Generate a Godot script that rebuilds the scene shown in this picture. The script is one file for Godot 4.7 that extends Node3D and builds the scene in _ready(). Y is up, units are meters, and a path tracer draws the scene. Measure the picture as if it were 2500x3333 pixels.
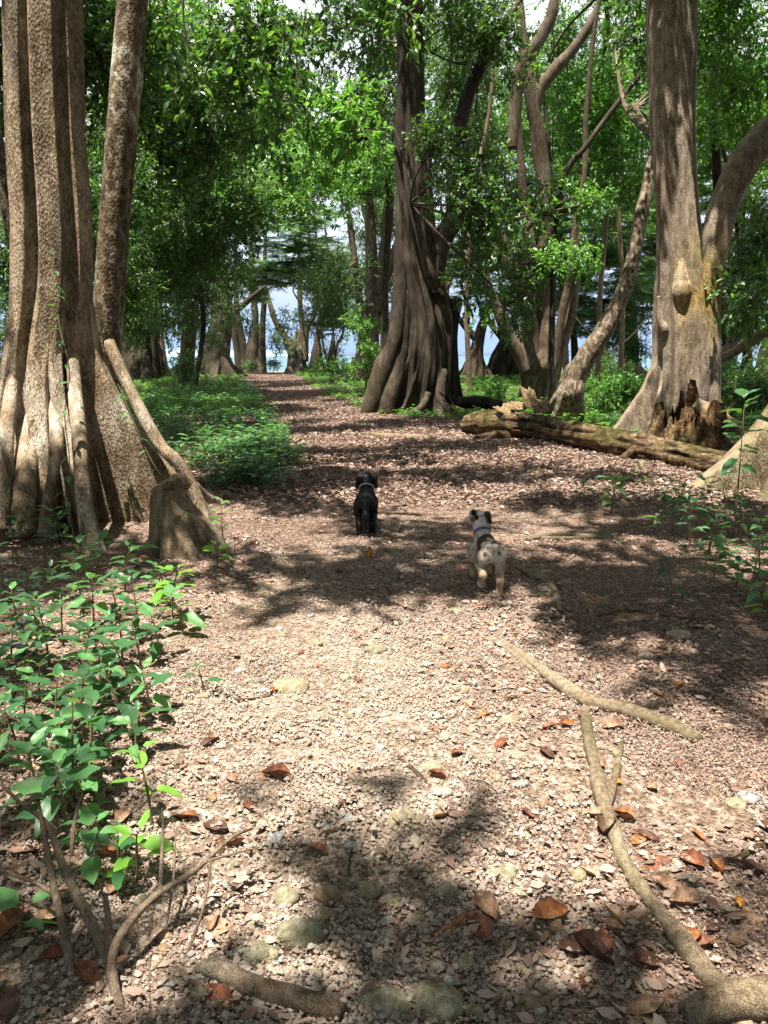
extends Node3D
# A shaded path under large buttressed trees, leading to the sea; two dogs walk along it.

var rng := RandomNumberGenerator.new()
var na := FastNoiseLite.new()
var nb := FastNoiseLite.new()
var names := {}
var sun_dir := Vector3(-0.17, 0.96, 0.21).normalized()   # towards the sun
var openings := []      # where the canopy lets the sun through: [ground or object point, radius x, radius z]
var M := {}

class MB:
	var v := PackedVector3Array()
	var c := PackedColorArray()
	var ix := PackedInt32Array()
	func commit(origin := Vector3.ZERO, smooth := true) -> ArrayMesh:
		if origin != Vector3.ZERO:
			for i in v.size():
				v[i] -= origin
		var a := []
		a.resize(Mesh.ARRAY_MAX)
		a[Mesh.ARRAY_VERTEX] = v
		if c.size() == v.size() and c.size() > 0:
			a[Mesh.ARRAY_COLOR] = c
		a[Mesh.ARRAY_INDEX] = ix
		if smooth:
			var n := PackedVector3Array()
			n.resize(v.size())
			for t in range(0, ix.size(), 3):
				var i := ix[t]
				var j := ix[t + 1]
				var k := ix[t + 2]
				var q := (v[k] - v[i]).cross(v[j] - v[i])
				n[i] += q
				n[j] += q
				n[k] += q
			for i in n.size():
				n[i] = n[i].normalized() if n[i].length_squared() > 1e-16 else Vector3.UP
			a[Mesh.ARRAY_NORMAL] = n
		var m := ArrayMesh.new()
		m.add_surface_from_arrays(Mesh.PRIMITIVE_TRIANGLES, a)
		return m

func lin(r: float, g: float, b: float) -> Color:
	return Color(r, g, b).linear_to_srgb()

func numbered(called: String) -> String:
	if not names.has(called):
		names[called] = 0
		return called
	names[called] += 1
	return "%s_%03d" % [called, names[called]]

func thing(called: String, label: String, category: String, at := Vector3.ZERO, turn := 0.0, group := "") -> Node3D:
	var o := Node3D.new()
	o.name = numbered(called)
	add_child(o)
	o.position = at
	o.rotation.y = turn
	tag(o, label, category, group)
	return o

func tag(o: Node, label: String, category: String, group := "") -> void:
	o.set_meta("label", label)
	o.set_meta("category", category)
	if group != "":
		o.set_meta("group", group)

func part(called: String, mesh: Mesh, mat: Material, parent: Node) -> MeshInstance3D:
	var o := MeshInstance3D.new()
	o.name = called if parent != self else numbered(called)
	o.mesh = mesh
	if mat:
		o.material_override = mat
	parent.add_child(o, true)
	return o

func structure(called: String, mesh: Mesh, mat: Material) -> MeshInstance3D:
	var o := part(called, mesh, mat, self)
	o.set_meta("kind", "structure")
	return o

func scatter(called: String, mesh: Mesh, xf: Array, parent: Node) -> MultiMeshInstance3D:
	var mm := MultiMesh.new()
	mm.transform_format = MultiMesh.TRANSFORM_3D
	mm.mesh = mesh
	mm.instance_count = xf.size()
	for i in xf.size():
		mm.set_instance_transform(i, xf[i])
	var o := MultiMeshInstance3D.new()
	o.name = called if parent != self else numbered(called)
	o.multimesh = mm
	parent.add_child(o, true)
	o.set_meta("kind", "stuff")
	return o

# Catmull-Rom through [Vector3, radius] pairs, n samples per span
func smooth_path(ctrl: Array, n: int) -> Array:
	var pts := PackedVector3Array()
	var rr := PackedFloat32Array()
	var k := ctrl.size()
	for i in k - 1:
		var a: Vector3 = ctrl[maxi(i - 1, 0)][0]
		var b: Vector3 = ctrl[i][0]
		var c: Vector3 = ctrl[i + 1][0]
		var d: Vector3 = ctrl[mini(i + 2, k - 1)][0]
		var r0: float = ctrl[i][1]
		var r1: float = ctrl[i + 1][1]
		for j in n:
			var t := float(j) / n
			pts.append(b.cubic_interpolate(c, a, d, t))
			rr.append(lerpf(r0, r1, smoothstep(0.0, 1.0, t)))
	pts.append(ctrl[k - 1][0])
	rr.append(ctrl[k - 1][1])
	return [pts, rr]

func tube(mb: MB, ctrl: Array, n: int, sides: int, cf: Callable, lump := 0.0, lscale := 3.0, flat := 1.0) -> void:
	var sp := smooth_path(ctrl, n)
	var pts: PackedVector3Array = sp[0]
	var rr: PackedFloat32Array = sp[1]
	var cnt := pts.size()
	var first := mb.v.size()
	var t0 := (pts[1] - pts[0]).normalized()
	var u := t0.cross(Vector3(0.13, 0.31, 0.94) if absf(t0.y) > 0.7 else Vector3.UP).normalized()
	for i in cnt:
		var t := (pts[mini(i + 1, cnt - 1)] - pts[maxi(i - 1, 0)]).normalized()
		u = (u - t * u.dot(t)).normalized()
		var w := t.cross(u)
		for s in sides:
			var ang := TAU * s / sides
			var dir := u * cos(ang) + w * sin(ang) * flat
			var r := rr[i]
			var p := pts[i] + dir * r
			if lump > 0.0:
				p = pts[i] + dir * r * (1.0 + lump * (na.get_noise_3dv(p * lscale) + 0.6 * nb.get_noise_3dv(Vector3(p.x, p.y * 0.3, p.z) * lscale * 3.0)))
			mb.v.append(p)
			mb.c.append(cf.call(p, ang))
	for i in cnt - 1:
		for s in sides:
			var s1 := (s + 1) % sides
			var a := first + i * sides + s
			var b := first + i * sides + s1
			mb.ix.append_array([a, a + sides, b, b, a + sides, b + sides])
	for e in 2:
		var ring := first + (0 if e == 0 else (cnt - 1) * sides)
		var cidx := mb.v.size()
		mb.v.append(pts[0 if e == 0 else cnt - 1])
		mb.c.append(cf.call(pts[0 if e == 0 else cnt - 1], 0.0))
		for s in sides:
			var s1 := (s + 1) % sides
			if e == 0:
				mb.ix.append_array([cidx, ring + s, ring + s1])
			else:
				mb.ix.append_array([cidx, ring + s1, ring + s])

func smax(a: float, b: float, k: float) -> float:
	var h := maxf(k - absf(a - b), 0.0) / k
	return maxf(a, b) + h * h * k * 0.25

# A standing trunk: rings about the axis, with buttress blades.
# blade: [angle in degrees (0 = +x, 90 = +z), length at the ground, height, power, half width at the axis, half width at the crest, turn over the height]
func trunk(mb: MB, ctrl: Array, blades: Array, sides: int, rows: int, cf: Callable, ridge := 0.03, k := 0.12) -> void:
	var sp := smooth_path(ctrl, 24)
	var pts: PackedVector3Array = sp[0]
	var rr: PackedFloat32Array = sp[1]
	var cnt := pts.size()
	var first := mb.v.size()
	var y0: float = ctrl[0][0].y
	for i in rows + 1:
		var f := pow(float(i) / rows, 1.35) * (cnt - 1)
		var q := mini(int(f), cnt - 2)
		var p := pts[q].lerp(pts[q + 1], f - q)
		var r := lerpf(rr[q], rr[q + 1], f - q)
		var h := maxf(p.y, 0.0)
		for s in sides:
			var th := TAU * s / sides
			var rad := r
			for bl in blades:
				var bh: float = bl[2]
				if h >= bh:
					continue
				var u := 1.0 - h / bh
				var e := pow(u, bl[3])
				var d: float = r * 0.75 + (bl[1] - r * 0.75) * e
				var del := wrapf(th - deg_to_rad(bl[0] + (bl[6] if bl.size() > 6 else 0.0) * (1.0 - u)), -PI, PI)
				if absf(del) > 1.5:
					continue
				var w0: float = bl[4]
				var w1: float = bl[5]
				var den := sin(absf(del)) + (w0 - w1) / maxf(d, 0.05) * cos(del)
				var side := w0 / maxf(den, 0.001)
				var cap: float = d / maxf(cos(del), 0.05)
				var rk := -smax(-side, -cap, 0.1 * d)
				rad = smax(rad, rk, k)
			var dir := Vector3(cos(th), 0, sin(th))
			var sp3 := p + dir * rad
			var nz := na.get_noise_3d(sp3.x * 2.2, sp3.y * 0.9, sp3.z * 2.2) * 1.4 + nb.get_noise_3d(cos(th) * 2.6 + y0, p.y * 0.25, sin(th) * 2.6) * 0.9 + na.get_noise_3d(sp3.x * 9.0, sp3.y * 3.0, sp3.z * 9.0) * 0.5
			rad += ridge * nz * clampf(r / 0.3, 0.25, 2.5)
			sp3 = p + dir * rad
			mb.v.append(sp3)
			mb.c.append(cf.call(sp3, th))
	for i in rows:
		for s in sides:
			var s1 := (s + 1) % sides
			var a := first + i * sides + s
			var b := first + i * sides + s1
			mb.ix.append_array([a, b, a + sides, b, b + sides, a + sides])

func gh(x: float, z: float) -> float:
	var y := 0.05 * na.get_noise_2d(x * 0.7, z * 0.7) + 0.02 * nb.get_noise_2d(x * 2.5, z * 2.5)
	if z < -70.0:
		y -= (-70.0 - z) * 0.018
	return y

func on_ground(p: Vector3, up := 0.0) -> Vector3:
	return Vector3(p.x, gh(p.x, p.z) + up, p.z)

func path_left(d: float) -> float:
	return _table(d, [[1.5, -0.75], [3.0, -1.0], [6.0, -1.45], [10.6, -1.45], [19.6, -3.2], [31, -5.3], [55, -9.6], [74, -14.0]])

func path_right(d: float) -> float:
	return _table(d, [[1.5, 2.4], [6.0, 2.6], [10.6, 2.6], [16.0, 1.6], [19.6, -0.1], [31, -2.4], [55, -6.0], [74, -9.0]])

func _table(d: float, t: Array) -> float:
	if d <= t[0][0]:
		return t[0][1]
	for i in t.size() - 1:
		if d < t[i + 1][0]:
			return lerpf(t[i][1], t[i + 1][1], (d - t[i][0]) / (t[i + 1][0] - t[i][0]))
	return t[-1][1]

func sunlit(c: Vector3, margin := 0.0) -> bool:
	for o in openings:
		var p: Vector3 = o[0]
		var dy := c.y - p.y
		if dy < 0.35:
			continue
		var q := c - sun_dir * (dy / sun_dir.y)
		var dx: float = (q.x - p.x) / (o[1] + margin)
		var dz: float = (q.z - p.z) / (o[2] + margin)
		if dx * dx + dz * dz < 1.0:
			return true
	return false

func _ready() -> void:
	rng.seed = 7
	na.seed = 11
	na.frequency = 0.35
	na.fractal_octaves = 3
	nb.seed = 29
	nb.frequency = 0.35
	nb.noise_type = FastNoiseLite.TYPE_SIMPLEX_SMOOTH
	nb.fractal_type = FastNoiseLite.FRACTAL_RIDGED
	nb.fractal_octaves = 2
	# ---- camera, sky, sun, exposure
	var cam := Camera3D.new()
	cam.name = "camera"
	add_child(cam)
	cam.position = Vector3(0, 1.5, 0)
	cam.rotation_degrees = Vector3(-11.48, 0, 0)
	cam.fov = 67.3
	cam.near = 0.05
	cam.far = 9000.0
	cam.current = true
	var sky := ProceduralSkyMaterial.new()
	sky.sky_top_color = Color(0.97, 0.98, 1.0)
	sky.sky_horizon_color = Color(0.57, 0.69, 0.86)
	sky.sky_curve = 0.13
	sky.ground_bottom_color = Color(0.35, 0.33, 0.28)
	sky.ground_horizon_color = Color(0.5, 0.55, 0.6)
	sky.sky_energy_multiplier = 0.72
	var cl := NoiseTexture2D.new()
	var cn := FastNoiseLite.new()
	cn.seed = 5
	cn.frequency = 0.006
	cn.fractal_octaves = 5
	cl.noise = cn
	cl.width = 1024
	cl.height = 512
	cl.seamless = true
	var ramp := Gradient.new()
	ramp.set_color(0, Color(1, 1, 1, 0.0))
	ramp.set_color(1, Color(1, 1, 1, 0.15))
	ramp.set_offset(0, 0.4)
	ramp.set_offset(1, 0.75)
	cl.color_ramp = ramp
	sky.sky_cover = cl
	var env := Environment.new()
	env.background_mode = Environment.BG_SKY
	env.sky = Sky.new()
	env.sky.sky_material = sky
	env.background_energy_multiplier = 1.0
	env.tonemap_mode = Environment.TONE_MAPPER_LINEAR
	env.tonemap_exposure = 3.2
	env.sdfgi_enabled = true
	env.ssao_enabled = true
	env.ssil_enabled = true
	var we := WorldEnvironment.new()
	we.name = "environment"
	we.environment = env
	add_child(we)
	var sun := DirectionalLight3D.new()
	sun.name = "sun"
	add_child(sun)
	sun.look_at_from_position(sun_dir * 50.0, Vector3.ZERO, Vector3.FORWARD)
	sun.light_color = Color(1.0, 0.965, 0.91)
	sun.light_energy = 1.6
	sun.light_angular_distance = 0.5
	sun.shadow_enabled = true
	make_openings()
	make_materials()
	make_leaf_sets()
	make_setting()
	make_trees()
	make_surroundings()
	make_canopy()
	make_log_and_stump()
	make_dogs()
	make_plants()
	make_ground_cover()
	make_roots_and_sticks()
	make_stones()
	make_fallen_leaves()
	make_litter()

func make_openings() -> void:
	openings = [
		[Vector3(-0.271, 0, -3.243), 1.05, 0.75], [Vector3(-0.653, 0, -3.805), 0.7, 0.35], [Vector3(0.163, 0, -3.618), 0.9, 0.28], [Vector3(-0.327, 0, -2.339), 0.5, 0.4], [Vector3(0.387, 0, -2.673), 0.6, 0.3], [Vector3(0.122, 0, -2.639), 0.5, 0.4],
		[Vector3(1.553, 0, -3.74), 0.42, 0.16], [Vector3(1.15, 0, -3.837), 0.3, 0.1], [Vector3(0.996, 0, -2.14), 0.35, 0.3], [Vector3(1.02, 0, -2.481), 0.25, 0.12], 
		[Vector3(-1.65, 0, -4.975), 0.6, 0.3], [Vector3(-2.044, 0, -4.317), 0.5, 0.28], [Vector3(-1.117, 0, -4.317), 0.4, 0.3], [Vector3(-1.488, 0, -2.974), 0.22, 0.22], [Vector3(-1.104, 0, -2.816), 0.2, 0.2], [Vector3(-0.968, 0, -2.009), 0.25, 0.14], [Vector3(-0.741, 0, -2.211), 0.2, 0.14],
		[Vector3(-0.385, 0, -1.802), 0.26, 0.16], [Vector3(-1.111, 0, -6.682), 0.91, 0.286], [Vector3(-0.262, 0, -6.08), 0.65, 0.26], [Vector3(0.208, 0, -6.682), 0.39, 0.156], [Vector3(0.058, 0, -4.488), 0.35, 0.1],
		[Vector3(-1.57, 0, -3.342), 0.3, 0.25], [Vector3(-1.002, 0, -2.481), 0.22, 0.18], [Vector3(-1.238, 0, -2.422), 0.2, 0.16], [Vector3(-1.321, 0, -3.56), 0.25, 0.2], [Vector3(0.776, 0, -3.448), 0.3, 0.12], [Vector3(0.934, 0, -3.059), 0.25, 0.1], [Vector3(0.741, 0, -2.422), 0.2, 0.16], [Vector3(0.717, 0, -2.03), 0.16, 0.12], [Vector3(0.747, 0, -1.736), 0.14, 0.1], [Vector3(-0.549, 0, -6.875), 0.35, 0.16], [Vector3(0.37, 0, -8.6), 0.3, 0.12], [Vector3(1.128, 0, -10.91), 0.5, 0.2], [Vector3(-0.743, 0, -5.71), 0.4, 0.16], [Vector3(1.492, 0, -5.71), 0.35, 0.12], [Vector3(1.108, 0, -6.16), 0.3, 0.1], [Vector3(1.715, 0, -4.975), 0.3, 0.12], [Vector3(1.771, 0, -3.805), 0.35, 0.14], [Vector3(0.765, 0, -4.488), 0.3, 0.08], [Vector3(-0.063, 0, -10.91), 0.5, 0.2], [Vector3(1.269, 0, -2.639), 0.25, 0.12],
		[Vector3(1.034, 0, -7.296), 0.39, 0.182], [Vector3(-0.145, 0, -8.028), 0.286, 0.325], [Vector3(0.73, 0, -5.574), 0.26, 0.26],
		[Vector3(-1.093, 0, -14.002), 1.43, 0.715], [Vector3(0.272, 0, -14.837), 1.04, 0.52], [Vector3(1.393, 0, -14.408), 0.91, 0.455], [Vector3(2.621, 0, -11.687), 0.91, 0.325], [Vector3(3.378, 0, -10.91), 0.65, 0.39], [Vector3(1.81, 0, -8.45), 0.78, 0.182], [Vector3(-1.341, 0, -11.687), 0.78, 0.26], [Vector3(3.962, 0, -10.017), 0.52, 0.39],
		[Vector3(2.197, 0, -6.002), 0.455, 0.195], [Vector3(2.391, 0, -5.319), 0.3, 0.2], [Vector3(1.781, 0, -6.875), 0.39, 0.156],
		[Vector3(-2.862, 0, -25.297), 1.2, 0.9], [Vector3(-4.582, 0, -35.073), 2, 1.2], [Vector3(-6.874, 0, -48.34), 3, 2], [Vector3(-8.813, 0, -59.567), 4, 3], [Vector3(-1.534, 0, -37.114), 3, 3], [Vector3(1.759, 0, -41.995), 3, 3],
		[Vector3(4.338, 0, -31.593), 3, 4], [Vector3(7.409, 0, -25.297), 2.5, 3], [Vector3(16.534, 0, -36.065), 3, 4], [Vector3(-2.156, 0, -13.254), 0.91, 0.78], [Vector3(-2.614, 0, -11.687), 0.65, 0.65], [Vector3(-11.546, 0, -55.69), 4, 3], [Vector3(-5.122, 0, -19.449), 0.78, 0.78],
		[Vector3(-3.105, 1.006, -6.4), 0.3, 0.3], [Vector3(-2.121, 1.063, -6.7), 0.3, 0.25], [Vector3(-1.763, 0.512, -6.6), 0.25, 0.2], [Vector3(-2.749, 0.634, -6.3), 0.2, 0.15], [Vector3(-2.426, 0.36, -6.1), 0.15, 0.15],
		[Vector3(5.264, 1.889, -13.9), 0.6, 0.6], [Vector3(5.231, 2.829, -13.9), 0.5, 0.5], [Vector3(-2.879, 3.863, -9.2), 0.6, 0.5], [Vector3(-3.138, 2.38, -9.2), 0.4, 0.4], [Vector3(-2.774, 3.247, -6.8), 0.3, 0.3], [Vector3(4.982, 0.544, -12.4), 0.4, 0.3], [Vector3(4.367, 0.42, -14), 0.3, 0.3],
		[Vector3(2.434, 0.504, -14), 0.7, 0.3], [Vector3(3.398, 0.323, -12), 0.6, 0.3], [Vector3(3.918, 0.288, -11), 0.4, 0.25], [Vector3(3.879, 0.359, -8.3), 0.7, 0.6], [Vector3(4.145, 0.631, -8.6), 0.5, 0.5],
		[Vector3(-0.769, 4.734, -10), 0.9, 0.8], [Vector3(-0.331, 4.275, -10), 0.7, 0.6], [Vector3(-1.279, 5.207, -10.2), 0.8, 0.7], [Vector3(-4.015, 8.309, -18), 1.6, 1.6], [Vector3(-1.602, 6.576, -22), 2.0, 2.0], [Vector3(-3.077, 6.95, -26), 1.6, 1.6],
		[Vector3(-0.602, 2.227, -26), 1.3, 1.3], [Vector3(4.534, 5.078, -19), 1.2, 1.2], [Vector3(4.492, 3.738, -19), 1.2, 1.2], [Vector3(5.309, 0.077, -24), 1.0, 1.0], [Vector3(4.305, 0.15, -17.5), 0.6, 0.6],
	]

func noise_bytes(seed_: int, freq: float, size: int, oct := 4, kind := FastNoiseLite.TYPE_SIMPLEX_SMOOTH, fr := FastNoiseLite.FRACTAL_FBM) -> PackedByteArray:
	var n := FastNoiseLite.new()
	n.seed = seed_
	n.frequency = freq
	n.noise_type = kind
	n.fractal_type = fr
	n.fractal_octaves = oct
	var im := n.get_seamless_image(size, size, false, false, 0.12, true)
	im.convert(Image.FORMAT_L8)
	return im.get_data()

# two or three colours laid over each other by noise; returns [albedo, height]
func weave(size: int, base: Color, over: Color, spots: Color, fa: float, fb: float, fs: float, spot_from: float, seed_: int, grain := 0.35, cells := false, ridged := true, crack := 0.0) -> Array:
	var a := noise_bytes(seed_, fa, size, 4)
	var b := noise_bytes(seed_ + 1, fb, size, 3, FastNoiseLite.TYPE_CELLULAR if cells else FastNoiseLite.TYPE_SIMPLEX_SMOOTH, FastNoiseLite.FRACTAL_FBM if cells or not ridged else FastNoiseLite.FRACTAL_RIDGED)
	var s := noise_bytes(seed_ + 2, fs, size, 4)
	var ck := noise_bytes(seed_ + 5, 0.011, size, 5, FastNoiseLite.TYPE_SIMPLEX, FastNoiseLite.FRACTAL_RIDGED) if crack > 0.0 else PackedByteArray()
	var out := PackedByteArray()
	out.resize(size * size * 3)
	var hgt := PackedByteArray()
	hgt.resize(size * size)
	for i in size * size:
		var x := a[i] / 255.0
		var y := b[i] / 255.0
		var c := base.lerp(over, clampf((x - 0.3) * 2.2, 0.0, 1.0))
		var g := 1.0 - grain + grain * 1.3 * y
		var h := 0.35 * x + 0.6 * y
		var q := clampf((s[i] / 255.0 - spot_from) * 9.0, 0.0, 1.0)
		if q > 0.0:
			c = c.lerp(spots, q * 0.85)
			h += 0.08 * q
		if crack > 0.0:
			var z := clampf((ck[i] / 255.0 - 0.72) * 5.0, 0.0, 1.0) * crack
			g *= 1.0 - 0.55 * z
			h -= 0.7 * z
		out[i * 3] = int(clampf(c.r * g, 0.0, 1.0) * 255.0)
		out[i * 3 + 1] = int(clampf(c.g * g, 0.0, 1.0) * 255.0)
		out[i * 3 + 2] = int(clampf(c.b * g, 0.0, 1.0) * 255.0)
		hgt[i] = int(clampf(h, 0.0, 1.0) * 255.0)
	return [ImageTexture.create_from_image(Image.create_from_data(size, size, false, Image.FORMAT_RGB8, out)), ImageTexture.create_from_image(Image.create_from_data(size, size, false, Image.FORMAT_L8, hgt))]

func textured(t: Array, scale: Vector3, relief: float, rough := 0.85, colored := true) -> StandardMaterial3D:
	var m := StandardMaterial3D.new()
	m.albedo_texture = t[0]
	m.roughness = rough
	m.metallic_specular = 0.35
	m.heightmap_enabled = true
	m.heightmap_texture = t[1]
	m.heightmap_scale = relief
	m.uv1_triplanar = true
	m.uv1_world_triplanar = true
	m.uv1_scale = scale
	m.uv1_triplanar_sharpness = 3.0
	m.vertex_color_use_as_albedo = colored
	m.vertex_color_is_srgb = true
	return m

func plain(c: Color, rough := 0.7, spec := 0.4) -> StandardMaterial3D:
	var m := StandardMaterial3D.new()
	m.albedo_color = c
	m.roughness = rough
	m.metallic_specular = spec
	return m

func tinted(rough := 0.8, spec := 0.35) -> StandardMaterial3D:
	var m := plain(Color.WHITE, rough, spec)
	m.vertex_color_use_as_albedo = true
	m.vertex_color_is_srgb = true
	return m

func leaf_mat(c: Color, through: Color, rough := 0.42) -> StandardMaterial3D:
	var m := plain(c, rough, 0.5)
	m.backlight_enabled = true
	m.backlight = through
	return m

func make_materials() -> void:
	var bt := weave(1024, Color(0.74, 0.69, 0.63), Color(1.0, 0.97, 0.93), Color(1.0, 1.0, 0.97), 0.007, 0.06, 0.022, 0.59, 3, 0.45, false, false, 1.0)
	M.bark = textured(bt, Vector3(0.95, 0.4, 0.95), 1.1)
	M.bark_fine = textured(bt, Vector3(1.8, 1.2, 1.8), 0.9)
	var lt := weave(512, Color(0.5, 0.44, 0.36), Color(0.78, 0.72, 0.63), Color(1.0, 1.0, 0.98), 0.01, 0.05, 0.014, 0.5, 31, 0.35, false, false)
	M.lichen_bark = textured(lt, Vector3(1.3, 0.8, 1.3), 1.2)
	var gt := weave(1024, Color(0.72, 0.66, 0.6), Color(1.0, 0.95, 0.9), Color(0.62, 0.52, 0.46), 0.012, 0.045, 0.02, 0.62, 47, 0.55, true)
	M.soil = textured(gt, Vector3(0.9, 0.9, 0.9), 2.5, 0.95)
	var wt := weave(512, Color(0.5, 0.45, 0.4), Color(1.0, 0.95, 0.86), Color(0.75, 0.74, 0.58), 0.009, 0.03, 0.011, 0.66, 61, 0.7)
	M.rotten = textured(wt, Vector3(1.6, 2.4, 1.6), 3.5, 0.95)
	var st := weave(256, Color(0.8, 0.78, 0.72), Color(1, 1, 1), Color(0.7, 0.75, 0.6), 0.015, 0.05, 0.02, 0.7, 83, 0.3)
	M.stone = textured(st, Vector3(7, 7, 7), 0.5, 0.8)
	M.twig = textured(bt, Vector3(4, 3, 4), 0.4)
	M.tint = tinted()
	M.flake = tinted(0.75, 0.3)
	M.pebble = tinted(0.75, 0.35)
	M.fur_black = tinted(0.5, 0.4)
	M.fur_pale = tinted(0.7, 0.3)
	var sea := plain(lin(0.05, 0.115, 0.15), 0.4, 0.35)
	var wn := NoiseTexture2D.new()
	var wf := FastNoiseLite.new()
	wf.frequency = 0.02
	wf.seed = 4
	wn.noise = wf
	wn.seamless = true
	wn.as_normal_map = true
	sea.normal_enabled = true
	sea.normal_texture = wn
	sea.normal_scale = 0.4
	sea.uv1_triplanar = true
	sea.uv1_world_triplanar = true
	sea.uv1_scale = Vector3(0.08, 0.08, 0.25)
	M.sea = sea
	# leaves: three tones of each kind, each with the light that passes through the blade
	M.deep = [leaf_mat(lin(0.018, 0.05, 0.017), lin(0.04, 0.1, 0.012)), leaf_mat(lin(0.035, 0.092, 0.026), lin(0.09, 0.21, 0.018)), leaf_mat(lin(0.08, 0.175, 0.05), lin(0.18, 0.36, 0.03))]
	M.bright = [leaf_mat(lin(0.04, 0.115, 0.02), lin(0.09, 0.25, 0.02)), leaf_mat(lin(0.065, 0.17, 0.028), lin(0.15, 0.36, 0.03)), leaf_mat(lin(0.115, 0.25, 0.05), lin(0.24, 0.46, 0.05))]
	M.cool = [leaf_mat(lin(0.03, 0.08, 0.03), lin(0.07, 0.18, 0.03)), leaf_mat(lin(0.055, 0.13, 0.045), lin(0.11, 0.24, 0.045)), leaf_mat(lin(0.1, 0.2, 0.07), lin(0.18, 0.33, 0.06))]
	M.plant = [leaf_mat(lin(0.02, 0.06, 0.024), lin(0.045, 0.13, 0.018), 0.38), leaf_mat(lin(0.032, 0.095, 0.036), lin(0.08, 0.21, 0.025), 0.4), leaf_mat(lin(0.07, 0.18, 0.06), lin(0.15, 0.33, 0.04), 0.45), leaf_mat(lin(0.11, 0.25, 0.035), lin(0.2, 0.4, 0.04), 0.45)]
	for m in M.plant:
		m.metallic_specular = 0.38
	M.stem = plain(lin(0.1, 0.09, 0.045))
	M.twig_plain = plain(lin(0.06, 0.045, 0.032))
	M.dry = []
	var dt := weave(256, Color(0.7, 0.66, 0.62), Color(1.0, 0.98, 0.95), Color(0.74, 0.68, 0.62), 0.012, 0.04, 0.03, 0.66, 91, 0.3)
	for q in [[0.28, 0.12, 0.075, 0.45], [0.42, 0.28, 0.2, 0.6], [0.15, 0.085, 0.065, 0.5], [0.5, 0.38, 0.27, 0.7], [0.44, 0.19, 0.075, 0.5], [0.68, 0.36, 0.05, 0.5]]:
		var m := textured(dt, Vector3(9, 9, 9), 0.25, q[3], false)
		m.uv1_world_triplanar = false
		m.uv1_scale = Vector3(0.9, 0.9, 0.9)
		m.albedo_color = lin(q[0], q[1], q[2])
		M.dry.append(m)
	for m in M.dry:
		m.backlight_enabled = true
		m.backlight = lin(0.12, 0.06, 0.02)

var sets := {}

class LeafSet:
	var v := [PackedVector3Array(), PackedVector3Array(), PackedVector3Array()]
	var t := PackedVector3Array()
	# a folded blade: two triangles when small, six when its outline can be seen
	func blade(k: int, p: Vector3, d: Vector3, up: Vector3, l: float, w: float, fine: bool) -> void:
		var side := d.cross(up).normalized() * w
		var n := side.cross(d).normalized()
		var a: PackedVector3Array = v[k]
		if fine:
			var m1 := p + d * l * 0.38 - n * l * 0.03
			var m2 := p + d * l * 0.72 - n * l * 0.09
			var tip := p + d * l - n * l * 0.22
			var lift := n * w * 0.3
			a.append_array([p, m1 + side + lift, m1, p, m1, m1 - side + lift, m1, m1 + side + lift, m2 + side * 0.75 + lift, m1, m2 + side * 0.75 + lift, m2, m1, m2, m2 - side * 0.75 + lift, m1, m2 - side * 0.75 + lift, m1 - side + lift, m2, m2 + side * 0.75 + lift, tip, m2, tip, m2 - side * 0.75 + lift])
		else:
			var mid := p + d * l * 0.5 + n * w * 0.35
			var tip := p + d * l - n * l * 0.12
			a.append_array([p, mid + side, tip, p, tip, mid - side])
		v[k] = a
	func twig(a: Vector3, b: Vector3, r: float) -> void:
		var d := (b - a).normalized()
		var u := d.cross(Vector3(0.2, 0.9, 0.4)).normalized() * r
		var w := d.cross(u)
		var o := [u, u * -0.5 + w * 0.87, u * -0.5 - w * 0.87]
		for i in 3:
			var j := (i + 1) % 3
			t.append_array([a + o[i], b + o[i] * 0.5, a + o[j], a + o[j], b + o[i] * 0.5, b + o[j] * 0.5])
	func commit(mats: Array, wood: Material) -> ArrayMesh:
		var m := ArrayMesh.new()
		for k in 4:
			var q: PackedVector3Array = t if k == 3 else v[k]
			if q.is_empty():
				continue
			var a := []
			a.resize(Mesh.ARRAY_MAX)
			a[Mesh.ARRAY_VERTEX] = q
			m.add_surface_from_arrays(Mesh.PRIMITIVE_TRIANGLES, a)
			m.surface_set_material(m.get_surface_count() - 1, wood if k == 3 else mats[k])
		return m

func rdir(up_bias := 0.0) -> Vector3:
	var d := Vector3(rng.randfn(), rng.randfn(), rng.randfn()).normalized()
	return (d + Vector3.UP * up_bias).normalized()

func tone() -> int:
	var x := rng.randf()
	return 0 if x < 0.38 else (1 if x < 0.8 else 2)

# sprays of leaves on twigs, about a metre across
func spray(mats: Array, twigs: int, per: int, reach: float, l: float, w: float, fine: bool, droop: float, flatten := 1.0) -> ArrayMesh:
	var s := LeafSet.new()
	for i in twigs:
		var d := rdir(0.1)
		d.y *= flatten
		d = d.normalized()
		var start := rdir() * reach * 0.15
		var tip := start + d * reach * rng.randf_range(0.55, 1.0) + Vector3.DOWN * droop * reach * 0.3
		s.twig(start, tip, 0.006)
		for j in per:
			var f := 1.0 - pow(rng.randf(), 1.6) * 0.85
			var p := start.lerp(tip, f) + rdir() * 0.03
			var out := (d + rdir() * 0.95 + Vector3.DOWN * droop * rng.randf_range(0.2, 1.0)).normalized()
			var up := (Vector3.UP + rdir() * 0.55).normalized()
			if absf(out.dot(up)) > 0.96:
				up = Vector3.RIGHT
			var k := rng.randf_range(0.65, 1.15)
			s.blade(tone(), p, out, up, l * k, w * k, fine)
	return s.commit(mats, M.twig_plain)

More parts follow.
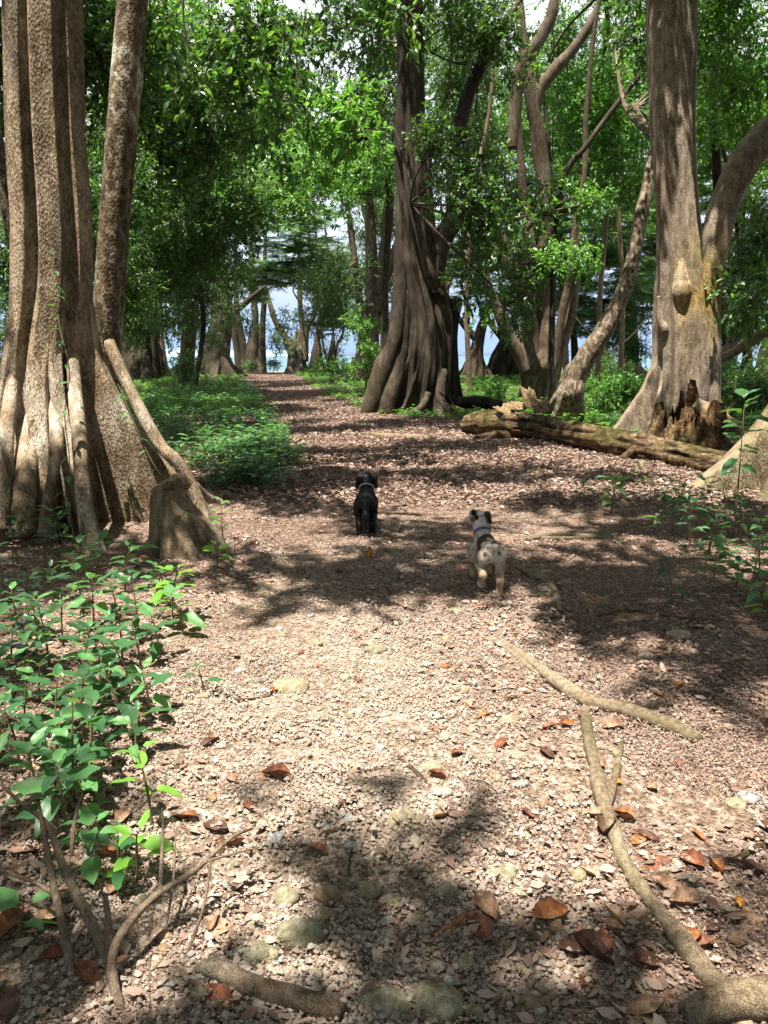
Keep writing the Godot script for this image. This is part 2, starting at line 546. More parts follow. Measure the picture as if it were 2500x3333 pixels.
# flat layers of small paired leaflets
func feather(mats: Array, rach: int, reach: float, l: float, w: float) -> ArrayMesh:
	var s := LeafSet.new()
	for i in rach:
		var ang := rng.randf() * TAU
		var d := Vector3(cos(ang), rng.randf_range(-0.25, 0.15), sin(ang)).normalized()
		var start := Vector3(rng.randf_range(-0.35, 0.35), rng.randf_range(-0.1, 0.1), rng.randf_range(-0.35, 0.35)) * reach
		var length := reach * rng.randf_range(0.5, 0.85)
		s.twig(start, start + d * length, 0.004)
		var side := d.cross(Vector3.UP).normalized()
		var k := tone()
		for j in 11:
			var p := start + d * length * (0.15 + 0.085 * j) + Vector3.DOWN * 0.02 * j * j / 60.0
			for sg in [-1.0, 1.0]:
				var q := rng.randf_range(0.7, 1.15)
				s.blade(k, p, (side * sg + d * 0.45 + Vector3.DOWN * rng.randf_range(0.0, 0.5)).normalized(), (Vector3.UP + rdir() * 0.35).normalized(), l * q, w * q, false)
	return s.commit(mats, M.twig_plain)

# a low plant: short stems with pairs of leaves
func herb(mats: Array, stems: int, l: float, h: float, fine: bool) -> ArrayMesh:
	var s := LeafSet.new()
	for i in stems:
		var base := Vector3(rng.randf_range(-0.12, 0.12), -0.02, rng.randf_range(-0.12, 0.12))
		var top := base + Vector3(rng.randf_range(-0.12, 0.12), h * rng.randf_range(0.5, 1.0), rng.randf_range(-0.12, 0.12))
		s.twig(base, top, 0.004)
		var n := rng.randi_range(5, 8)
		var turn := rng.randf() * TAU
		for j in n:
			var p := base.lerp(top, 0.35 + 0.65 * j / (n - 1.0))
			var a := turn + j * 2.4
			var d := Vector3(cos(a), rng.randf_range(-0.15, 0.55), sin(a)).normalized()
			var q := rng.randf_range(0.7, 1.2)
			s.blade(tone(), p, d, (Vector3.UP + rdir() * 0.25).normalized(), l * q, l * q * 0.24, fine)
	return s.commit(mats, M.stem)

func make_leaf_sets() -> void:
	for pal in ["deep", "bright", "cool"]:
		sets[pal] = []
		for i in 3:
			sets[pal].append(spray(M[pal], 14, 12, 0.72, 0.125, 0.034, false, 0.35))
	sets.broad = []
	sets.broad_bright = []
	for i in 3:
		sets.broad.append(spray(M.deep, 10, 11, 0.62, 0.14, 0.032, true, 0.25))
		sets.broad_bright.append(spray(M.bright, 9, 11, 0.55, 0.15, 0.033, true, 0.15))
	sets.feather = [feather(M.cool, 26, 0.8, 0.1, 0.021), feather(M.cool, 26, 0.8, 0.1, 0.021), feather(M.cool, 26, 0.8, 0.1, 0.021)]
	sets.cover = []
	for i in 3:
		sets.cover.append(spray(M.deep, 15, 12, 0.62, 0.14, 0.038, false, 0.2, 0.6))
	sets.herb = [herb(M.plant, 4, 0.1, 0.4, true), herb(M.plant, 5, 0.085, 0.32, true), herb(M.plant, 4, 0.11, 0.45, true)]
	sets.low = [herb(M.bright, 7, 0.085, 0.2, false), herb(M.plant, 7, 0.08, 0.22, false), herb(M.bright, 6, 0.09, 0.26, false)]

# ---- seedlings with leaves that can be told apart
var blade_meshes := []

func blade_mesh(l: float, w: float, droop: float, fold: float) -> ArrayMesh:
	var mb := MB.new()
	var n := 11
	for i in n:
		var t := float(i) / (n - 1)
		var ww := w * pow(sin(PI * pow(t, 0.78)), 0.75) * (1.0 - 0.2 * t) if i > 0 and i < n - 1 else 0.001
		var y := -droop * t * t * l + 0.02 * l * sin(t * 9.0)
		var z := l * t
		var wav := 0.12 * ww * sin(t * 14.0 + droop * 20.0)
		mb.v.append_array([Vector3(-ww, y + ww * fold + wav, z), Vector3(-ww * 0.5, y + ww * fold * 0.62, z), Vector3(0, y, z), Vector3(ww * 0.5, y + ww * fold * 0.62, z), Vector3(ww, y + ww * fold - wav, z)])
	for i in n - 1:
		for j in 4:
			var a := i * 5 + j
			mb.ix.append_array([a, a + 1, a + 5, a + 1, a + 6, a + 5])
	return mb.commit()

func seedling(called: String, label: String, group: String, at: Vector3, h: float, leaves: int, l: float, tint := -1, lean := Vector3.ZERO) -> Node3D:
	if blade_meshes.is_empty():
		for q in [[1.0, 0.27, 0.18, 0.35], [1.0, 0.31, 0.3, 0.25], [1.0, 0.25, 0.45, 0.4], [1.0, 0.29, 0.08, 0.2], [1.0, 0.28, 0.6, 0.3]]:
			blade_meshes.append(blade_mesh(q[0], q[1], q[2], q[3]))
	var t := thing(called, label, "plant", on_ground(at, -0.01), 0.0, group)
	var mb := MB.new()
	var cw := func(_p, _a): return lin(0.13, 0.1, 0.05)
	var bend := Vector3(rng.randf_range(-0.2, 0.2), 0, rng.randf_range(-0.2, 0.2)) * h + lean * h
	var top := Vector3(0, h, 0) + bend
	var mid := Vector3(0, h * 0.5, 0) + bend * 0.25
	tube(mb, [[Vector3.ZERO, 0.005 + h * 0.004], [mid, 0.004 + h * 0.002], [top, 0.002]], 4, 5, cw)
	var turn := rng.randf() * TAU
	var spots := []
	for i in leaves:
		var f := 1.0 - pow(float(i) / leaves, 1.25) * 0.72
		var p := Vector3.ZERO.lerp(mid, f * 2.0) if f < 0.5 else mid.lerp(top, f * 2.0 - 1.0)
		var a := turn + (i / 2) * 1.5 + (i % 2) * PI + rng.randf_range(-0.35, 0.35)
		var rise := lerpf(0.75, -0.12, float(i) / leaves) + rng.randf_range(-0.2, 0.2)
		var d := Vector3(cos(a), rise, sin(a)).normalized()
		var q := p + d * 0.025
		mb.ix.append_array([])
		tube(mb, [[p, 0.0018], [q, 0.0014]], 1, 3, cw)
		spots.append([q, d])
	part("stem", mb.commit(), M.tint, t)
	for i in spots.size():
		var d: Vector3 = spots[i][1]
		var x := Vector3.UP.cross(d).normalized()
		var y := d.cross(x)
		var roll := rng.randf_range(-0.35, 0.35)
		var b := Basis(x, y, d).rotated(d, roll)
		var k := l * rng.randf_range(0.72, 1.15) * (0.6 if i < 2 else 1.0)
		var o := part("leaf", blade_meshes[rng.randi() % 5], M.plant[tint if tint >= 0 else (0 if rng.randf() < 0.3 else (1 if rng.randf() < 0.65 else 2))], t)
		o.transform = Transform3D(b.scaled_local(Vector3(k, k, k)), spots[i][0])
	return t

func make_plants() -> void:
	var near := "broad-leaved seedlings on the left of the path"
	# [place, height, leaves, leaf length, tone or -1, label]
	var named := [
		[Vector3(-1.293, 0, -6.002), 0.34, 8, 0.1, 2, "lone upright seedling with a pale top leaf right of the knobbly root stump"],
		[Vector3(-1.198, 0, -5.343), 0.2, 7, 0.11, 3, "yellow-green low seedling just in front of the knobbly root stump"],
		[Vector3(-1.236, 0, -4.276), 0.33, 11, 0.14, 3, "bright yellow-green seedling leaning out over the path edge"],
		[Vector3(-1.115, 0, -4.046), 0.26, 9, 0.13, 2, "pale green seedling under the yellow-green one at the path edge"],
		[Vector3(-1.691, 0, -4.819), 0.3, 8, 0.11, 1, "slender dark green seedling in front of the thin front root"],
		[Vector3(-2.034, 0, -5.085), 0.3, 8, 0.12, 2, "seedling with one large pale leaf in front of the big buttressed trunk"],
		[Vector3(-0.701, 0, -1.939), 0.18, 8, 0.085, 3, "low lime-green plant beside the dry twiggy shrub"],
		[Vector3(-0.859, 0, -2.009), 0.16, 8, 0.095, 2, "pale green low plant at the near end of the seedling clump"],
		[Vector3(-0.741, 0, -2.211), 0.26, 7, 0.09, 3, "thin lime-green vine-like seedling with small leaves near the gravel"],
		[Vector3(-0.747, 0, -1.939), 0.16, 6, 0.09, 1, "small dark seedling with few leaves on brown leaf litter"],
		[Vector3(-0.93, 0, -1.704), 0.1, 5, 0.09, 2, "flat green plant at the left edge near the bottom"],
		[Vector3(-0.815, 0, -3.243), 0.14, 4, 0.08, 1, "tiny seedling with three leaves standing out on the path edge"],
		[Vector3(-2.568, 0, -7.079), 0.36, 9, 0.12, 1, "dark seedling in the black hollow between the buttresses"],
		[Vector3(-2.307, 0, -6.875), 0.3, 8, 0.12, 0, "second dark seedling in the buttress hollow, nearer the flange"],
		[Vector3(-1.776, 0, -5.38), 0.2, 7, 0.12, 2, "pale broad-leaved seedling between the front root and the root stump"],
		[Vector3(-2.078, 0, -5.38), 0.24, 9, 0.12, 2, "seedling with a large round top leaf beside the front root"],
		[Vector3(2.2, 0, -7.296), 0.36, 12, 0.16, 2, "leafy seedling with broad pale leaves in front of the fallen log"],
		[Vector3(2.093, 0, -7.896), 0.26, 7, 0.12, 1, "small seedling by the bare twigs left of the broad pale one"],
		[Vector3(3.022, 0, -8.917), 0.26, 6, 0.12, 2, "small bright seedling standing right against the fallen log"],
		[Vector3(3.513, 0, -7.525), 1.15, 16, 0.24, 1, "tall sapling with very large leaves at the right edge"],
		[Vector3(2.872, 0, -6.499), 0.5, 12, 0.14, 1, "knee-high green plant left of the tall sapling"],
		[Vector3(2.292, 0, -4.488), 0.22, 8, 0.13, 2, "bright green low plant at the right edge of the path"],
		[Vector3(2.192, 0, -4.197), 0.12, 6, 0.1, 3, "yellow-green sprig at the right edge below the bright plant"],
		[Vector3(2.169, 0, -4.87), 0.3, 9, 0.12, 2, "pale green seedling lowest of the right-hand clump"],
		[Vector3(2.252, 0, -6.16), 0.22, 8, 0.1, 2, "small seedling out on brown leaves left of the right-hand clump"],
		[Vector3(1.723, 0, -4.401), 0.3, 6, 0.1, 0, "thin dark seedling standing apart on the right of the path"],
		[Vector3(-1.716, 0, -13.254), 0.2, 6, 0.12, 2, "single pale seedling on the left edge of the path beyond the dogs"],
	]
	for q in named:
		if q[0].z > -9.5 or true:
			seedling("seedling", q[5], near if q[0].x < 0 else "seedlings on the right of the path", q[0], q[1], q[2], q[3], q[4])
	# the dense clump on the left
	var clump := [Vector3(-2.332, 0, -4.578), Vector3(-2.23, 0, -4.672), Vector3(-2.044, 0, -4.578), Vector3(-1.845, 0, -4.401), Vector3(-2.069, 0, -4.083), Vector3(-1.882, 0, -4.01), Vector3(-1.674, 0, -3.871), Vector3(-1.604, 0, -4.083), Vector3(-1.58, 0, -4.317), Vector3(-1.348, 0, -4.01), Vector3(-1.412, 0, -4.488), Vector3(-1.479, 0, -4.87), Vector3(-1.874, 0, -3.618), Vector3(-1.706, 0, -3.503), Vector3(-1.595, 0, -3.56), Vector3(-1.437, 0, -3.503), Vector3(-1.341, 0, -3.618), Vector3(-1.19, 0, -3.503), Vector3(-1.162, 0, -3.678), Vector3(-1.63, 0, -3.195), Vector3(-1.486, 0, -3.148), Vector3(-1.382, 0, -3.195), Vector3(-1.225, 0, -3.103), Vector3(-1.14, 0, -3.148), Vector3(-1.005, 0, -2.974), Vector3(-1.509, 0, -2.854), Vector3(-1.373, 0, -2.779), Vector3(-1.288, 0, -2.816), Vector3(-1.15, 0, -2.743), Vector3(-1.076, 0, -2.816), Vector3(-0.956, 0, -2.673), Vector3(-1.309, 0, -2.542), Vector3(-1.182, 0, -2.481), Vector3(-1.104, 0, -2.511), Vector3(-0.981, 0, -2.422), Vector3(-1.142, 0, -2.312), Vector3(-1.028, 0, -2.261), Vector3(-0.933, 0, -2.187), Vector3(-1.009, 0, -2.14), Vector3(-1.679, 0, -3.394), Vector3(-1.241, 0, -2.933), Vector3(-1.29, 0, -3.342), Vector3(-1.241, 0, -2.639), Vector3(-1.39, 0, -2.606), Vector3(-1.071, 0, -2.366)]
	for q in clump:
		var p: Vector3 = q + Vector3(rng.randf_range(-0.04, 0.04), 0, rng.randf_range(-0.04, 0.04))
		var h := rng.randf_range(0.15, 0.34)
		var l := rng.randf_range(0.08, 0.122)
		seedling("seedling", "%s %s seedling %s, %s" % ["low" if h < 0.22 else ("middling" if h < 0.28 else "tall"), "small-leaved" if l < 0.094 else ("broad-leaved" if l < 0.108 else "large-leaved"), "beside the dry twigs" if p.z > -2.75 else ("in the clump's middle" if p.z > -3.5 else "at the clump's far side"), "by the picture's left edge" if p.x < -1.45 else ("in the thick of it" if p.x < -1.1 else "on the path side")], near, p, h, rng.randi_range(7, 11), l, -1)
	var dark := [Vector3(-2.959, 0, -5.853), Vector3(-2.863, 0, -6.002), Vector3(-2.744, 0, -6.16), Vector3(-2.498, 0, -5.927), Vector3(-2.682, 0, -5.38), Vector3(-2.47, 0, -5.319), Vector3(-2.346, 0, -5.38), Vector3(-3.205, 0, -6.325), Vector3(-2.647, 0, -6.499), Vector3(-3.049, 0, -6.499)]
	for q in dark:
		var p: Vector3 = q + Vector3(rng.randf_range(-0.04, 0.04), 0, rng.randf_range(-0.04, 0.04))
		seedling("seedling", "shaded dark seedling growing at the foot of the big buttressed trunk", near, p, rng.randf_range(0.2, 0.36), rng.randi_range(7, 10), 0.12, 0 if rng.randf() < 0.6 else 1)
	var right := [Vector3(2.693, 0, -7.296), Vector3(2.79, 0, -7.079), Vector3(2.764, 0, -6.682), Vector3(2.491, 0, -6.499), Vector3(2.633, 0, -6.16), Vector3(2.718, 0, -6.002), Vector3(2.939, 0, -6.16), Vector3(2.944, 0, -5.853), Vector3(2.399, 0, -5.853), Vector3(2.464, 0, -5.574), Vector3(2.49, 0, -5.319), Vector3(2.567, 0, -5.199), Vector3(2.609, 0, -5.085), Vector3(2.718, 0, -7.769), Vector3(3.001, 0, -8.028), Vector3(3.148, 0, -7.896), Vector3(3.141, 0, -7.296), Vector3(3.183, 0, -7.079), Vector3(3.306, 0, -6.875), Vector3(3.382, 0, -6.682), Vector3(2.306, 0, -4.769), Vector3(2.409, 0, -4.672), Vector3(2.234, 0, -5.259), Vector3(2.972, 0, -6.499)]
	for q in right:
		var p: Vector3 = q + Vector3(rng.randf_range(-0.04, 0.04), 0, rng.randf_range(-0.04, 0.04))
		var h := rng.randf_range(0.2, 0.42)
		seedling("seedling", "%s green seedling in the right-hand clump, %s, %s" % ["low" if h < 0.27 else ("middling" if h < 0.35 else "tall"), "below the pale root" if p.z < -6.6 else ("halfway down" if p.z < -5.6 else "at its near end"), "path side" if p.x < 2.45 else ("in the thick" if p.x < 2.85 else "picture's right edge")], "seedlings on the right of the path", p, h, rng.randi_range(7, 11), rng.randf_range(0.085, 0.12), -1)
	# the vine on the big trunk
	vine("climbing_vine", "small-leaved green vine climbing the front of the big buttressed trunk", [Vector3(-2.54, 0.277, -5.95), Vector3(-2.452, 0.682, -5.95), Vector3(-2.479, 1.037, -6), Vector3(-2.455, 1.389, -6.1), Vector3(-2.566, 1.746, -6.25), Vector3(-2.594, 2.036, -6.35), Vector3(-2.625, 2.327, -6.42)], 26, 0.085)
	vine("climbing_vine", "sparse green vine running up the right buttress flange", [Vector3(-1.608, 0.284, -6.1), Vector3(-1.878, 0.648, -6.2), Vector3(-2.056, 1.014, -6.3), Vector3(-2.185, 1.271, -6.4)], 9, 0.08)
	vine("climbing_vine", "few-leaved vine on the knobbly root stump", [Vector3(-1.719, 0.052, -5.72), Vector3(-1.657, 0.216, -5.72), Vector3(-1.481, 0.354, -5.75)], 8, 0.08)

func vine(called: String, label: String, pts: Array, n: int, l: float) -> void:
	var t := thing(called, label, "vine", pts[0])
	var mb := MB.new()
	var ctrl := []
	for p in pts:
		ctrl.append([p, 0.004])
	tube(mb, ctrl, 5, 5, func(_p, _a): return lin(0.1, 0.09, 0.04))
	var sp: PackedVector3Array = smooth_path(ctrl, 8)[0]
	part("stem", mb.commit(pts[0]), M.tint, t)
	for i in n:
		var p := sp[int((i + rng.randf()) / n * (sp.size() - 1))]
		var a := rng.randf_range(-0.2, PI + 0.2)
		var d := Vector3(cos(a), rng.randf_range(-0.7, 0.2), sin(a)).normalized()
		var x := Vector3.UP.cross(d).normalized()
		var k := l * rng.randf_range(0.7, 1.2)
		var o := part("leaf", blade_meshes[rng.randi() % 5], M.plant[rng.randi() % 3], t)
		o.transform = Transform3D(Basis(x, d.cross(x), d).scaled_local(Vector3(k, k, k)), p - pts[0] + Vector3(0, 0, 0.02))

func make_ground_cover() -> void:
	# knee-high seedlings left of the path beyond the big trunk, too many to count
	var h := [[], [], []]
	var n := 0
	while n < 1250:
		var d := pow(rng.randf(), 1.3) * 24.0 + 8.3
		var x := path_left(d) - pow(rng.randf(), 1.4) * (3.0 + d * 0.28) + rng.randf_range(0.0, 0.35)
		if na.get_noise_2d(x * 3.0, d * 3.0) < -0.22:
			n += 1
			continue
		if d < 10.0 and x < -2.2:
			n += 1
			continue
		var s := rng.randf_range(0.6, 1.15) * (1.25 if d < 12.0 else 1.2)
		h[rng.randi() % 3].append(Transform3D(Basis(Vector3.UP, rng.randf() * TAU).scaled(Vector3(s, s * 0.9, s)), on_ground(Vector3(x, 0, -d))))
		n += 1
	for i in 3:
		var o := scatter("ground_cover", sets.herb[i], h[i], self)
		tag(o, ["dense knee-high green seedlings covering the ground left of the path", "dense leafy undergrowth left of the path behind the big trunk", "dark green ground plants lining the left of the path"][i], "undergrowth")
	# low bright cover further off on both sides
	var g := [[], [], []]
	for i in 9000:
		var d := 14.0 + pow(rng.randf(), 1.2) * 62.0
		var left := rng.randf() < 0.42
		var x := path_left(d) - rng.randf() * (2.0 + d * 0.55) if left else path_right(d) + rng.randf() * (3.0 + d * 0.62) + (1.0 if d < 18.0 else 0.0)
		if left and d < 20.0:
			continue
		if na.get_noise_2d(x * 1.3, d * 1.3) < -0.25:
			continue
		var s := rng.randf_range(0.8, 1.5) * (1.0 + d * 0.006)
		g[rng.randi() % 3].append(Transform3D(Basis(Vector3.UP, rng.randf() * TAU).scaled(Vector3(s, s * 0.8, s)), on_ground(Vector3(x, 0, -d))))
	for i in 3:
		var o := scatter("ground_cover", sets.low[i], g[i], self)
		tag(o, ["low bright green ground cover under the far trees", "low leafy ground cover between the trees and the shore", "pale green low plants carpeting the ground beyond the log"][i], "undergrowth")

var crowns := {}   # set name -> transforms, per tree

func bark_color(base: Color, other: Color, pale: Color, pale_amount: float) -> Callable:
	return func(p: Vector3, _a: float) -> Color:
		var n := na.get_noise_3d(p.x * 1.7, p.y * 0.6, p.z * 1.7)
		var c := base.lerp(other, clampf(0.5 + n * 1.6, 0.0, 1.0))
		var q := na.get_noise_3d(p.x * 4.0 + 9.0, p.y * 2.4, p.z * 4.0)
		c = c.lerp(lin(0.1, 0.105, 0.04), clampf((na.get_noise_3d(p.x * 2.5 - 30.0, p.y * 1.5, p.z * 2.5) - 0.05) * 3.0, 0.0, 1.0) * clampf((1.8 - p.y) / 1.5, 0.0, 0.45))
		return c.lerp(pale, clampf((q - 0.12) * 4.0, 0.0, 1.0) * pale_amount)

func blob(out: Array, center: Vector3, r: Vector3, n: int, size: float, gaps := -0.09) -> void:
	var i := 0
	var tries := 0
	while i < n and tries < n * 3:
		tries += 1
		var p := center + rdir() * r * pow(rng.randf(), 0.42)
		if na.get_noise_3d(p.x * 1.5 + 40.0, p.y * 1.9, p.z * 1.5) < gaps:
			i += 1
			continue
		if p.y < 0.5:
			continue
		if sunlit(p, 0.28 if p.y > 7.5 else 0.0):
			i += 1
			continue
		var s := size * rng.randf_range(0.75, 1.25)
		out.append(Transform3D(Basis(Vector3.UP, rng.randf() * TAU).rotated(Vector3.RIGHT, rng.randf_range(-0.35, 0.35)).scaled(Vector3(s, s, s)), p))
		i += 1

# o: {name, label, base, trunk: ctrl, blades, sides, rows, stems: [ctrl], mat, col, ridge, blobs: [[centre, radius, count, set, size, squash]]}
func tree(o: Dictionary) -> Node3D:
	var base: Vector3 = o.base
	var t := thing(o.get("name", "tree"), o.label, "tree", base, 0.0, o.get("group", ""))
	var mat: Material = o.get("mat", M.bark)
	var cf: Callable = o.get("col", bark_color(lin(0.11, 0.085, 0.065), lin(0.17, 0.14, 0.11), lin(0.3, 0.29, 0.26), 0.5))
	var tops := []
	if o.has("trunk"):
		var mb := MB.new()
		var tc: Array = o.trunk
		trunk(mb, tc, o.get("blades", []), o.get("sides", 72), o.get("rows", 60), cf, o.get("ridge", 0.03), o.get("k", 0.1))
		part("trunk", mb.commit(base), mat, t)
		tops.append(tc[-1][0])
		tops.append(tc[tc.size() / 2][0])
	for s in o.get("stems", []):
		var mb := MB.new()
		s[-1][1] *= 0.5
		tube(mb, s, 8, o.get("stem_sides", 14), cf, o.get("lump", 0.12), 2.2)
		part("stem", mb.commit(base), mat, t)
		tops.append(s[-1][0])
		tops.append(s[s.size() / 2][0])
	for s in o.get("roots", []):
		var mb := MB.new()
		tube(mb, s, 7, 12, cf, 0.16, 3.0)
		part("root", mb.commit(base), mat, t)
	var got := {}
	var br := MB.new()
	for b in o.get("blobs", []):
		var c: Vector3 = b[0]
		var r: float = b[1]
		var list := []
		blob(list, c, Vector3(r, r * (b[5] if b.size() > 5 else 0.75), r), int(b[2] * (1.0 if b[3].begins_with("broad") else 1.5)), b[4], b[6] if b.size() > 6 else -0.09)
		if not got.has(b[3]):
			got[b[3]] = []
		got[b[3]].append_array(list)
		if list.is_empty() or tops.is_empty():
			continue
		var from: Vector3 = tops[0]
		for q in tops:
			if q.distance_to(c) < from.distance_to(c):
				from = q
		# one bough into the clump, twigs from it to the sprays
		var hub: Vector3 = c + Vector3.DOWN * r * 0.2
		var far := from.distance_to(hub)
		if far < 7.0 and not o.has("no_boughs"):
			var thick := clampf(far * 0.012, 0.014, 0.06)
			var mid := from.lerp(hub, 0.5) + rdir(0.4) * far * 0.1
			tube(br, [[from, thick * 1.3], [mid, thick], [hub, thick * 0.6]], 5, 7, cf, 0.1)
			for j in mini(6, list.size()):
				var to: Vector3 = list[rng.randi() % list.size()].origin
				var st := mid.lerp(hub, rng.randf())
				tube(br, [[st, thick * 0.5], [st.lerp(to, 0.5) + rdir(0.3) * st.distance_to(to) * 0.15, thick * 0.35], [to, 0.006]], 4, 5, cf)
	if br.v.size() > 0:
		var bo := part("branches", br.commit(base), mat, t)
		bo.set_meta("kind", "stuff")
	for key in got:
		var lists := [[], [], []]
		for i in got[key].size():
			var x: Transform3D = got[key][i]
			x.origin -= base
			lists[i % 3].append(x)
		for i in 3:
			if lists[i].size():
				scatter("crown", sets[key][i], lists[i], t)
	return t

func generic_blades(n: int, l: float, h: float, thick: float) -> Array:
	var b := []
	for i in n:
		b.append([360.0 * i / n + rng.randf_range(-18, 18), l * rng.randf_range(0.75, 1.15), h * rng.randf_range(0.7, 1.2), rng.randf_range(1.9, 2.8), thick * 2.2, thick, rng.randf_range(-25, 25)])
	return b

func make_trees() -> void:
	var brown := bark_color(lin(0.17, 0.115, 0.075), lin(0.26, 0.18, 0.11), lin(0.36, 0.32, 0.26), 0.35)
	var grey := bark_color(lin(0.15, 0.125, 0.1), lin(0.24, 0.21, 0.175), lin(0.4, 0.39, 0.35), 0.5)
	var dark := bark_color(lin(0.06, 0.05, 0.04), lin(0.11, 0.092, 0.075), lin(0.24, 0.22, 0.19), 0.4)
	var tan := bark_color(lin(0.22, 0.17, 0.125), lin(0.33, 0.27, 0.2), lin(0.4, 0.36, 0.28), 0.4)
	# ---- the big buttressed tree on the left
	var hero := func(p: Vector3, _a: float) -> Color:
		var n := na.get_noise_3d(p.x * 2.0, p.y * 0.8, p.z * 2.0)
		var c := lin(0.29, 0.235, 0.17).lerp(lin(0.5, 0.41, 0.3), clampf(0.5 + n * 1.7, 0.0, 1.0))
		c = c.lerp(lin(0.13, 0.11, 0.085), clampf((na.get_noise_3d(p.x * 6.0, p.y * 0.35, p.z * 6.0) - 0.1) * 3.5, 0.0, 0.7))
		var low := clampf((2.3 - p.y) / 1.2, 0.0, 1.0)
		var q := na.get_noise_3d(p.x * 3.2 + 20.0, p.y * 2.2, p.z * 3.2) + 0.5 * na.get_noise_3d(p.x * 14.0, p.y * 9.0, p.z * 14.0)
		return c.lerp(lin(0.74, 0.72, 0.66), clampf((q + 0.12) * 2.2, 0.0, 1.0) * (0.12 + 0.65 * low))
	var hb := Vector3(-3.0, 0, -7.0)
	tree({"name": "buttressed_tree", "label": "huge brown buttressed tree with flaring fluted roots on the left of the path", "base": hb, "col": hero, "sides": 300, "rows": 150, "ridge": 0.016, "k": 0.05,
		"trunk": [[hb + Vector3(0, -0.25, 0), 0.15], [hb + Vector3(-0.02, 0.7, 0), 0.19], [hb + Vector3(-0.02, 1.35, 0), 0.27], [Vector3(-2.903, 2.013, -7), 0.3], [Vector3(-2.85, 2.63, -7), 0.29], [Vector3(-2.834, 3.371, -7), 0.29], [Vector3(-2.779, 4.354, -7), 0.29], [Vector3(-2.605, 6.57, -7), 0.26], [Vector3(-2.51, 8.751, -7), 0.2]],
		"blades": [[8, 1.6, 3.0, 2.1, 0.09, 0.055, 8], [54, 1.2, 2.9, 2.2, 0.1, 0.05, 6], [77, 0.9, 3.0, 1.9, 0.14, 0.08, 2], [104, 0.7, 2.6, 1.8, 0.14, 0.07, 0], [128, 0.95, 2.9, 1.9, 0.14, 0.07, -8], [185, 1.2, 2.6, 2.2, 0.15, 0.07], [235, 1.1, 2.6, 2.2, 0.15, 0.07], [300, 1.2, 2.8, 2.2, 0.15, 0.07], [345, 1.1, 2.6, 2.2, 0.14, 0.07],
			[24, 0.42, 12.0, 0.8, 0.1, 0.08, 12], [70, 0.4, 12.0, 0.8, 0.11, 0.09, 8], [118, 0.42, 12.0, 0.8, 0.12, 0.09, -20]],
		"roots": [
			[[Vector3(-2.96, 1.535, -7), 0.05], [Vector3(-2.744, 0.887, -6.45), 0.055], [Vector3(-2.668, 0.579, -6.15), 0.045], [Vector3(-2.695, 0.332, -6.05), 0.048], [Vector3(-2.713, 0.082, -5.98), 0.06]],
			[[Vector3(-2.777, 1.855, -7), 0.05], [Vector3(-2.629, 1.225, -6.62), 0.06], [Vector3(-2.457, 0.836, -6.2), 0.06], [Vector3(-2.384, 0.602, -6), 0.055], [Vector3(-2.335, 0.361, -5.9), 0.065], [Vector3(-2.272, 0.124, -5.8), 0.075], [Vector3(-2.206, -0.115, -5.66), 0.05]],
			[[Vector3(-2.346, 0.425, -5.95), 0.04], [Vector3(-2.268, 0.184, -5.86), 0.04], [Vector3(-2.157, -0.011, -5.75), 0.03]],
			[[Vector3(-3.183, 1.94, -7.1), 0.05], [Vector3(-3.137, 1.003, -6.45), 0.055], [Vector3(-3.056, 0.503, -6.15), 0.05], [Vector3(-3.067, 0.115, -6), 0.06]],
			[[Vector3(-2.43, 1.615, -6.95), 0.05], [Vector3(-2.162, 1.141, -6.72), 0.055], [Vector3(-1.915, 0.759, -6.55), 0.055], [Vector3(-1.728, 0.593, -6.45), 0.05], [Vector3(-1.568, 0.264, -6.4), 0.06], [Vector3(-1.459, 0.006, -6.3), 0.04]],
			[[Vector3(-1.814, 0.001, -5.85), 0.03], [Vector3(-1.979, -0.069, -5.9), 0.03], [Vector3(-2.147, -0.12, -5.95), 0.015]],
			[[Vector3(-1.724, 0.339, -6.9), 0.05], [Vector3(-1.626, 0.214, -7), 0.04], [Vector3(-1.521, 0.151, -7.1), 0.02]],
			[[Vector3(-2.855, 0.077, -6), 0.08], [Vector3(-2.945, 0.419, -6.2), 0.09], [Vector3(-3.003, 0.764, -6.5), 0.09], [Vector3(-3.065, 1.373, -7), 0.06]],
		],
		"blobs": [[Vector3(-4.2, 9.5, -7.5), 2.6, 60, "cover", 1.0], [Vector3(-2.0, 10.5, -4.0), 2.8, 60, "cover", 1.0]]})
	# the knee of root in front of it
	var kp := Vector3(-1.604, 0, -5.853)
	kp.y = 0
	var knee := thing("root_knee", "knobbly grey root stump in front of the big trunk's right flange", "root", kp)
	var kb := MB.new()
	var kc := bark_color(lin(0.3, 0.245, 0.175), lin(0.42, 0.36, 0.27), lin(0.65, 0.64, 0.58), 0.9)
	trunk(kb, [[kp + Vector3(0, -0.15, 0), 0.2], [kp + Vector3(-0.01, 0.2, -0.02), 0.165], [kp + Vector3(-0.06, 0.38, -0.05), 0.125], [kp + Vector3(-0.07, 0.48, -0.06), 0.11], [kp + Vector3(-0.06, 0.54, -0.06), 0.05], [kp + Vector3(-0.05, 0.545, -0.06), 0.004]], [[15, 0.42, 0.5, 1.3, 0.1, 0.05], [55, 0.33, 0.42, 1.2, 0.07, 0.04, 30], [100, 0.27, 0.34, 1.2, 0.08, 0.04], [165, 0.24, 0.3, 1.5, 0.08, 0.05], [135, 0.22, 0.5, 0.7, 0.05, 0.03, -30]], 90, 50, kc, 0.075, 0.04)
	part("stump", kb.commit(kp), M.bark_fine, knee)
	var kr := MB.new()
	tube(kr, [[Vector3(-1.69, 0.524, -5.8), 0.035], [Vector3(-1.565, 0.578, -5.78), 0.045], [Vector3(-1.485, 0.524, -5.8), 0.035]], 6, 10, kc, 0.4, 6.0)
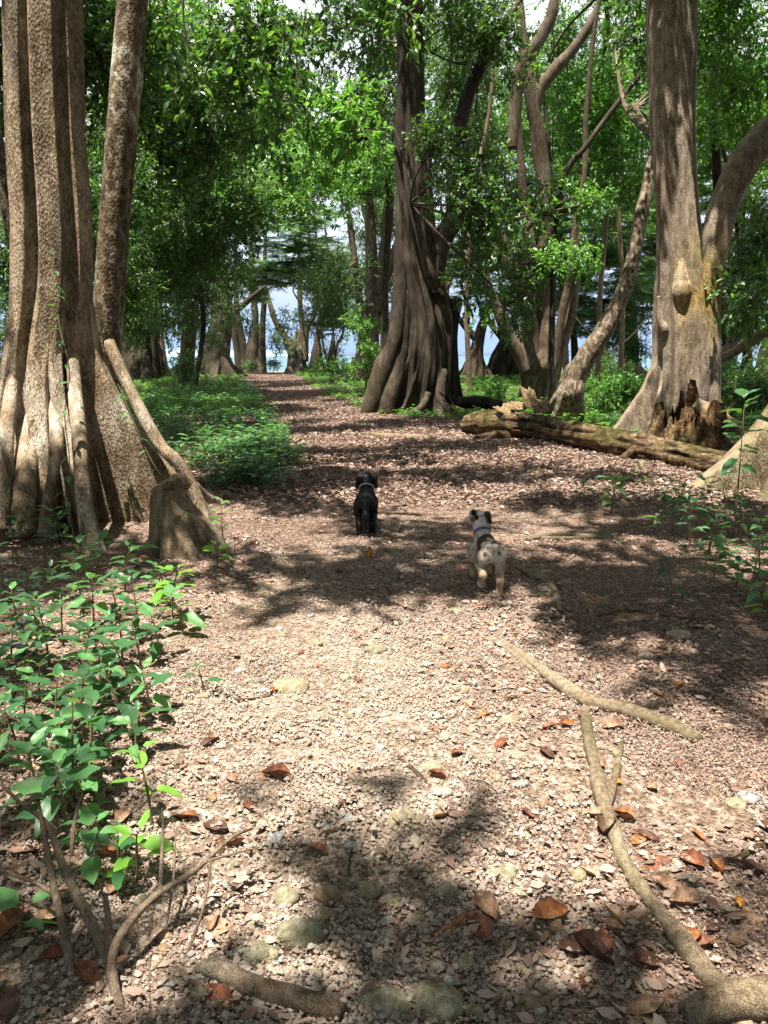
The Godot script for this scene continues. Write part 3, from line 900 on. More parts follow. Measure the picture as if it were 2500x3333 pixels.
	part("rim", kr.commit(kp), M.bark_fine, knee)
	# ---- pale lichened trunk behind it
	tree({"name": "lichen_tree", "no_boughs": true, "label": "slim leaning trunk blotched with white lichen behind the big buttressed tree", "base": Vector3(-3.328, 0.625, -9.2) * Vector3(1, 0, 1), "mat": M.lichen_bark, "col": bark_color(lin(0.28, 0.24, 0.18), lin(0.44, 0.4, 0.33), lin(0.85, 0.86, 0.8), 1.0),
		"stems": [[[Vector3(-3.373, 0.459, -9.2), 0.2], [Vector3(-3.262, 1.546, -9.2), 0.185], [Vector3(-3.174, 2.174, -9.2), 0.165], [Vector3(-3.032, 3.134, -9.2), 0.165], [Vector3(-2.867, 4.195, -9.2), 0.165], [Vector3(-2.701, 5.25, -9.2), 0.16], [Vector3(-2.505, 6.551, -9.2), 0.13], [Vector3(-1.818, 8.761, -9), 0.08]]], "stem_sides": 26, "lump": 0.05,
		"blobs": [[Vector3(-1.279, 5.207, -10.2), 0.85, 13, "broad", 0.9], [Vector3(-0.769, 4.734, -10), 0.8, 15, "broad_bright", 0.85], [Vector3(-0.387, 4.301, -10), 0.55, 9, "broad_bright", 0.8], [Vector3(-1.07, 5.587, -10.4), 0.9, 14, "broad", 0.9], [Vector3(-1.911, 5.3, -10.6), 0.9, 14, "broad", 0.9], [Vector3(-2.486, 5.002, -11), 0.9, 11, "broad", 0.9], [Vector3(-0.286, 5.51, -10.6), 0.8, 11, "broad", 0.9], [Vector3(-1.847, 4.869, -11.5), 0.8, 9, "broad", 0.9]]})
	tree({"name": "leaning_tree", "label": "grey leaning trunk at the far left edge behind the big tree", "base": Vector3(-5.006, 0.652, -11) * Vector3(1, 0, 1), "mat": M.lichen_bark, "col": grey,
		"stems": [[[Vector3(-4.973, 0.652, -11), 0.2], [Vector3(-4.907, 2.306, -11), 0.17], [Vector3(-5.033, 3.454, -11), 0.15], [Vector3(-5.201, 4.268, -11), 0.14], [Vector3(-5.521, 5.552, -11), 0.1]]],
		"blobs": [[Vector3(-6.297, 6.309, -14), 1.4, 40, "deep", 1.0], [Vector3(-9.281, 4.294, -20), 1.6, 45, "deep", 1.0], [Vector3(-10.691, 1.61, -22), 1.3, 40, "deep", 0.9], [Vector3(-5.07, 6.502, -15), 1.5, 55, "deep", 1.0], [Vector3(-6.422, 4.986, -18), 1.8, 60, "deep", 1.0], [Vector3(-7.967, 3.359, -22), 1.8, 60, "deep", 1.0]]})
	# ---- dark trees on the left in the middle distance
	var b4 := Vector3(-15.053, 0, -48.34)
	tree({"name": "strangler_tree", "label": "dark vine-hung many-rooted tree left of the path in the middle distance", "base": b4, "col": dark, "sides": 90, "rows": 60, "ridge": 0.09,
		"trunk": [[b4 + Vector3(0, -0.3, 0), 1.1], [b4 + Vector3(0.1, 3.2, 0), 1.0], [b4 + Vector3(0, 6.5, 0), 0.75], [b4 + Vector3(0.2, 12, 0), 0.4]],
		"blades": generic_blades(9, 1.9, 3.4, 0.16),
		"stems": [[[b4 + Vector3(-1.2, 0, 0.8), 0.14], [b4 + Vector3(-1.1, 3, 0.7), 0.11], [b4 + Vector3(-0.6, 7, 0.4), 0.1]], [[b4 + Vector3(1.2, 0, 0.9), 0.13], [b4 + Vector3(1.0, 4, 0.7), 0.1], [b4 + Vector3(0.5, 8, 0.3), 0.1]], [[b4 + Vector3(0.3, 5.5, 0.6), 0.3], [b4 + Vector3(1.8, 9, 1), 0.22], [b4 + Vector3(3.6, 12.5, 1.5), 0.14]], [[b4 + Vector3(0, 7, 0.6), 0.3], [b4 + Vector3(3.0, 11, 2), 0.25], [b4 + Vector3(4.6, 14.5, 3), 0.2]]],
		"blobs": [[Vector3(-4.657, 8.593, -19), 2.0, 70, "bright", 1.0], [Vector3(-5.333, 7.154, -20), 2.2, 120, "deep", 1.0, 0.75, -0.3], [Vector3(-5.887, 6.535, -26), 2.4, 120, "deep", 1.0, 0.75, -0.25], [Vector3(-8.178, 5.412, -28), 2.6, 160, "deep", 1.0, 0.75, -0.3], [Vector3(-8.665, 4.373, -34), 2.6, 100, "deep", 1.0], [Vector3(-11.763, 3.213, -38), 1.6, 44, "deep", 1.0], [Vector3(-9.587, 3.075, -40), 1.2, 16, "broad", 0.9], [Vector3(-7.887, 1.129, -30), 0.6, 12, "broad", 0.9], [Vector3(-7.661, 5.74, -36), 2.3, 70, "deep", 1.0]]})
	var b5 := Vector3(-11.691, 0, -54.507)
	tree({"name": "flared_tree", "label": "dark flared trunk just left of the far end of the path", "base": b5, "col": dark, "ridge": 0.05,
		"trunk": [[b5 + Vector3(0, -0.3, 0), 0.95], [b5 + Vector3(0, 1.5, 0), 0.8], [b5 + Vector3(0.5, 4, 0), 0.72], [b5 + Vector3(0.6, 7, 0), 0.5], [b5 + Vector3(0.6, 8.4, 0), 0.1]], "blades": generic_blades(8, 2.2, 2.2, 0.2),
		"stems": [[[b5 + Vector3(0.4, 3.5, 0), 0.4], [b5 + Vector3(2.0, 4.9, 0), 0.22], [b5 + Vector3(3.6, 6.2, 0), 0.12]], [[b5 + Vector3(0.5, 6, 0), 0.4], [b5 + Vector3(-0.6, 10, 0), 0.3], [b5 + Vector3(-2, 14, 0), 0.2]]],
		"blobs": [[Vector3(-10.041, 4.748, -48), 2.4, 80, "deep", 1.1], [Vector3(-10.529, 2.392, -46), 1.3, 32, "broad", 1.0], [Vector3(-8.063, 3.312, -46), 1.3, 28, "broad", 1.0], [Vector3(-8.759, 6.154, -46), 2.2, 60, "deep", 1.1], [Vector3(-11.099, 2.479, -44), 1.3, 18, "broad", 1.0], [Vector3(-8.973, 2.141, -47), 0.8, 14, "broad", 1.0]]})
	# ---- trees along the shore at the end of the path
	var fars := [
		[Vector3(-12.325, 0, -73.124), "four-stemmed dark tree on the shore left of the path's end", [[-1.0, 0.0, 5.0, -2.2, 9.0], [0.2, 0.0, 8.0, 0.3, 16.0], [0.9, 0.0, 6.0, 1.7, 15.0], [-0.4, 0.0, 6.0, -1.0, 13.0]], 1.2],
		[Vector3(-7.857, 0, -71.103), "shore tree with one stem leaning left at the path's end", [[0.1, 0.0, 6.0, 0.5, 15.0], [-0.4, 1.5, 5.0, -3.4, 11.0], [0.6, 1.0, 6.0, 1.8, 13.0]], 1.15],
		[Vector3(-5.966, 0, -69.19), "thin curved dark tree right of the path's end", [[0.0, 0.0, 3.0, 0.9, 7.0], [0.6, 3.0, 7.0, 0.8, 14.0]], 0.8],
		[Vector3(-4.452, 0, -67.377), "slender forked tree on the shore behind the sunlit sapling", [[0.0, 0.0, 3.0, -1.4, 9.0], [0.1, 0.5, 4.0, 1.2, 10.0]], 0.5],
	]
	var fi := 0
	for q in fars:
		var b: Vector3 = q[0]
		b.z = maxf(b.z, -69.0)
		b.x = q[0].x * (b.z / q[0].z)
		var st := []
		for s in q[2]:
			st.append([[b + Vector3(s[0], s[1], 0.2), 0.34 * q[3]], [b + Vector3(lerpf(s[0], s[3], 0.3) + rng.randf_range(-0.4, 0.4), s[2] * 0.6, 0.1), 0.24 * q[3]], [b + Vector3(lerpf(s[0], s[3], 0.55) + rng.randf_range(-0.5, 0.5), s[2], 0), 0.2 * q[3]], [b + Vector3(s[3], s[4], 0), 0.12 * q[3]]])
		var bl: Array = [
			[[Vector3(-9.912, 11.186, -60), 3.0, 60, "feather", 1.2, 0.5], [Vector3(-8.194, 8.802, -62), 3.2, 70, "feather", 1.2, 0.5], [Vector3(-10.719, 7.62, -64), 2.4, 40, "feather", 1.2, 0.45], [Vector3(-10.338, 6.337, -66), 1.7, 20, "feather", 1.1, 0.4]],
			[[Vector3(-6.272, 10.863, -58), 3.2, 70, "feather", 1.2, 0.5], [Vector3(-4.981, 8.802, -62), 3.0, 70, "feather", 1.2, 0.5], [Vector3(-7.017, 7.62, -64), 2.6, 40, "feather", 1.2, 0.4], [Vector3(-8.708, 2.442, -69), 1.7, 34, "deep", 1.0], [Vector3(-8.479, 4.1, -66), 1.5, 18, "deep", 1.0]],
			[[Vector3(-3.805, 6.904, -60), 2.6, 70, "deep", 1.1], [Vector3(-5.219, 4.384, -64), 2.0, 26, "deep", 1.0], [Vector3(-4.102, 4.021, -64), 1.8, 26, "feather", 1.1]],
			[[Vector3(-4.242, 2.442, -69), 1.5, 16, "deep", 1.0], [Vector3(-3.441, 5.595, -66), 2.2, 40, "deep", 1.1]]][fi]
		tree({"name": "shore_tree", "label": q[1], "base": b, "col": dark if fi != 1 else grey, "group": "trees along the shore", "sides": 40, "rows": 30, "ridge": 0.06, "trunk": [[b + Vector3(0, -0.3, 0), 0.75 * q[3]], [b + Vector3(0, 1.5, 0), 0.6 * q[3]], [b + Vector3(0.1, 3.0, 0), 0.3 * q[3]], [b + Vector3(0.1, 3.8, 0), 0.06 * q[3]]], "blades": generic_blades(7, 1.5 * q[3], 2.0, 0.12), "stems": st, "stem_sides": 9, "blobs": bl})
		fi += 1
	# ---- many-stemmed tree behind the sunlit sapling, left of the central tree
	var b7 := Vector3(-1.203, 0, -46.582)
	tree({"name": "many_stemmed_tree", "label": "pale many-stemmed tree behind the sunlit sapling left of the central trunk", "base": b7, "col": grey, "ridge": 0.07,
		"trunk": [[b7 + Vector3(0, -0.3, 0), 1.0], [b7 + Vector3(0.2, 2.0, 0), 0.62], [b7 + Vector3(0.5, 4, 0), 0.5], [b7 + Vector3(0.6, 6, 0), 0.1]], "blades": generic_blades(10, 1.9, 2.4, 0.13),
		"stems": [[[b7 + Vector3(0.5, 4, 0), 0.42], [b7 + Vector3(0.4, 9, 0), 0.32], [b7 + Vector3(-0.2, 15, 0), 0.22]], [[b7 + Vector3(0.9, 4, 0.2), 0.42], [b7 + Vector3(1.4, 9, 0.1), 0.3], [b7 + Vector3(2.0, 16, 0), 0.2]], [[b7 + Vector3(0.8, 5, 0.3), 0.34], [b7 + Vector3(2.2, 8.3, 0.2), 0.28], [b7 + Vector3(2.8, 12, 0), 0.2]], [[b7 + Vector3(-0.1, 3, 0.3), 0.26], [b7 + Vector3(-0.5, 7, 0.2), 0.2], [b7 + Vector3(-1.2, 12, 0), 0.16]]],
		"blobs": [[Vector3(-1.748, 7.038, -24), 2.3, 90, "bright", 1.0], [Vector3(-3.314, 7.37, -28), 2.2, 80, "bright", 1.0], [Vector3(-4.873, 8.736, -30), 2.6, 110, "deep", 1.0], [Vector3(-1.072, 7.84, -38), 2.2, 60, "feather", 1.1], [Vector3(-1.007, 7.948, -30), 1.8, 60, "feather", 1.0], [Vector3(-2.426, 4.814, -42), 2.2, 60, "deep", 1.1], [Vector3(-1.923, 6.446, -42), 2.2, 50, "deep", 1.1], [Vector3(-4.915, 7.506, -36), 2.4, 70, "feather", 1.1], [Vector3(-2.697, 7.539, -34), 2.4, 80, "deep", 1.0], [Vector3(-0.716, 8.85, -26), 2.2, 90, "deep", 1.0], [Vector3(-2.451, 8.85, -26), 2.4, 100, "deep", 1.0], [Vector3(-4.099, 9.141, -24), 2.4, 100, "deep", 1.0], [Vector3(-2.271, 9.822, -22), 2.4, 100, "deep", 1.0], [Vector3(-2.326, 11.517, -24), 2.6, 110, "deep", 1.0, 0.75, -0.3], [Vector3(-3.504, 11.167, -24), 2.2, 90, "deep", 1.0, 0.75, -0.3], [Vector3(-0.778, 10.579, -24), 2.4, 100, "deep", 1.0], [Vector3(-4.418, 10.038, -22), 1.8, 60, "bright", 1.0]]})
	# pale limbs seen through the leaves
	var b7b := Vector3(-10.719, 0, -41.995)
	tree({"name": "leaning_tree", "label": "pale forking limbs of a tree showing through the leaves at upper left", "base": b7b, "col": tan,
		"stems": [[[b7b, 0.4], [Vector3(-8.673, 4.138, -36), 0.34], [Vector3(-7.549, 7.173, -34), 0.28], [Vector3(-6.498, 8.208, -32), 0.3], [Vector3(-5.728, 9.059, -31), 0.24], [Vector3(-5.135, 10.747, -30), 0.16]], [[Vector3(-7.549, 7.173, -34), 0.2], [Vector3(-7.369, 8.883, -32), 0.18], [Vector3(-6.042, 9.864, -31), 0.14], [Vector3(-5.158, 10.134, -30), 0.1]], [[Vector3(-6.498, 8.208, -32), 0.2], [Vector3(-5.983, 7.527, -32), 0.15], [Vector3(-5.645, 6.839, -32), 0.12]], [[Vector3(-5.365, 7.089, -31), 0.1], [Vector3(-4.395, 7.139, -31), 0.09], [Vector3(-3.507, 7.421, -31), 0.07], [Vector3(-2.97, 7.916, -31), 0.04]]],
		"blobs": [[Vector3(-6.065, 9.415, -28), 2.2, 60, "deep", 1.0], [Vector3(-4.437, 11.805, -30), 2.6, 90, "deep", 1.0]]})
	# ---- the central strangler fig
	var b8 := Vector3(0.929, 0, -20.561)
	tree({"name": "central_tree", "label": "tall dark central tree with braided trunk and spreading roots at the path bend", "base": b8, "col": bark_color(lin(0.065, 0.053, 0.042), lin(0.12, 0.1, 0.08), lin(0.25, 0.235, 0.205), 0.4), "sides": 200, "rows": 120, "ridge": 0.03, "k": 0.06,  # bark colour lowered so it carries the deep shade around this tree
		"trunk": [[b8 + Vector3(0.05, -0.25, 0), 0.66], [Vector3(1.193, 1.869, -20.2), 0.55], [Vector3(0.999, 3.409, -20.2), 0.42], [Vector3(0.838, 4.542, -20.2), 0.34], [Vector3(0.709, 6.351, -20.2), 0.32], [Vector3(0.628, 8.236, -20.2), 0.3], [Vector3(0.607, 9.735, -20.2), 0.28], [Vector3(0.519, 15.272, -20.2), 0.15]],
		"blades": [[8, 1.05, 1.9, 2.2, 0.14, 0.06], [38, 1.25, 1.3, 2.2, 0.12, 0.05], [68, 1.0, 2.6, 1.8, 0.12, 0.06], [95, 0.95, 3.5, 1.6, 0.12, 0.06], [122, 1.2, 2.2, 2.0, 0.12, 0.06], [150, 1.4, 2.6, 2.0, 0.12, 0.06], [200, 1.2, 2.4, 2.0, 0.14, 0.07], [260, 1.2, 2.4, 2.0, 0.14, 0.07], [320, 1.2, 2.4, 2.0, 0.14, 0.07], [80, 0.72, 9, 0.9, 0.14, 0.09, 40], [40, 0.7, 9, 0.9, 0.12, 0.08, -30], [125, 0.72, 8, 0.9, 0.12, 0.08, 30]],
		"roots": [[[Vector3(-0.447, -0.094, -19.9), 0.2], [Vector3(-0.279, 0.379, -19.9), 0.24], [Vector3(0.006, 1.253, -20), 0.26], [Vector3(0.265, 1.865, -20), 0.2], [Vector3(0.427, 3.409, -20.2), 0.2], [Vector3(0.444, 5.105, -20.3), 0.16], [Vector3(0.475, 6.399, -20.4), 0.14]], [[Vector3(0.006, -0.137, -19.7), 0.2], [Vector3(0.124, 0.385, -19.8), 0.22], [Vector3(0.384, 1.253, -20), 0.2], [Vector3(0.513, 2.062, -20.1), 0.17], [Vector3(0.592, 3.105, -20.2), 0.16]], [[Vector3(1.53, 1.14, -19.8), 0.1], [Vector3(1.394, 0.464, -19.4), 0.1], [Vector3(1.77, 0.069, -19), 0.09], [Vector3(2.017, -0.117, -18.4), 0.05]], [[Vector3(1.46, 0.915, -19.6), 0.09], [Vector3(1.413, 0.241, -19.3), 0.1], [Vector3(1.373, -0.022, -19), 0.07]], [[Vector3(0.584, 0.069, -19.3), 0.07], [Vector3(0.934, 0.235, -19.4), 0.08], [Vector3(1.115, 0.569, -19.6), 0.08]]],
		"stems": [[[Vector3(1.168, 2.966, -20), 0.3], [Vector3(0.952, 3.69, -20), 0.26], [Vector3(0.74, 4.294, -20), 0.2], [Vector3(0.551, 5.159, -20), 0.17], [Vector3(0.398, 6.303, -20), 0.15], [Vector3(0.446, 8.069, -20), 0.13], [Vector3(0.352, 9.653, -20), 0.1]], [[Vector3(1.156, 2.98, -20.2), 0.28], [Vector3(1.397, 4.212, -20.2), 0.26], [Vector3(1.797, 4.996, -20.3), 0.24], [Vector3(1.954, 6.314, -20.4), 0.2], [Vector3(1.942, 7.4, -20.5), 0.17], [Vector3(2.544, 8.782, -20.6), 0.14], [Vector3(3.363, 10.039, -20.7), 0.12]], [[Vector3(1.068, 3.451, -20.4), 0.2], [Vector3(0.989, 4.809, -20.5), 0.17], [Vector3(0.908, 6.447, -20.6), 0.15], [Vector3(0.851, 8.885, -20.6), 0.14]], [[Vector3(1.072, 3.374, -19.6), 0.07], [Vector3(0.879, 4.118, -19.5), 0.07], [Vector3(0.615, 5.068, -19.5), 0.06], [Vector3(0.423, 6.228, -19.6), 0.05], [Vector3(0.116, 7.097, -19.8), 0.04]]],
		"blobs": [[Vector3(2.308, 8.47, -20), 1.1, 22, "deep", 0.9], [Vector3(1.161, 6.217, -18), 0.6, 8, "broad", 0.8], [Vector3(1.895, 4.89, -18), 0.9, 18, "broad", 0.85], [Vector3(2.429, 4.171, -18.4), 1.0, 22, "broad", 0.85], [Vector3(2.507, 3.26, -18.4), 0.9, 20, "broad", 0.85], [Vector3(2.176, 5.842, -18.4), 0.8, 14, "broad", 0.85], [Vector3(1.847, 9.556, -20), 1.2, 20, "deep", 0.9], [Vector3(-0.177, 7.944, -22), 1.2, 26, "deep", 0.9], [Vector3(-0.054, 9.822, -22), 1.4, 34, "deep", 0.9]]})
	# the broken black stump against it
	var sb := Vector3(1.702, 0.4, -20.6)
	sb.y = 0
	var snag := tree({"name": "broken_snag", "label": "black rotting broken snag leaning on the right of the central tree", "base": sb, "col": bark_color(lin(0.018, 0.014, 0.012), lin(0.045, 0.033, 0.025), lin(0.12, 0.08, 0.05), 0.4), "sides": 40, "rows": 40, "ridge": 0.06,
		"trunk": [[sb + Vector3(0, -0.2, 0), 0.3], [Vector3(1.671, 1.248, -20.4), 0.24], [Vector3(1.626, 2.068, -20.3), 0.24], [Vector3(1.702, 2.639, -20.2), 0.22], [Vector3(1.807, 2.883, -20.1), 0.16], [Vector3(1.828, 2.973, -20.1), 0.02]], "blades": [[20, 0.6, 1.5, 1.5, 0.14, 0.06], [100, 0.5, 2.0, 1.2, 0.1, 0.05], [320, 0.5, 1.5, 1.2, 0.1, 0.05]]})
	snag.set_meta("category", "dead tree")
	var rb := Vector3(2.57, 0.228, -19.5)
	rb.y = 0
	var rl := thing("rotten_root", "low black rotting root mass on the grass behind the log's left end", "dead wood", rb)
	var rm := MB.new()
	tube(rm, [[Vector3(1.792, 0.378, -19.3), 0.12], [Vector3(2.335, 0.321, -19.5), 0.2], [Vector3(2.818, 0.222, -19.6), 0.18], [Vector3(3.189, 0.098, -19.7), 0.08]], 6, 14, bark_color(lin(0.02, 0.016, 0.013), lin(0.05, 0.04, 0.03), lin(0.12, 0.1, 0.08), 0.4), 0.45, 3.0)
	part("trunk", rm.commit(rb), M.bark_fine, rl)
	# ---- small dark shore trees between the trunks
	var far2 := [[Vector3(5.945, 0, -51.24), "hour-glass shaped dark tree on the shore between the central and right trunks", 1.0], [Vector3(8.092, 0, -53.373), "dark leaning shore tree half hidden behind the right-hand stems", 1.3]]
	for i in 2:
		var b: Vector3 = far2[i][0]
		var k: float = far2[i][2]
		tree({"name": "shore_tree", "label": far2[i][1], "base": b, "col": dark, "group": "trees along the shore", "sides": 56, "rows": 40, "ridge": 0.05, "trunk": [[b + Vector3(0, -0.3, 0), 0.6 * k], [b + Vector3(0, 1.2, 0), 0.5 * k], [b + Vector3(0.25, 2.8, 0), 0.32 * k], [b + Vector3(0.6, 4.0, 0), 0.25 * k]], "blades": generic_blades(7, 1.35 * k, 2.8, 0.13),
			"stems": [[[b + Vector3(0.2, 2.4, 0), 0.28], [b + Vector3(-1.2, 4.0, 0), 0.16], [b + Vector3(-2.2, 6.0, 0), 0.1]], [[b + Vector3(0.4, 3.2, 0), 0.25], [b + Vector3(0.9, 4.6, 0), 0.2], [b + Vector3(1.6, 5.0, 0), 0.1]]], "blobs": [[b + Vector3(-1.5, 7, 0), 1.8, 24, "deep", 1.0], [b + Vector3(1.0, 8.5, 0), 2.2, 50, "deep", 1.0], [b + Vector3(1.6, 5.0, 0), 0.8, 6, "feather", 0.9]]})
	# ---- the many-stemmed tree right of centre
	var b11 := Vector3(5.17, 0, -25.813)
	tree({"name": "spreading_tree", "label": "brown many-stemmed tree fanning out right of the central trunk", "base": b11, "col": bark_color(lin(0.12, 0.092, 0.068), lin(0.2, 0.16, 0.12), lin(0.34, 0.31, 0.26), 0.5), "sides": 120, "rows": 60, "ridge": 0.06,
		"trunk": [[b11 + Vector3(0, -0.3, 0), 0.66], [Vector3(5.011, 1.045, -25), 0.58], [Vector3(5.07, 1.769, -25), 0.42], [Vector3(5.064, 2.627, -25), 0.25]], "blades": generic_blades(10, 0.95, 1.6, 0.09), "stem_sides": 18,
		"stems": [[[Vector3(4.712, 0.904, -24.8), 0.3], [Vector3(4.634, 2.194, -24.8), 0.26], [Vector3(4.332, 3.29, -24.8), 0.22], [Vector3(3.913, 4.215, -24.8), 0.18], [Vector3(3.608, 5.316, -24.8), 0.14], [Vector3(3.225, 6.83, -24.8), 0.1]],
			[[Vector3(5.071, 1.045, -25), 0.32], [Vector3(5.07, 2.485, -25), 0.26], [Vector3(4.954, 3.891, -25), 0.24], [Vector3(4.966, 5.671, -25), 0.23], [Vector3(4.748, 7.53, -25), 0.22], [Vector3(4.444, 8.887, -25), 0.2], [Vector3(4.019, 11.08, -25), 0.15], [Vector3(3.905, 12.416, -25), 0.12]],
			[[Vector3(4.853, 6.342, -25), 0.16], [Vector3(4.518, 8.759, -25), 0.18], [Vector3(4.963, 9.711, -25), 0.17], [Vector3(5.552, 10.338, -25), 0.15], [Vector3(5.998, 10.957, -25), 0.13], [Vector3(6.419, 11.934, -25), 0.1]],
			[[Vector3(5.333, 1.196, -24.6), 0.16], [Vector3(5.523, 2.748, -24.6), 0.12], [Vector3(5.673, 3.825, -24.6), 0.1], [Vector3(5.786, 5.285, -24.6), 0.09], [Vector3(6.012, 6.891, -24.6), 0.08], [Vector3(5.972, 8.454, -24.6), 0.07], [Vector3(6.103, 10.806, -24.6), 0.06], [Vector3(6.342, 12.477, -24.6), 0.05]],
			[[Vector3(4.542, 1.051, -24.7), 0.24], [Vector3(4.198, 1.695, -24.7), 0.22], [Vector3(3.768, 2.403, -24.7), 0.18], [Vector3(3.367, 3.31, -24.7), 0.14], [Vector3(2.852, 4.409, -24.7), 0.1]],
			[[Vector3(5.417, 0.9, -25), 0.24], [Vector3(5.63, 1.769, -25), 0.19], [Vector3(5.892, 2.726, -25), 0.16], [Vector3(6.016, 4.057, -25), 0.12], [Vector3(5.979, 5.94, -25), 0.09]],
			[[Vector3(4.879, 3.362, -25.4), 0.2], [Vector3(4.583, 5.325, -25.4), 0.17], [Vector3(4.288, 6.69, -25.4), 0.14], [Vector3(4.132, 8.68, -25.4), 0.12]],
			[[Vector3(3.669, 7.267, -23.5), 0.13], [Vector3(3.692, 8.143, -23.5), 0.17], [Vector3(3.82, 9.337, -23.5), 0.18], [Vector3(4.306, 10.099, -23.5), 0.18], [Vector3(4.625, 10.736, -23.5), 0.16], [Vector3(4.692, 11.535, -23.5), 0.13]]],
		"blobs": [[Vector3(4.653, 5.172, -19.5), 0.8, 24, "broad_bright", 0.85], [Vector3(4.602, 3.957, -19.5), 0.75, 20, "broad_bright", 0.8], [Vector3(3.466, 5.342, -21), 1.0, 26, "broad", 0.9], [Vector3(3.183, 2.921, -21), 0.9, 26, "broad", 0.85], [Vector3(4.123, 3.857, -21), 0.8, 20, "broad", 0.85], [Vector3(4.333, 5.337, -23), 1.0, 22, "bright", 0.9], [Vector3(5.369, 11.537, -28), 3.0, 90, "bright", 1.05], [Vector3(3.515, 12.092, -28), 2.6, 80, "bright", 1.05], [Vector3(7.301, 10.899, -30), 3.0, 100, "bright", 1.05], [Vector3(3.516, 2.227, -26), 0.9, 18, "broad_bright", 0.9]]})
	# ---- the leaning stem beside it
	var b12 := Vector3(4.251, 0, -18.051)
	tree({"name": "leaning_tree", "label": "grey trunk leaning right in a long curve behind the fallen log", "base": b12, "mat": M.lichen_bark, "col": bark_color(lin(0.22, 0.18, 0.14), lin(0.34, 0.3, 0.25), lin(0.5, 0.48, 0.42), 0.6), "sides": 120, "rows": 50, "ridge": 0.03,
		"trunk": [[b12 + Vector3(0, -0.3, 0), 0.4], [Vector3(4.18, 0.566, -17.5), 0.33], [Vector3(4.311, 1.08, -17.5), 0.2], [Vector3(4.404, 1.284, -17.5), 0.12]], "blades": [[20, 0.5, 0.9, 1.8, 0.12, 0.06], [80, 0.55, 0.8, 1.6, 0.12, 0.06], [140, 0.6, 1.0, 1.6, 0.14, 0.07], [175, 0.7, 1.0, 1.6, 0.14, 0.07], [260, 0.6, 1.0, 1.6, 0.14, 0.07], [320, 0.6, 1.0, 1.6, 0.14, 0.07]], "stem_sides": 22, "lump": 0.1,
		"stems": [[[Vector3(4.138, 0.359, -17.5), 0.26], [Vector3(4.285, 0.977, -17.5), 0.23], [Vector3(4.528, 1.487, -17.5), 0.21], [Vector3(4.886, 2.09, -17.5), 0.19], [Vector3(5.27, 2.839, -17.6), 0.17], [Vector3(5.51, 3.596, -17.8), 0.15], [Vector3(5.687, 4.532, -18), 0.15], [Vector3(5.886, 5.315, -18.2), 0.13], [Vector3(5.994, 6.226, -18.4), 0.1]], [[Vector3(4.069, 0.555, -17.7), 0.16], [Vector3(4.198, 1.178, -17.7), 0.12], [Vector3(4.494, 1.436, -17.6), 0.1]]],
		"blobs": [[Vector3(5.997, 9.822, -22), 2.2, 80, "deep", 1.0], [Vector3(7.307, 8.897, -24), 2.2, 80, "bright", 1.0], [Vector3(8.177, 8.254, -28), 2.6, 90, "bright", 1.0], [Vector3(7.752, 8.736, -30), 2.4, 70, "bright", 1.0]]})
	# ---- the large tree at the right
	var b13 := Vector3(5.405, 0.14, -14.3)
	b13.y = 0
	var ochre := func(p: Vector3, _a: float) -> Color:
		var n := na.get_noise_3d(p.x * 2.0, p.y * 0.7, p.z * 2.0)
		var c := lin(0.36, 0.305, 0.25).lerp(lin(0.56, 0.49, 0.41), clampf(0.5 + n * 1.6, 0.0, 1.0))
		var q := clampf(1.0 - absf(p.y - 2.6) / 1.2, 0.0, 1.0) * clampf((p.x - 5.0) / 0.3, 0.0, 1.0)
		c = c.lerp(lin(0.62, 0.48, 0.17), q * clampf(0.75 + n * 2.0, 0.0, 1.0))  # ochre patch: mostly sunlight painted into the bark colour, partly algae
		return c.lerp(lin(0.5, 0.47, 0.42), clampf((na.get_noise_3d(p.x * 5.0, p.y * 3.0, p.z * 5.0) - 0.2) * 3.0, 0.0, 0.5))
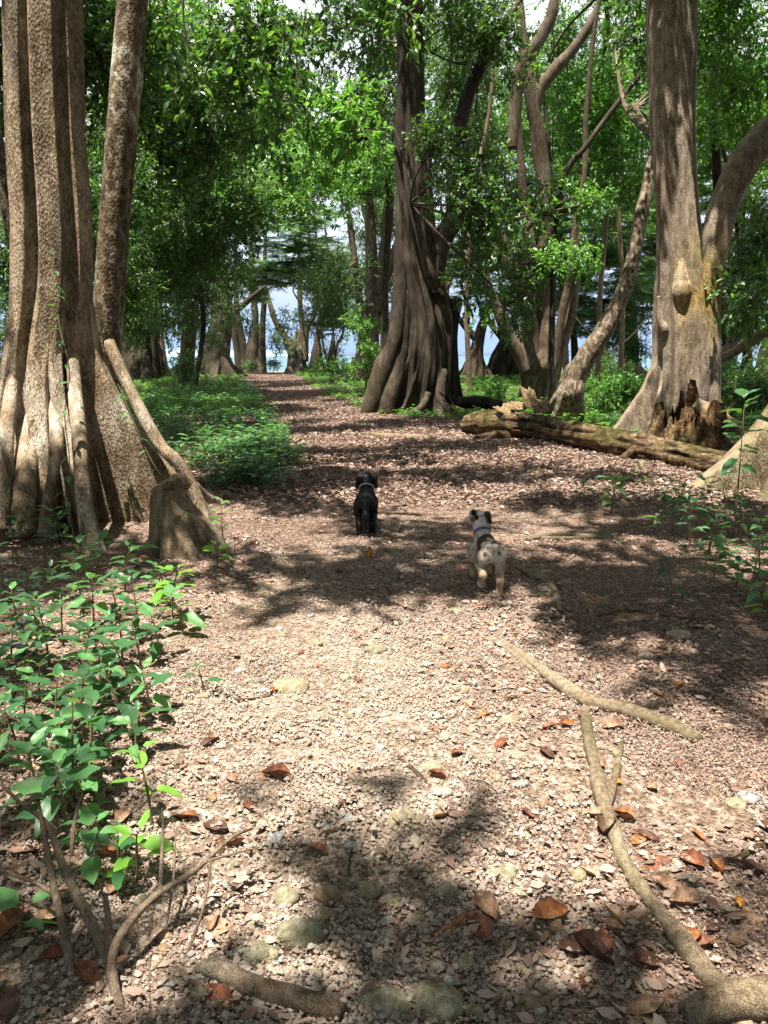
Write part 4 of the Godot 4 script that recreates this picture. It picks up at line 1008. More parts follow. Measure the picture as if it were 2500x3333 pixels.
	tree({"name": "buttressed_tree", "label": "large pale-barked tree with a swollen trunk tinted sunlit ochre and left buttress on the right", "base": b13, "no_boughs": true, "col": ochre, "sides": 220, "rows": 150, "ridge": 0.022, "k": 0.07,
		"trunk": [[b13 + Vector3(0, -0.25, 0), 0.52], [Vector3(5.386, 1.073, -14.3), 0.47], [Vector3(5.323, 1.9, -14.3), 0.42], [Vector3(5.24, 2.548, -14.3), 0.36], [Vector3(5.176, 3.184, -14.3), 0.3], [Vector3(5.046, 4.04, -14.3), 0.26], [Vector3(4.911, 5.542, -14.3), 0.33], [Vector3(4.786, 7.329, -14.3), 0.38], [Vector3(4.52, 10.63, -14.3), 0.3], [Vector3(4.155, 14.17, -14.3), 0.16]],
		"blades": [[172, 1.35, 2.2, 2.0, 0.16, 0.07], [140, 1.0, 1.9, 1.9, 0.16, 0.07], [100, 0.75, 1.6, 1.8, 0.14, 0.07], [60, 0.7, 1.6, 1.8, 0.14, 0.07], [10, 0.9, 1.6, 1.8, 0.14, 0.07], [240, 0.9, 1.8, 1.8, 0.16, 0.08], [310, 0.9, 1.8, 1.8, 0.16, 0.08], [70, 0.62, 7.0, 0.7, 0.2, 0.12, -10], [128, 0.6, 8.0, 0.7, 0.12, 0.08, 10], [20, 0.55, 6.0, 0.7, 0.12, 0.08]], "stem_sides": 26, "lump": 0.07,
		"stems": [[[Vector3(5.938, 0.14, -14.3), 0.3], [Vector3(5.922, 1.238, -14.4), 0.26], [Vector3(5.843, 2.393, -14.4), 0.235], [Vector3(5.882, 3.315, -14.4), 0.24], [Vector3(5.999, 4.058, -14.4), 0.25], [Vector3(6.277, 4.762, -14.4), 0.27], [Vector3(6.764, 5.337, -14.5), 0.27], [Vector3(7.749, 6.263, -14.5), 0.3]],
			[[Vector3(6.029, 0.705, -14.9), 0.24], [Vector3(5.824, 2.592, -14.9), 0.2], [Vector3(5.671, 3.922, -15), 0.17], [Vector3(5.473, 5.353, -15), 0.16], [Vector3(5.387, 6.877, -15), 0.16], [Vector3(5.345, 8.337, -15), 0.14]],
			[[Vector3(5.281, 3.631, -14.15), 0.08], [Vector3(5.267, 3.156, -14.06), 0.15], [Vector3(5.278, 2.807, -14.08), 0.25], [Vector3(5.277, 2.609, -14.06), 0.29], [Vector3(5.301, 2.453, -14.09), 0.27], [Vector3(5.369, 1.897, -14.2), 0.36]],
			[[Vector3(4.846, 2.526, -14), 0.05], [Vector3(4.865, 2.129, -13.95), 0.06], [Vector3(4.941, 1.952, -13.9), 0.08], [Vector3(4.942, 1.73, -13.95), 0.04]],
			[[Vector3(6.554, 1.38, -15.5), 0.09], [Vector3(6.806, 1.644, -15), 0.085], [Vector3(7.06, 1.947, -14.5), 0.09], [Vector3(7.452, 2.131, -14), 0.08]],
			[[Vector3(6.732, 1.209, -16), 0.1], [Vector3(7.147, 1.856, -16), 0.09], [Vector3(7.581, 2.221, -16), 0.07]]],
		"blobs": [[Vector3(7.56, 8.687, -19), 2.0, 60, "bright", 1.0], [Vector3(9.171, 8.079, -21), 2.0, 60, "bright", 1.0], [Vector3(4.989, 8.574, -18), 1.3, 40, "deep", 0.9], [Vector3(7.291, 3.665, -15.5), 0.8, 18, "broad", 0.95], [Vector3(6.686, 2.839, -14), 0.7, 18, "broad", 0.95], [Vector3(7.415, 2.493, -16), 0.7, 18, "broad", 0.9], [Vector3(5.303, 2.244, -11), 0.4, 7, "broad", 0.9], [Vector3(4.5, 10.0, -12), 2.8, 60, "cover", 1.0], [Vector3(6.5, 10.5, -15), 2.8, 60, "cover", 1.0]]})
	# swollen ring of knobs on its trunk
	# ---- pale root flange of a tree outside the frame at the right
	var b14 := Vector3(4.9, 0, -8.7)
	tree({"name": "buttressed_tree", "label": "pale sunlit buttress root entering the picture at the right edge", "base": b14, "col": bark_color(lin(0.33, 0.28, 0.2), lin(0.42, 0.36, 0.25), lin(0.5, 0.48, 0.42), 0.6), "sides": 160, "rows": 80, "ridge": 0.02,
		"trunk": [[b14 + Vector3(0, -0.25, 0), 0.45], [b14 + Vector3(0, 1.2, 0), 0.4], [b14 + Vector3(0, 3.5, 0), 0.36], [b14 + Vector3(0.2, 9, 0), 0.3]], "blades": [[176, 1.45, 1.7, 1.9, 0.24, 0.12], [140, 1.2, 1.6, 1.9, 0.22, 0.1], [100, 1.0, 1.5, 1.9, 0.2, 0.1], [215, 1.1, 1.5, 1.9, 0.2, 0.1], [270, 1, 1.5, 1.9, 0.2, 0.1], [330, 1, 1.5, 1.9, 0.2, 0.1], [40, 1, 1.5, 1.9, 0.2, 0.1]]})
	# ---- dark slender forks at the upper right
	var b15 := Vector3(16.459, 0, -37.114)
	tree({"name": "slender_tree", "label": "thin black forking stems against the sky at the upper right", "base": b15, "col": dark,
		"stems": [[[b15, 0.16], [Vector3(11.039, 3.406, -26), 0.13], [Vector3(8.989, 5.702, -22), 0.11], [Vector3(8.803, 7.151, -22), 0.11], [Vector3(8.584, 8.281, -22), 0.13], [Vector3(8.7, 9.057, -22), 0.11], [Vector3(9.178, 9.768, -22), 0.09], [Vector3(9.968, 10.254, -22), 0.08]], [[Vector3(8.599, 8.393, -22), 0.08], [Vector3(8.235, 8.837, -22), 0.07], [Vector3(7.919, 9.002, -22), 0.06]], [[Vector3(9.178, 9.768, -22), 0.07], [Vector3(9.362, 10.361, -22), 0.06], [Vector3(9.351, 11.106, -22), 0.05]]],
		"blobs": [[Vector3(11.266, 7.499, -26), 2.0, 56, "bright", 1.0], [Vector3(17.063, 13.372, -42), 3.2, 70, "feather", 1.2], [Vector3(19.494, 12.343, -44), 3.0, 70, "feather", 1.2], [Vector3(14.984, 6.62, -34), 2.6, 70, "feather", 1.1], [Vector3(15.458, 4.541, -36), 2.6, 70, "deep", 1.1], [Vector3(18.132, 1.909, -38), 2.6, 60, "bright", 1.0], [Vector3(11.332, 12.254, -30), 2.4, 50, "bright", 1.0], [Vector3(13.244, 12.848, -30), 2.6, 70, "bright", 1.0]]})
	# ---- background trees on the right
	var backs := [
		[Vector3(17.559, 0, -55.69), "vine-clad dark tree beyond the leaning trunk on the right", 0.75, 16.0, [[Vector3(15.417, 5.164, -50), 3.0, 90, "deep", 1.1], [Vector3(15.656, 2.326, -50), 1.6, 50, "deep", 1.0], [Vector3(15.423, 8.206, -48), 3.0, 90, "feather", 1.2]]],
		[Vector3(13.504, 0, -48.34), "thin straight tree seen between the fanning stems and the leaning trunk", 0.3, 15.0, [[Vector3(12.486, 5.708, -44), 3.2, 90, "feather", 1.2], [Vector3(12.398, 3.312, -46), 2.2, 50, "feather", 1.1], [Vector3(11.264, 8.507, -42), 3.4, 100, "feather", 1.2]]],
		[Vector3(12.737, 0, -52.285), "slim grey tree behind the fanning stems", 0.35, 16.0, [[Vector3(11.527, 4.726, -52), 2.6, 50, "feather", 1.1], [Vector3(9.781, 7.675, -46), 3.2, 80, "deep", 1.1], [Vector3(9.314, 5.164, -50), 2.4, 50, "deep", 1.1]]],
		[Vector3(22.401, 0, -48.34), "pale slender tree in the sunlit gap at the right", 0.4, 14.0, [[Vector3(20.744, 3.312, -46), 2.4, 50, "bright", 1.1], [Vector3(20.632, 5.708, -44), 3.0, 80, "feather", 1.2]]],
		[Vector3(25.303, 0, -52.285), "straight grey tree at the right edge in the distance", 0.5, 15.0, [[Vector3(21.686, 7.423, -46), 3.0, 80, "deep", 1.2], [Vector3(22.233, 3.548, -52), 2.6, 50, "feather", 1.1]]],
		[Vector3(24.27, 0, -54.507), "second pale slender tree in the sunlit gap at the right", 0.35, 13.0, [[Vector3(20.192, 10.283, -48), 3.2, 80, "feather", 1.2]]],
		[Vector3(10.262, 0, -59.567), "tree with feathery crown behind the central tree's right limb", 0.5, 17.0, [[Vector3(7.16, 6.231, -56), 2.6, 50, "feather", 1.2], [Vector3(6.746, 10.022, -44), 3.6, 110, "feather", 1.2], [Vector3(5.071, 9.331, -52), 2.8, 60, "feather", 1.2], [Vector3(4.209, 8.095, -56), 2.0, 30, "feather", 1.2]]],
		[Vector3(0.018, 0, -59.567), "slim tree in the shade behind the central tree's left roots", 0.4, 17.0, [[Vector3(0.015, 6.473, -52), 2.2, 50, "deep", 1.2], [Vector3(0.014, 9.572, -50), 2.8, 80, "deep", 1.2], [Vector3(-0.235, 12.113, -44), 3.2, 90, "feather", 1.2], [Vector3(0.647, 3.934, -54), 1.6, 36, "deep", 1.1]]],
		[Vector3(-19.532, 0, -52.285), "dark tree half hidden behind the lichen-blotched trunk", 0.5, 15.0, [[Vector3(-16.469, 3.233, -44), 2.4, 50, "deep", 1.1], [Vector3(-14.82, 4.725, -44), 2.4, 60, "deep", 1.1], [Vector3(-11.429, 8.28, -36), 3.0, 110, "deep", 1.1]]],
		[Vector3(-20.203, 0, -41.995), "thin dark tree at the left edge behind the big trunk", 0.2, 10.0, [[Vector3(-16.015, 3.801, -34), 1.6, 26, "deep", 1.0], [Vector3(-13.595, 7.31, -30), 2.0, 60, "deep", 1.0]]],
		[Vector3(11.088, 0, -38.807), "young bushy tree in the clearing behind the leaning trunk", 0.12, 4.0, [[Vector3(10.244, 0.845, -36), 0.9, 24, "deep", 0.9], [Vector3(9.445, -0.019, -32), 0.6, 16, "deep", 0.8]]],
		[Vector3(25.572, 0, -62.464), "feathery tree filling the distance behind the large right tree", 0.5, 17.0, [[Vector3(16.168, 11.184, -50), 3.6, 100, "feather", 1.3], [Vector3(12.804, 14.503, -46), 4.0, 120, "bright", 1.2], [Vector3(10.023, 13.792, -46), 4.0, 120, "bright", 1.2], [Vector3(18.409, 5.893, -52), 3.0, 70, "feather", 1.2], [Vector3(7.108, 13.938, -44), 3.6, 110, "bright", 1.2]]],
		[Vector3(4.61, 0, -59.567), "tall tree closing the canopy behind the central tree", 0.5, 17.0, [[Vector3(3.075, 11.631, -42), 3.4, 110, "deep", 1.2], [Vector3(3.568, 13.981, -38), 3.6, 130, "deep", 1.2], [Vector3(0.894, 14.234, -40), 3.4, 120, "deep", 1.2], [Vector3(-1.875, 13.79, -38), 3.6, 130, "deep", 1.2], [Vector3(-4.813, 13.598, -38), 3.6, 130, "deep", 1.2], [Vector3(-7.134, 13.143, -36), 3.4, 120, "deep", 1.2]]],
		[Vector3(-16.191, 0, -56.925), "tall tree closing the canopy behind the vine-hung tree", 0.5, 17.0, [[Vector3(-10.81, 10.308, -40), 3.4, 120, "deep", 1.2], [Vector3(-11.326, 7.926, -46), 3.0, 80, "deep", 1.2], [Vector3(-9.144, 12.172, -32), 3.2, 120, "deep", 1.1], [Vector3(-8.236, 9.551, -44), 3.0, 80, "feather", 1.2]]],
	]
	for q in backs:
		var b: Vector3 = q[0]
		b.z = maxf(b.z, -66.0)
		b.x *= b.z / q[0].z
		var hgt: float = q[3]
		var r: float = q[2]
		var w := Vector3(rng.randf_range(-1.4, 1.4), 0, 0)
		tree({"name": "background_tree", "label": q[1], "base": b, "group": "trees in the background", "col": [dark, grey, tan][rng.randi() % 3], "sides": 28, "rows": 26, "ridge": 0.04,
			"trunk": [[b + Vector3(0, -0.3, 0), r * 1.1], [b + Vector3(0, 1.5, 0), r * 0.7], [b + w * 0.3 + Vector3(0, hgt * 0.25, 0), r * 0.5], [b + w + Vector3(0, hgt * 0.5, 0), r * 0.42], [b + w * 1.2 + Vector3(0, hgt, 0), r * 0.3]], "blades": generic_blades(6, r * 2.2, 1.6, r * 0.2),
			"stems": [[[b + w * 0.8 + Vector3(0, hgt * 0.38, 0), r * 0.5], [b + Vector3(1.0 + r, hgt * 0.62, 0), r * 0.36], [b + Vector3(1.8 + r, hgt * 0.95, 0.5), r * 0.2]], [[b + w * 0.8 + Vector3(0, hgt * 0.45, 0), r * 0.5], [b + Vector3(-1.1 - r, hgt * 0.7, 0), r * 0.34], [b + Vector3(-2.0 - r, hgt, -0.5), r * 0.2]]], "stem_sides": 9, "blobs": q[4]})
	var thin := [
		["thin bare leaning stem crossing from the fanning tree up towards the large right tree", 21.0, [[Vector3(4.515, 0.379, -21), 0.09], [Vector3(4.453, 3.508, -21), 0.08], [Vector3(4.543, 5.791, -21), 0.075], [Vector3(5.179, 6.785, -21), 0.07], [Vector3(5.939, 7.812, -21), 0.065], [Vector3(6.602, 8.661, -21), 0.06], [Vector3(6.983, 9.444, -21), 0.05]], false],
		["pale straight slender trunk between the leaning trunk and the right tree", 34.0, [[Vector3(10.299, -0.114, -34), 0.13], [Vector3(10.187, 3.992, -34), 0.1], [Vector3(9.742, 8.085, -34), 0.09], [Vector3(9.729, 12.324, -34), 0.08], [Vector3(9.333, 16.346, -34), 0.06]], true],
		["slender grey trunk left of the leaning trunk's bend", 32.0, [[Vector3(8.816, -0.019, -32), 0.12], [Vector3(8.676, 3.845, -32), 0.1], [Vector3(8.761, 7.527, -32), 0.09], [Vector3(8.327, 11.363, -32), 0.08], [Vector3(8.405, 15.473, -32), 0.06]], true],
		["dark slender stem leaning left beyond the fanning tree", 30.0, [[Vector3(7.072, -0.013, -30), 0.13], [Vector3(6.739, 3.699, -30), 0.11], [Vector3(6.116, 7.63, -30), 0.1], [Vector3(5.683, 10.747, -30), 0.08], [Vector3(4.373, 14.311, -30), 0.06]], false],
		["thin pale trunk with a kink in the sunny wood at the right", 30.0, [[Vector3(12.787, 0.076, -30), 0.13], [Vector3(12.569, 4.035, -30), 0.11], [Vector3(12.701, 5.691, -30), 0.1], [Vector3(12.255, 9.205, -30), 0.09], [Vector3(12.508, 11.955, -30), 0.07], [Vector3(12.213, 14.311, -30), 0.05]], true],
		["thin grey stem behind the central tree's right limb", 32.0, [[Vector3(3.536, -0.019, -32), 0.12], [Vector3(3.32, 3.845, -32), 0.1], [Vector3(3.491, 7.697, -32), 0.09], [Vector3(4.088, 11.037, -32), 0.08], [Vector3(4.112, 15.165, -32), 0.06]], true],
		["dark slender stem close to the central tree's left side", 27.0, [[Vector3(0.137, 0.298, -27), 0.14], [Vector3(0.039, 3.479, -27), 0.12], [Vector3(0.161, 6.729, -27), 0.11], [Vector3(-0.172, 9.822, -27), 0.09], [Vector3(-0.051, 13.03, -27), 0.07]], false],
		["slender dark stem rising through the leaves left of the path", 33.0, [[Vector3(-8.089, -0.067, -33), 0.12], [Vector3(-7.523, 2.8, -33), 0.1], [Vector3(-7.63, 5.386, -33), 0.09], [Vector3(-7.013, 7.715, -33), 0.09], [Vector3(-6.047, 10.828, -33), 0.1], [Vector3(-5.563, 13.983, -33), 0.08]], false],
	]
	for q in thin:
		var ctrl: Array = q[2]
		var b: Vector3 = ctrl[0][0]
		b.y = -0.1
		ctrl[0][0] = b
		tree({"name": "slender_tree", "label": q[0], "base": Vector3(b.x, 0, b.z), "col": tan if q[3] else dark, "stems": [ctrl], "stem_sides": 9, "lump": 0.08})
	# ---- the sunlit sapling and low bushes
	var sp := Vector3(-0.898, 0, -38.226)
	tree({"name": "sapling", "label": "young tree with bright sunlit tiers of leaves left of the central trunk", "base": Vector3(-0.634, 0.441, -27) * Vector3(1, 0, 1), "col": tan, "stems": [[[Vector3(-0.635, 0.218, -27) * Vector3(1, 0, 1), 0.05], [Vector3(-0.595, 1.946, -27), 0.035], [Vector3(-0.683, 3.327, -27), 0.02]]],
		"blobs": [[Vector3(-0.7, 3.175, -27), 0.45, 9, "broad_bright", 0.75, 0.4], [Vector3(-0.546, 2.487, -27), 0.85, 20, "broad_bright", 0.75, 0.25], [Vector3(-0.469, 1.713, -27), 0.75, 16, "broad_bright", 0.75, 0.3], [Vector3(-0.631, 1.088, -27), 0.7, 14, "broad_bright", 0.75, 0.3], [Vector3(-1.193, 2.735, -27.4), 0.5, 9, "broad_bright", 0.7, 0.3], [Vector3(-1.12, 1.953, -27.4), 0.5, 9, "broad", 0.7, 0.4]]})
	var bushes := [[Vector3(-2.719, 0.259, -40), 1.3, 34, "bright", "sunlit rounded bush right of the path where it narrows"], [Vector3(3.293, 0.431, -24), 0.5, 10, "broad_bright", "low bright-leaved bush on the grass behind the log"], [Vector3(5.742, 0.261, -19), 0.6, 16, "bright", "low green bush between the leaning trunk and the large right tree"], [Vector3(11.999, 0.7, -44), 1.4, 34, "bright", "sunlit bush in the clearing beyond the leaning trunk"], [Vector3(8.594, 0.539, -18), 0.8, 22, "deep", "green bush behind the tall sapling at the right edge"], [Vector3(-10.972, 0.336, -64), 0.8, 14, "deep", "small bush at the foot of the shore tree"], [Vector3(-9.631, 0.738, -68), 0.7, 10, "deep", "small dark bush on the beach edge at the path's end"], [Vector3(10.431, 0.502, -24), 1.0, 26, "deep", "dark bush right of the large tree's trunk"], [Vector3(-10.697, 0.442, -42), 0.9, 20, "deep", "dark bush beside the dark flared trunk"], [Vector3(16.852, 0.845, -36), 1.5, 40, "bright", "bright bush in the sunny gap at the right edge"]]
	for q in bushes:
		var c: Vector3 = q[0]
		c.y = maxf(c.y, 0.45)
		var b := Vector3(c.x, 0, c.z)
		var o := tree({"name": "bush", "label": q[4], "base": b, "col": tan, "stems": [[[b, 0.03], [b.lerp(c, 0.6), 0.025], [c, 0.015]]], "stem_sides": 6, "blobs": [[c, q[1], q[2], q[3], 0.7, 0.7, -1.0]]})
		o.set_meta("category", "bush")
	# ---- hanging lianas
	var lianas := [[[Vector3(3.885, 7.289, -24), Vector3(3.902, 6.02, -24)], "thin hanging liana left of the pale fanning stem"], [[Vector3(4.878, 8.284, -24), Vector3(4.923, 6.658, -24)], "thin hanging liana right of the pale fanning stem"], [[Vector3(1.503, 8.874, -19), Vector3(1.471, 7.418, -19.2), Vector3(1.191, 7.083, -19.4)], "slack liana beside the central tree's upper limb"], [[Vector3(2.229, 9.458, -20), Vector3(2.245, 8.37, -20), Vector3(2.208, 7.154, -20)], "straight liana hanging in front of the upper right limb"], [[Vector3(-3.997, 8.43, -17), Vector3(-3.995, 7.931, -17), Vector3(-3.906, 7.51, -17)], "dark liana hanging at the top left among sunlit leaves"], [[Vector3(-3.491, 8.43, -17), Vector3(-3.488, 8.098, -17), Vector3(-3.479, 7.679, -17)], "second dark liana at the top left"]]
	for q in lianas:
		var pts: Array = q[0]
		var t := thing("liana", q[1], "vine", pts[-1])
		var mb := MB.new()
		var ctrl := []
		for p in pts:
			ctrl.append([p, 0.02])
		tube(mb, ctrl, 6, 6, dark, 0.1)
		part("stem", mb.commit(pts[-1]), M.twig, t)

# the crowns overhead: they close the sky above the path and let the sun through in patches
func make_canopy() -> void:
	var owners := []
	for c in get_children():
		if c is Node3D and c.has_meta("category") and c.get_meta("category") == "tree" and c.position.z > -30.0 and c.position.z < -6.0:
			owners.append(c)
	var got := {}
	var n := 0
	while n < 7200:
		n += 1
		var p := Vector3(rng.randf_range(-12, 12), rng.randf_range(8.0, 13.0), 4.0 - pow(rng.randf(), 1.15) * 36.0)
		if p.y < 1.5 + 0.46 * -p.z and p.z < -12.0:
			p.y = 2.0 + 0.46 * -p.z + rng.randf() * 3.0
		if sunlit(p, 0.12 if p.z > -4.5 else 0.45) or na.get_noise_3d(p.x * 1.2 + 70.0, 0.0, p.z * 1.2) < (-0.3 if p.z > -14.0 else 0.16):
			continue
		var best: Node3D = owners[0]
		for o in owners:
			if o.position.distance_to(Vector3(p.x, 0, p.z)) < best.position.distance_to(Vector3(p.x, 0, p.z)):
				best = o
		if not got.has(best):
			got[best] = [[], [], []]
		var s := rng.randf_range(0.8, 1.2)
		got[best][n % 3].append(Transform3D(Basis(Vector3.UP, rng.randf() * TAU).scaled(Vector3(s, s, s)), p - best.position))
	for o in owners:
		if got.has(o):
			for i in 3:
				if got[o][i].size():
					scatter("crown", sets.cover[i], got[o][i], o)

# the rest of the wood stands round the viewer too and shades the place
func make_surroundings() -> void:
	for q in [[-9.0, 5.0], [-4.0, 9.0], [3.0, 8.0], [8.5, 4.0], [-11.0, -2.0], [11.0, -3.0], [0.5, 13.0], [-13.0, -10.0], [13.0, -11.0], [-8.0, 13.0], [9.0, 12.0]]:
		var b := Vector3(q[0], 0, q[1])
		var bl := []
		for i in 5:
			var a: float = TAU * i / 5 + q[0]
			bl.append([b + Vector3(cos(a) * 2.2, rng.randf_range(4.0, 9.5), sin(a) * 2.2), 2.4, 42, "cover", 1.3])
		bl.append([b + Vector3(0, 2.0, 0), 1.8, 22, "cover", 1.2])
		tree({"name": "forest_tree", "label": "tree of the surrounding wood standing outside the picture", "base": b, "group": "trees outside the picture", "sides": 24, "rows": 16, "trunk": [[b + Vector3(0, -0.3, 0), 0.45], [b + Vector3(0, 4, 0), 0.35], [b + Vector3(0.3, 9, 0), 0.2]], "blades": generic_blades(5, 0.9, 1.4, 0.1), "blobs": bl})

func make_setting() -> void:
	# one sheet of ground from behind the camera to below the sea, finer near the path
	var xs := PackedFloat32Array()
	var zs := PackedFloat32Array()
	var nx := 230
	for i in nx + 1:
		var t := (float(i) / nx - 0.5) * 2.0
		xs.append(signf(t) * (6.0 * absf(t) + 110.0 * pow(absf(t), 4.0) + 700.0 * pow(absf(t), 16.0)))
	var nz := 300
	for i in nz + 1:
		var t := float(i) / nz
		zs.append(6.0 - 22.0 * t - 90.0 * pow(t, 3.0) - 90.0 * pow(t, 10.0))
	var mb := MB.new()
	for j in nz + 1:
		for i in nx + 1:
			var x := xs[i]
			var z := zs[j]
			var y := gh(x, z)
			var d := -z
			if d < 14.0:
				y += 0.012 * na.get_noise_2d(x * 9.0, z * 9.0)
			mb.v.append(Vector3(x, y, z))
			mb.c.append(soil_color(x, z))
	for j in nz:
		for i in nx:
			var a := j * (nx + 1) + i
			var b := a + nx + 1
			mb.ix.append_array([a, b, a + 1, a + 1, b, b + 1])
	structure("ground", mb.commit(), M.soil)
	var sea := PlaneMesh.new()
	sea.size = Vector2(12000, 6000)
	var so := structure("sea", sea, M.sea)
	so.position = Vector3(0, -0.75, -3090)
	# a low headland far out, distance haze mixed into its blue colour
	var hb := MB.new()
	var k := 40
	for i in k + 1:
		var t := float(i) / k
		var h := 46.0 * pow(sin(PI * t), 0.7) * (0.7 + 0.4 * na.get_noise_1d(i * 3.0)) + 2.0
		for q in [[-150.0, 0.0], [-60.0, 0.75], [0.0, 1.0], [60.0, 0.7], [150.0, 0.0]]:
			hb.v.append(Vector3(lerpf(-1150, -250, t), -2.0 + h * q[1], -3400.0 + q[0]))
	for i in k:
		for j in 4:
			var a := i * 5 + j
			hb.ix.append_array([a, a + 5, a + 1, a + 1, a + 5, a + 6])
	structure("headland", hb.commit(), plain(lin(0.3, 0.44, 0.6), 1.0, 0.0))

func soil_color(x: float, z: float) -> Color:
	var d := -z
	var n := na.get_noise_2d(x * 1.2, z * 1.2)
	var m := na.get_noise_2d(x * 5.0 + 30.0, z * 5.0)
	var c := Color(0.27, 0.2, 0.16).lerp(Color(0.36, 0.28, 0.225), clampf(0.5 + n * 1.5, 0, 1))
	# pale gravelly middle of the path near the camera
	var g := clampf(1.25 - absf(x + 0.25 + 0.25 * n) / 1.0, 0.0, 1.0) * clampf(1.3 - absf(d - 3.0) / 2.4, 0.0, 1.0)
	c = c.lerp(Color(0.44, 0.365, 0.295), clampf(g * (0.8 + m), 0.0, 0.9))
	# pale dust by the left tree
	var e := clampf(1.0 - Vector2(x + 1.9, (d - 5.3) * 0.9).length() / 1.3, 0.0, 1.0)
	c = c.lerp(Color(0.4, 0.31, 0.25), clampf(e * 1.6, 0.0, 0.85))
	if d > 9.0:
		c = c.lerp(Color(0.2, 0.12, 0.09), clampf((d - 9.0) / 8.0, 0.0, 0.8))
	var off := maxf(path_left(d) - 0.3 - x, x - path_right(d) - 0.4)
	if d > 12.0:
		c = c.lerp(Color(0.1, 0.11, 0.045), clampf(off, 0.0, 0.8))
	if z < -70.0:
		c = c.lerp(Color(0.42, 0.36, 0.3), clampf((-70.0 - z) / 6.0, 0.0, 1.0))
	c = c.lerp(Color(0.15, 0.1, 0.075), clampf((m - 0.1) * 1.6, 0.0, 0.45))
	return Color(c.r / 0.72, c.g / 0.66, c.b / 0.6).linear_to_srgb()

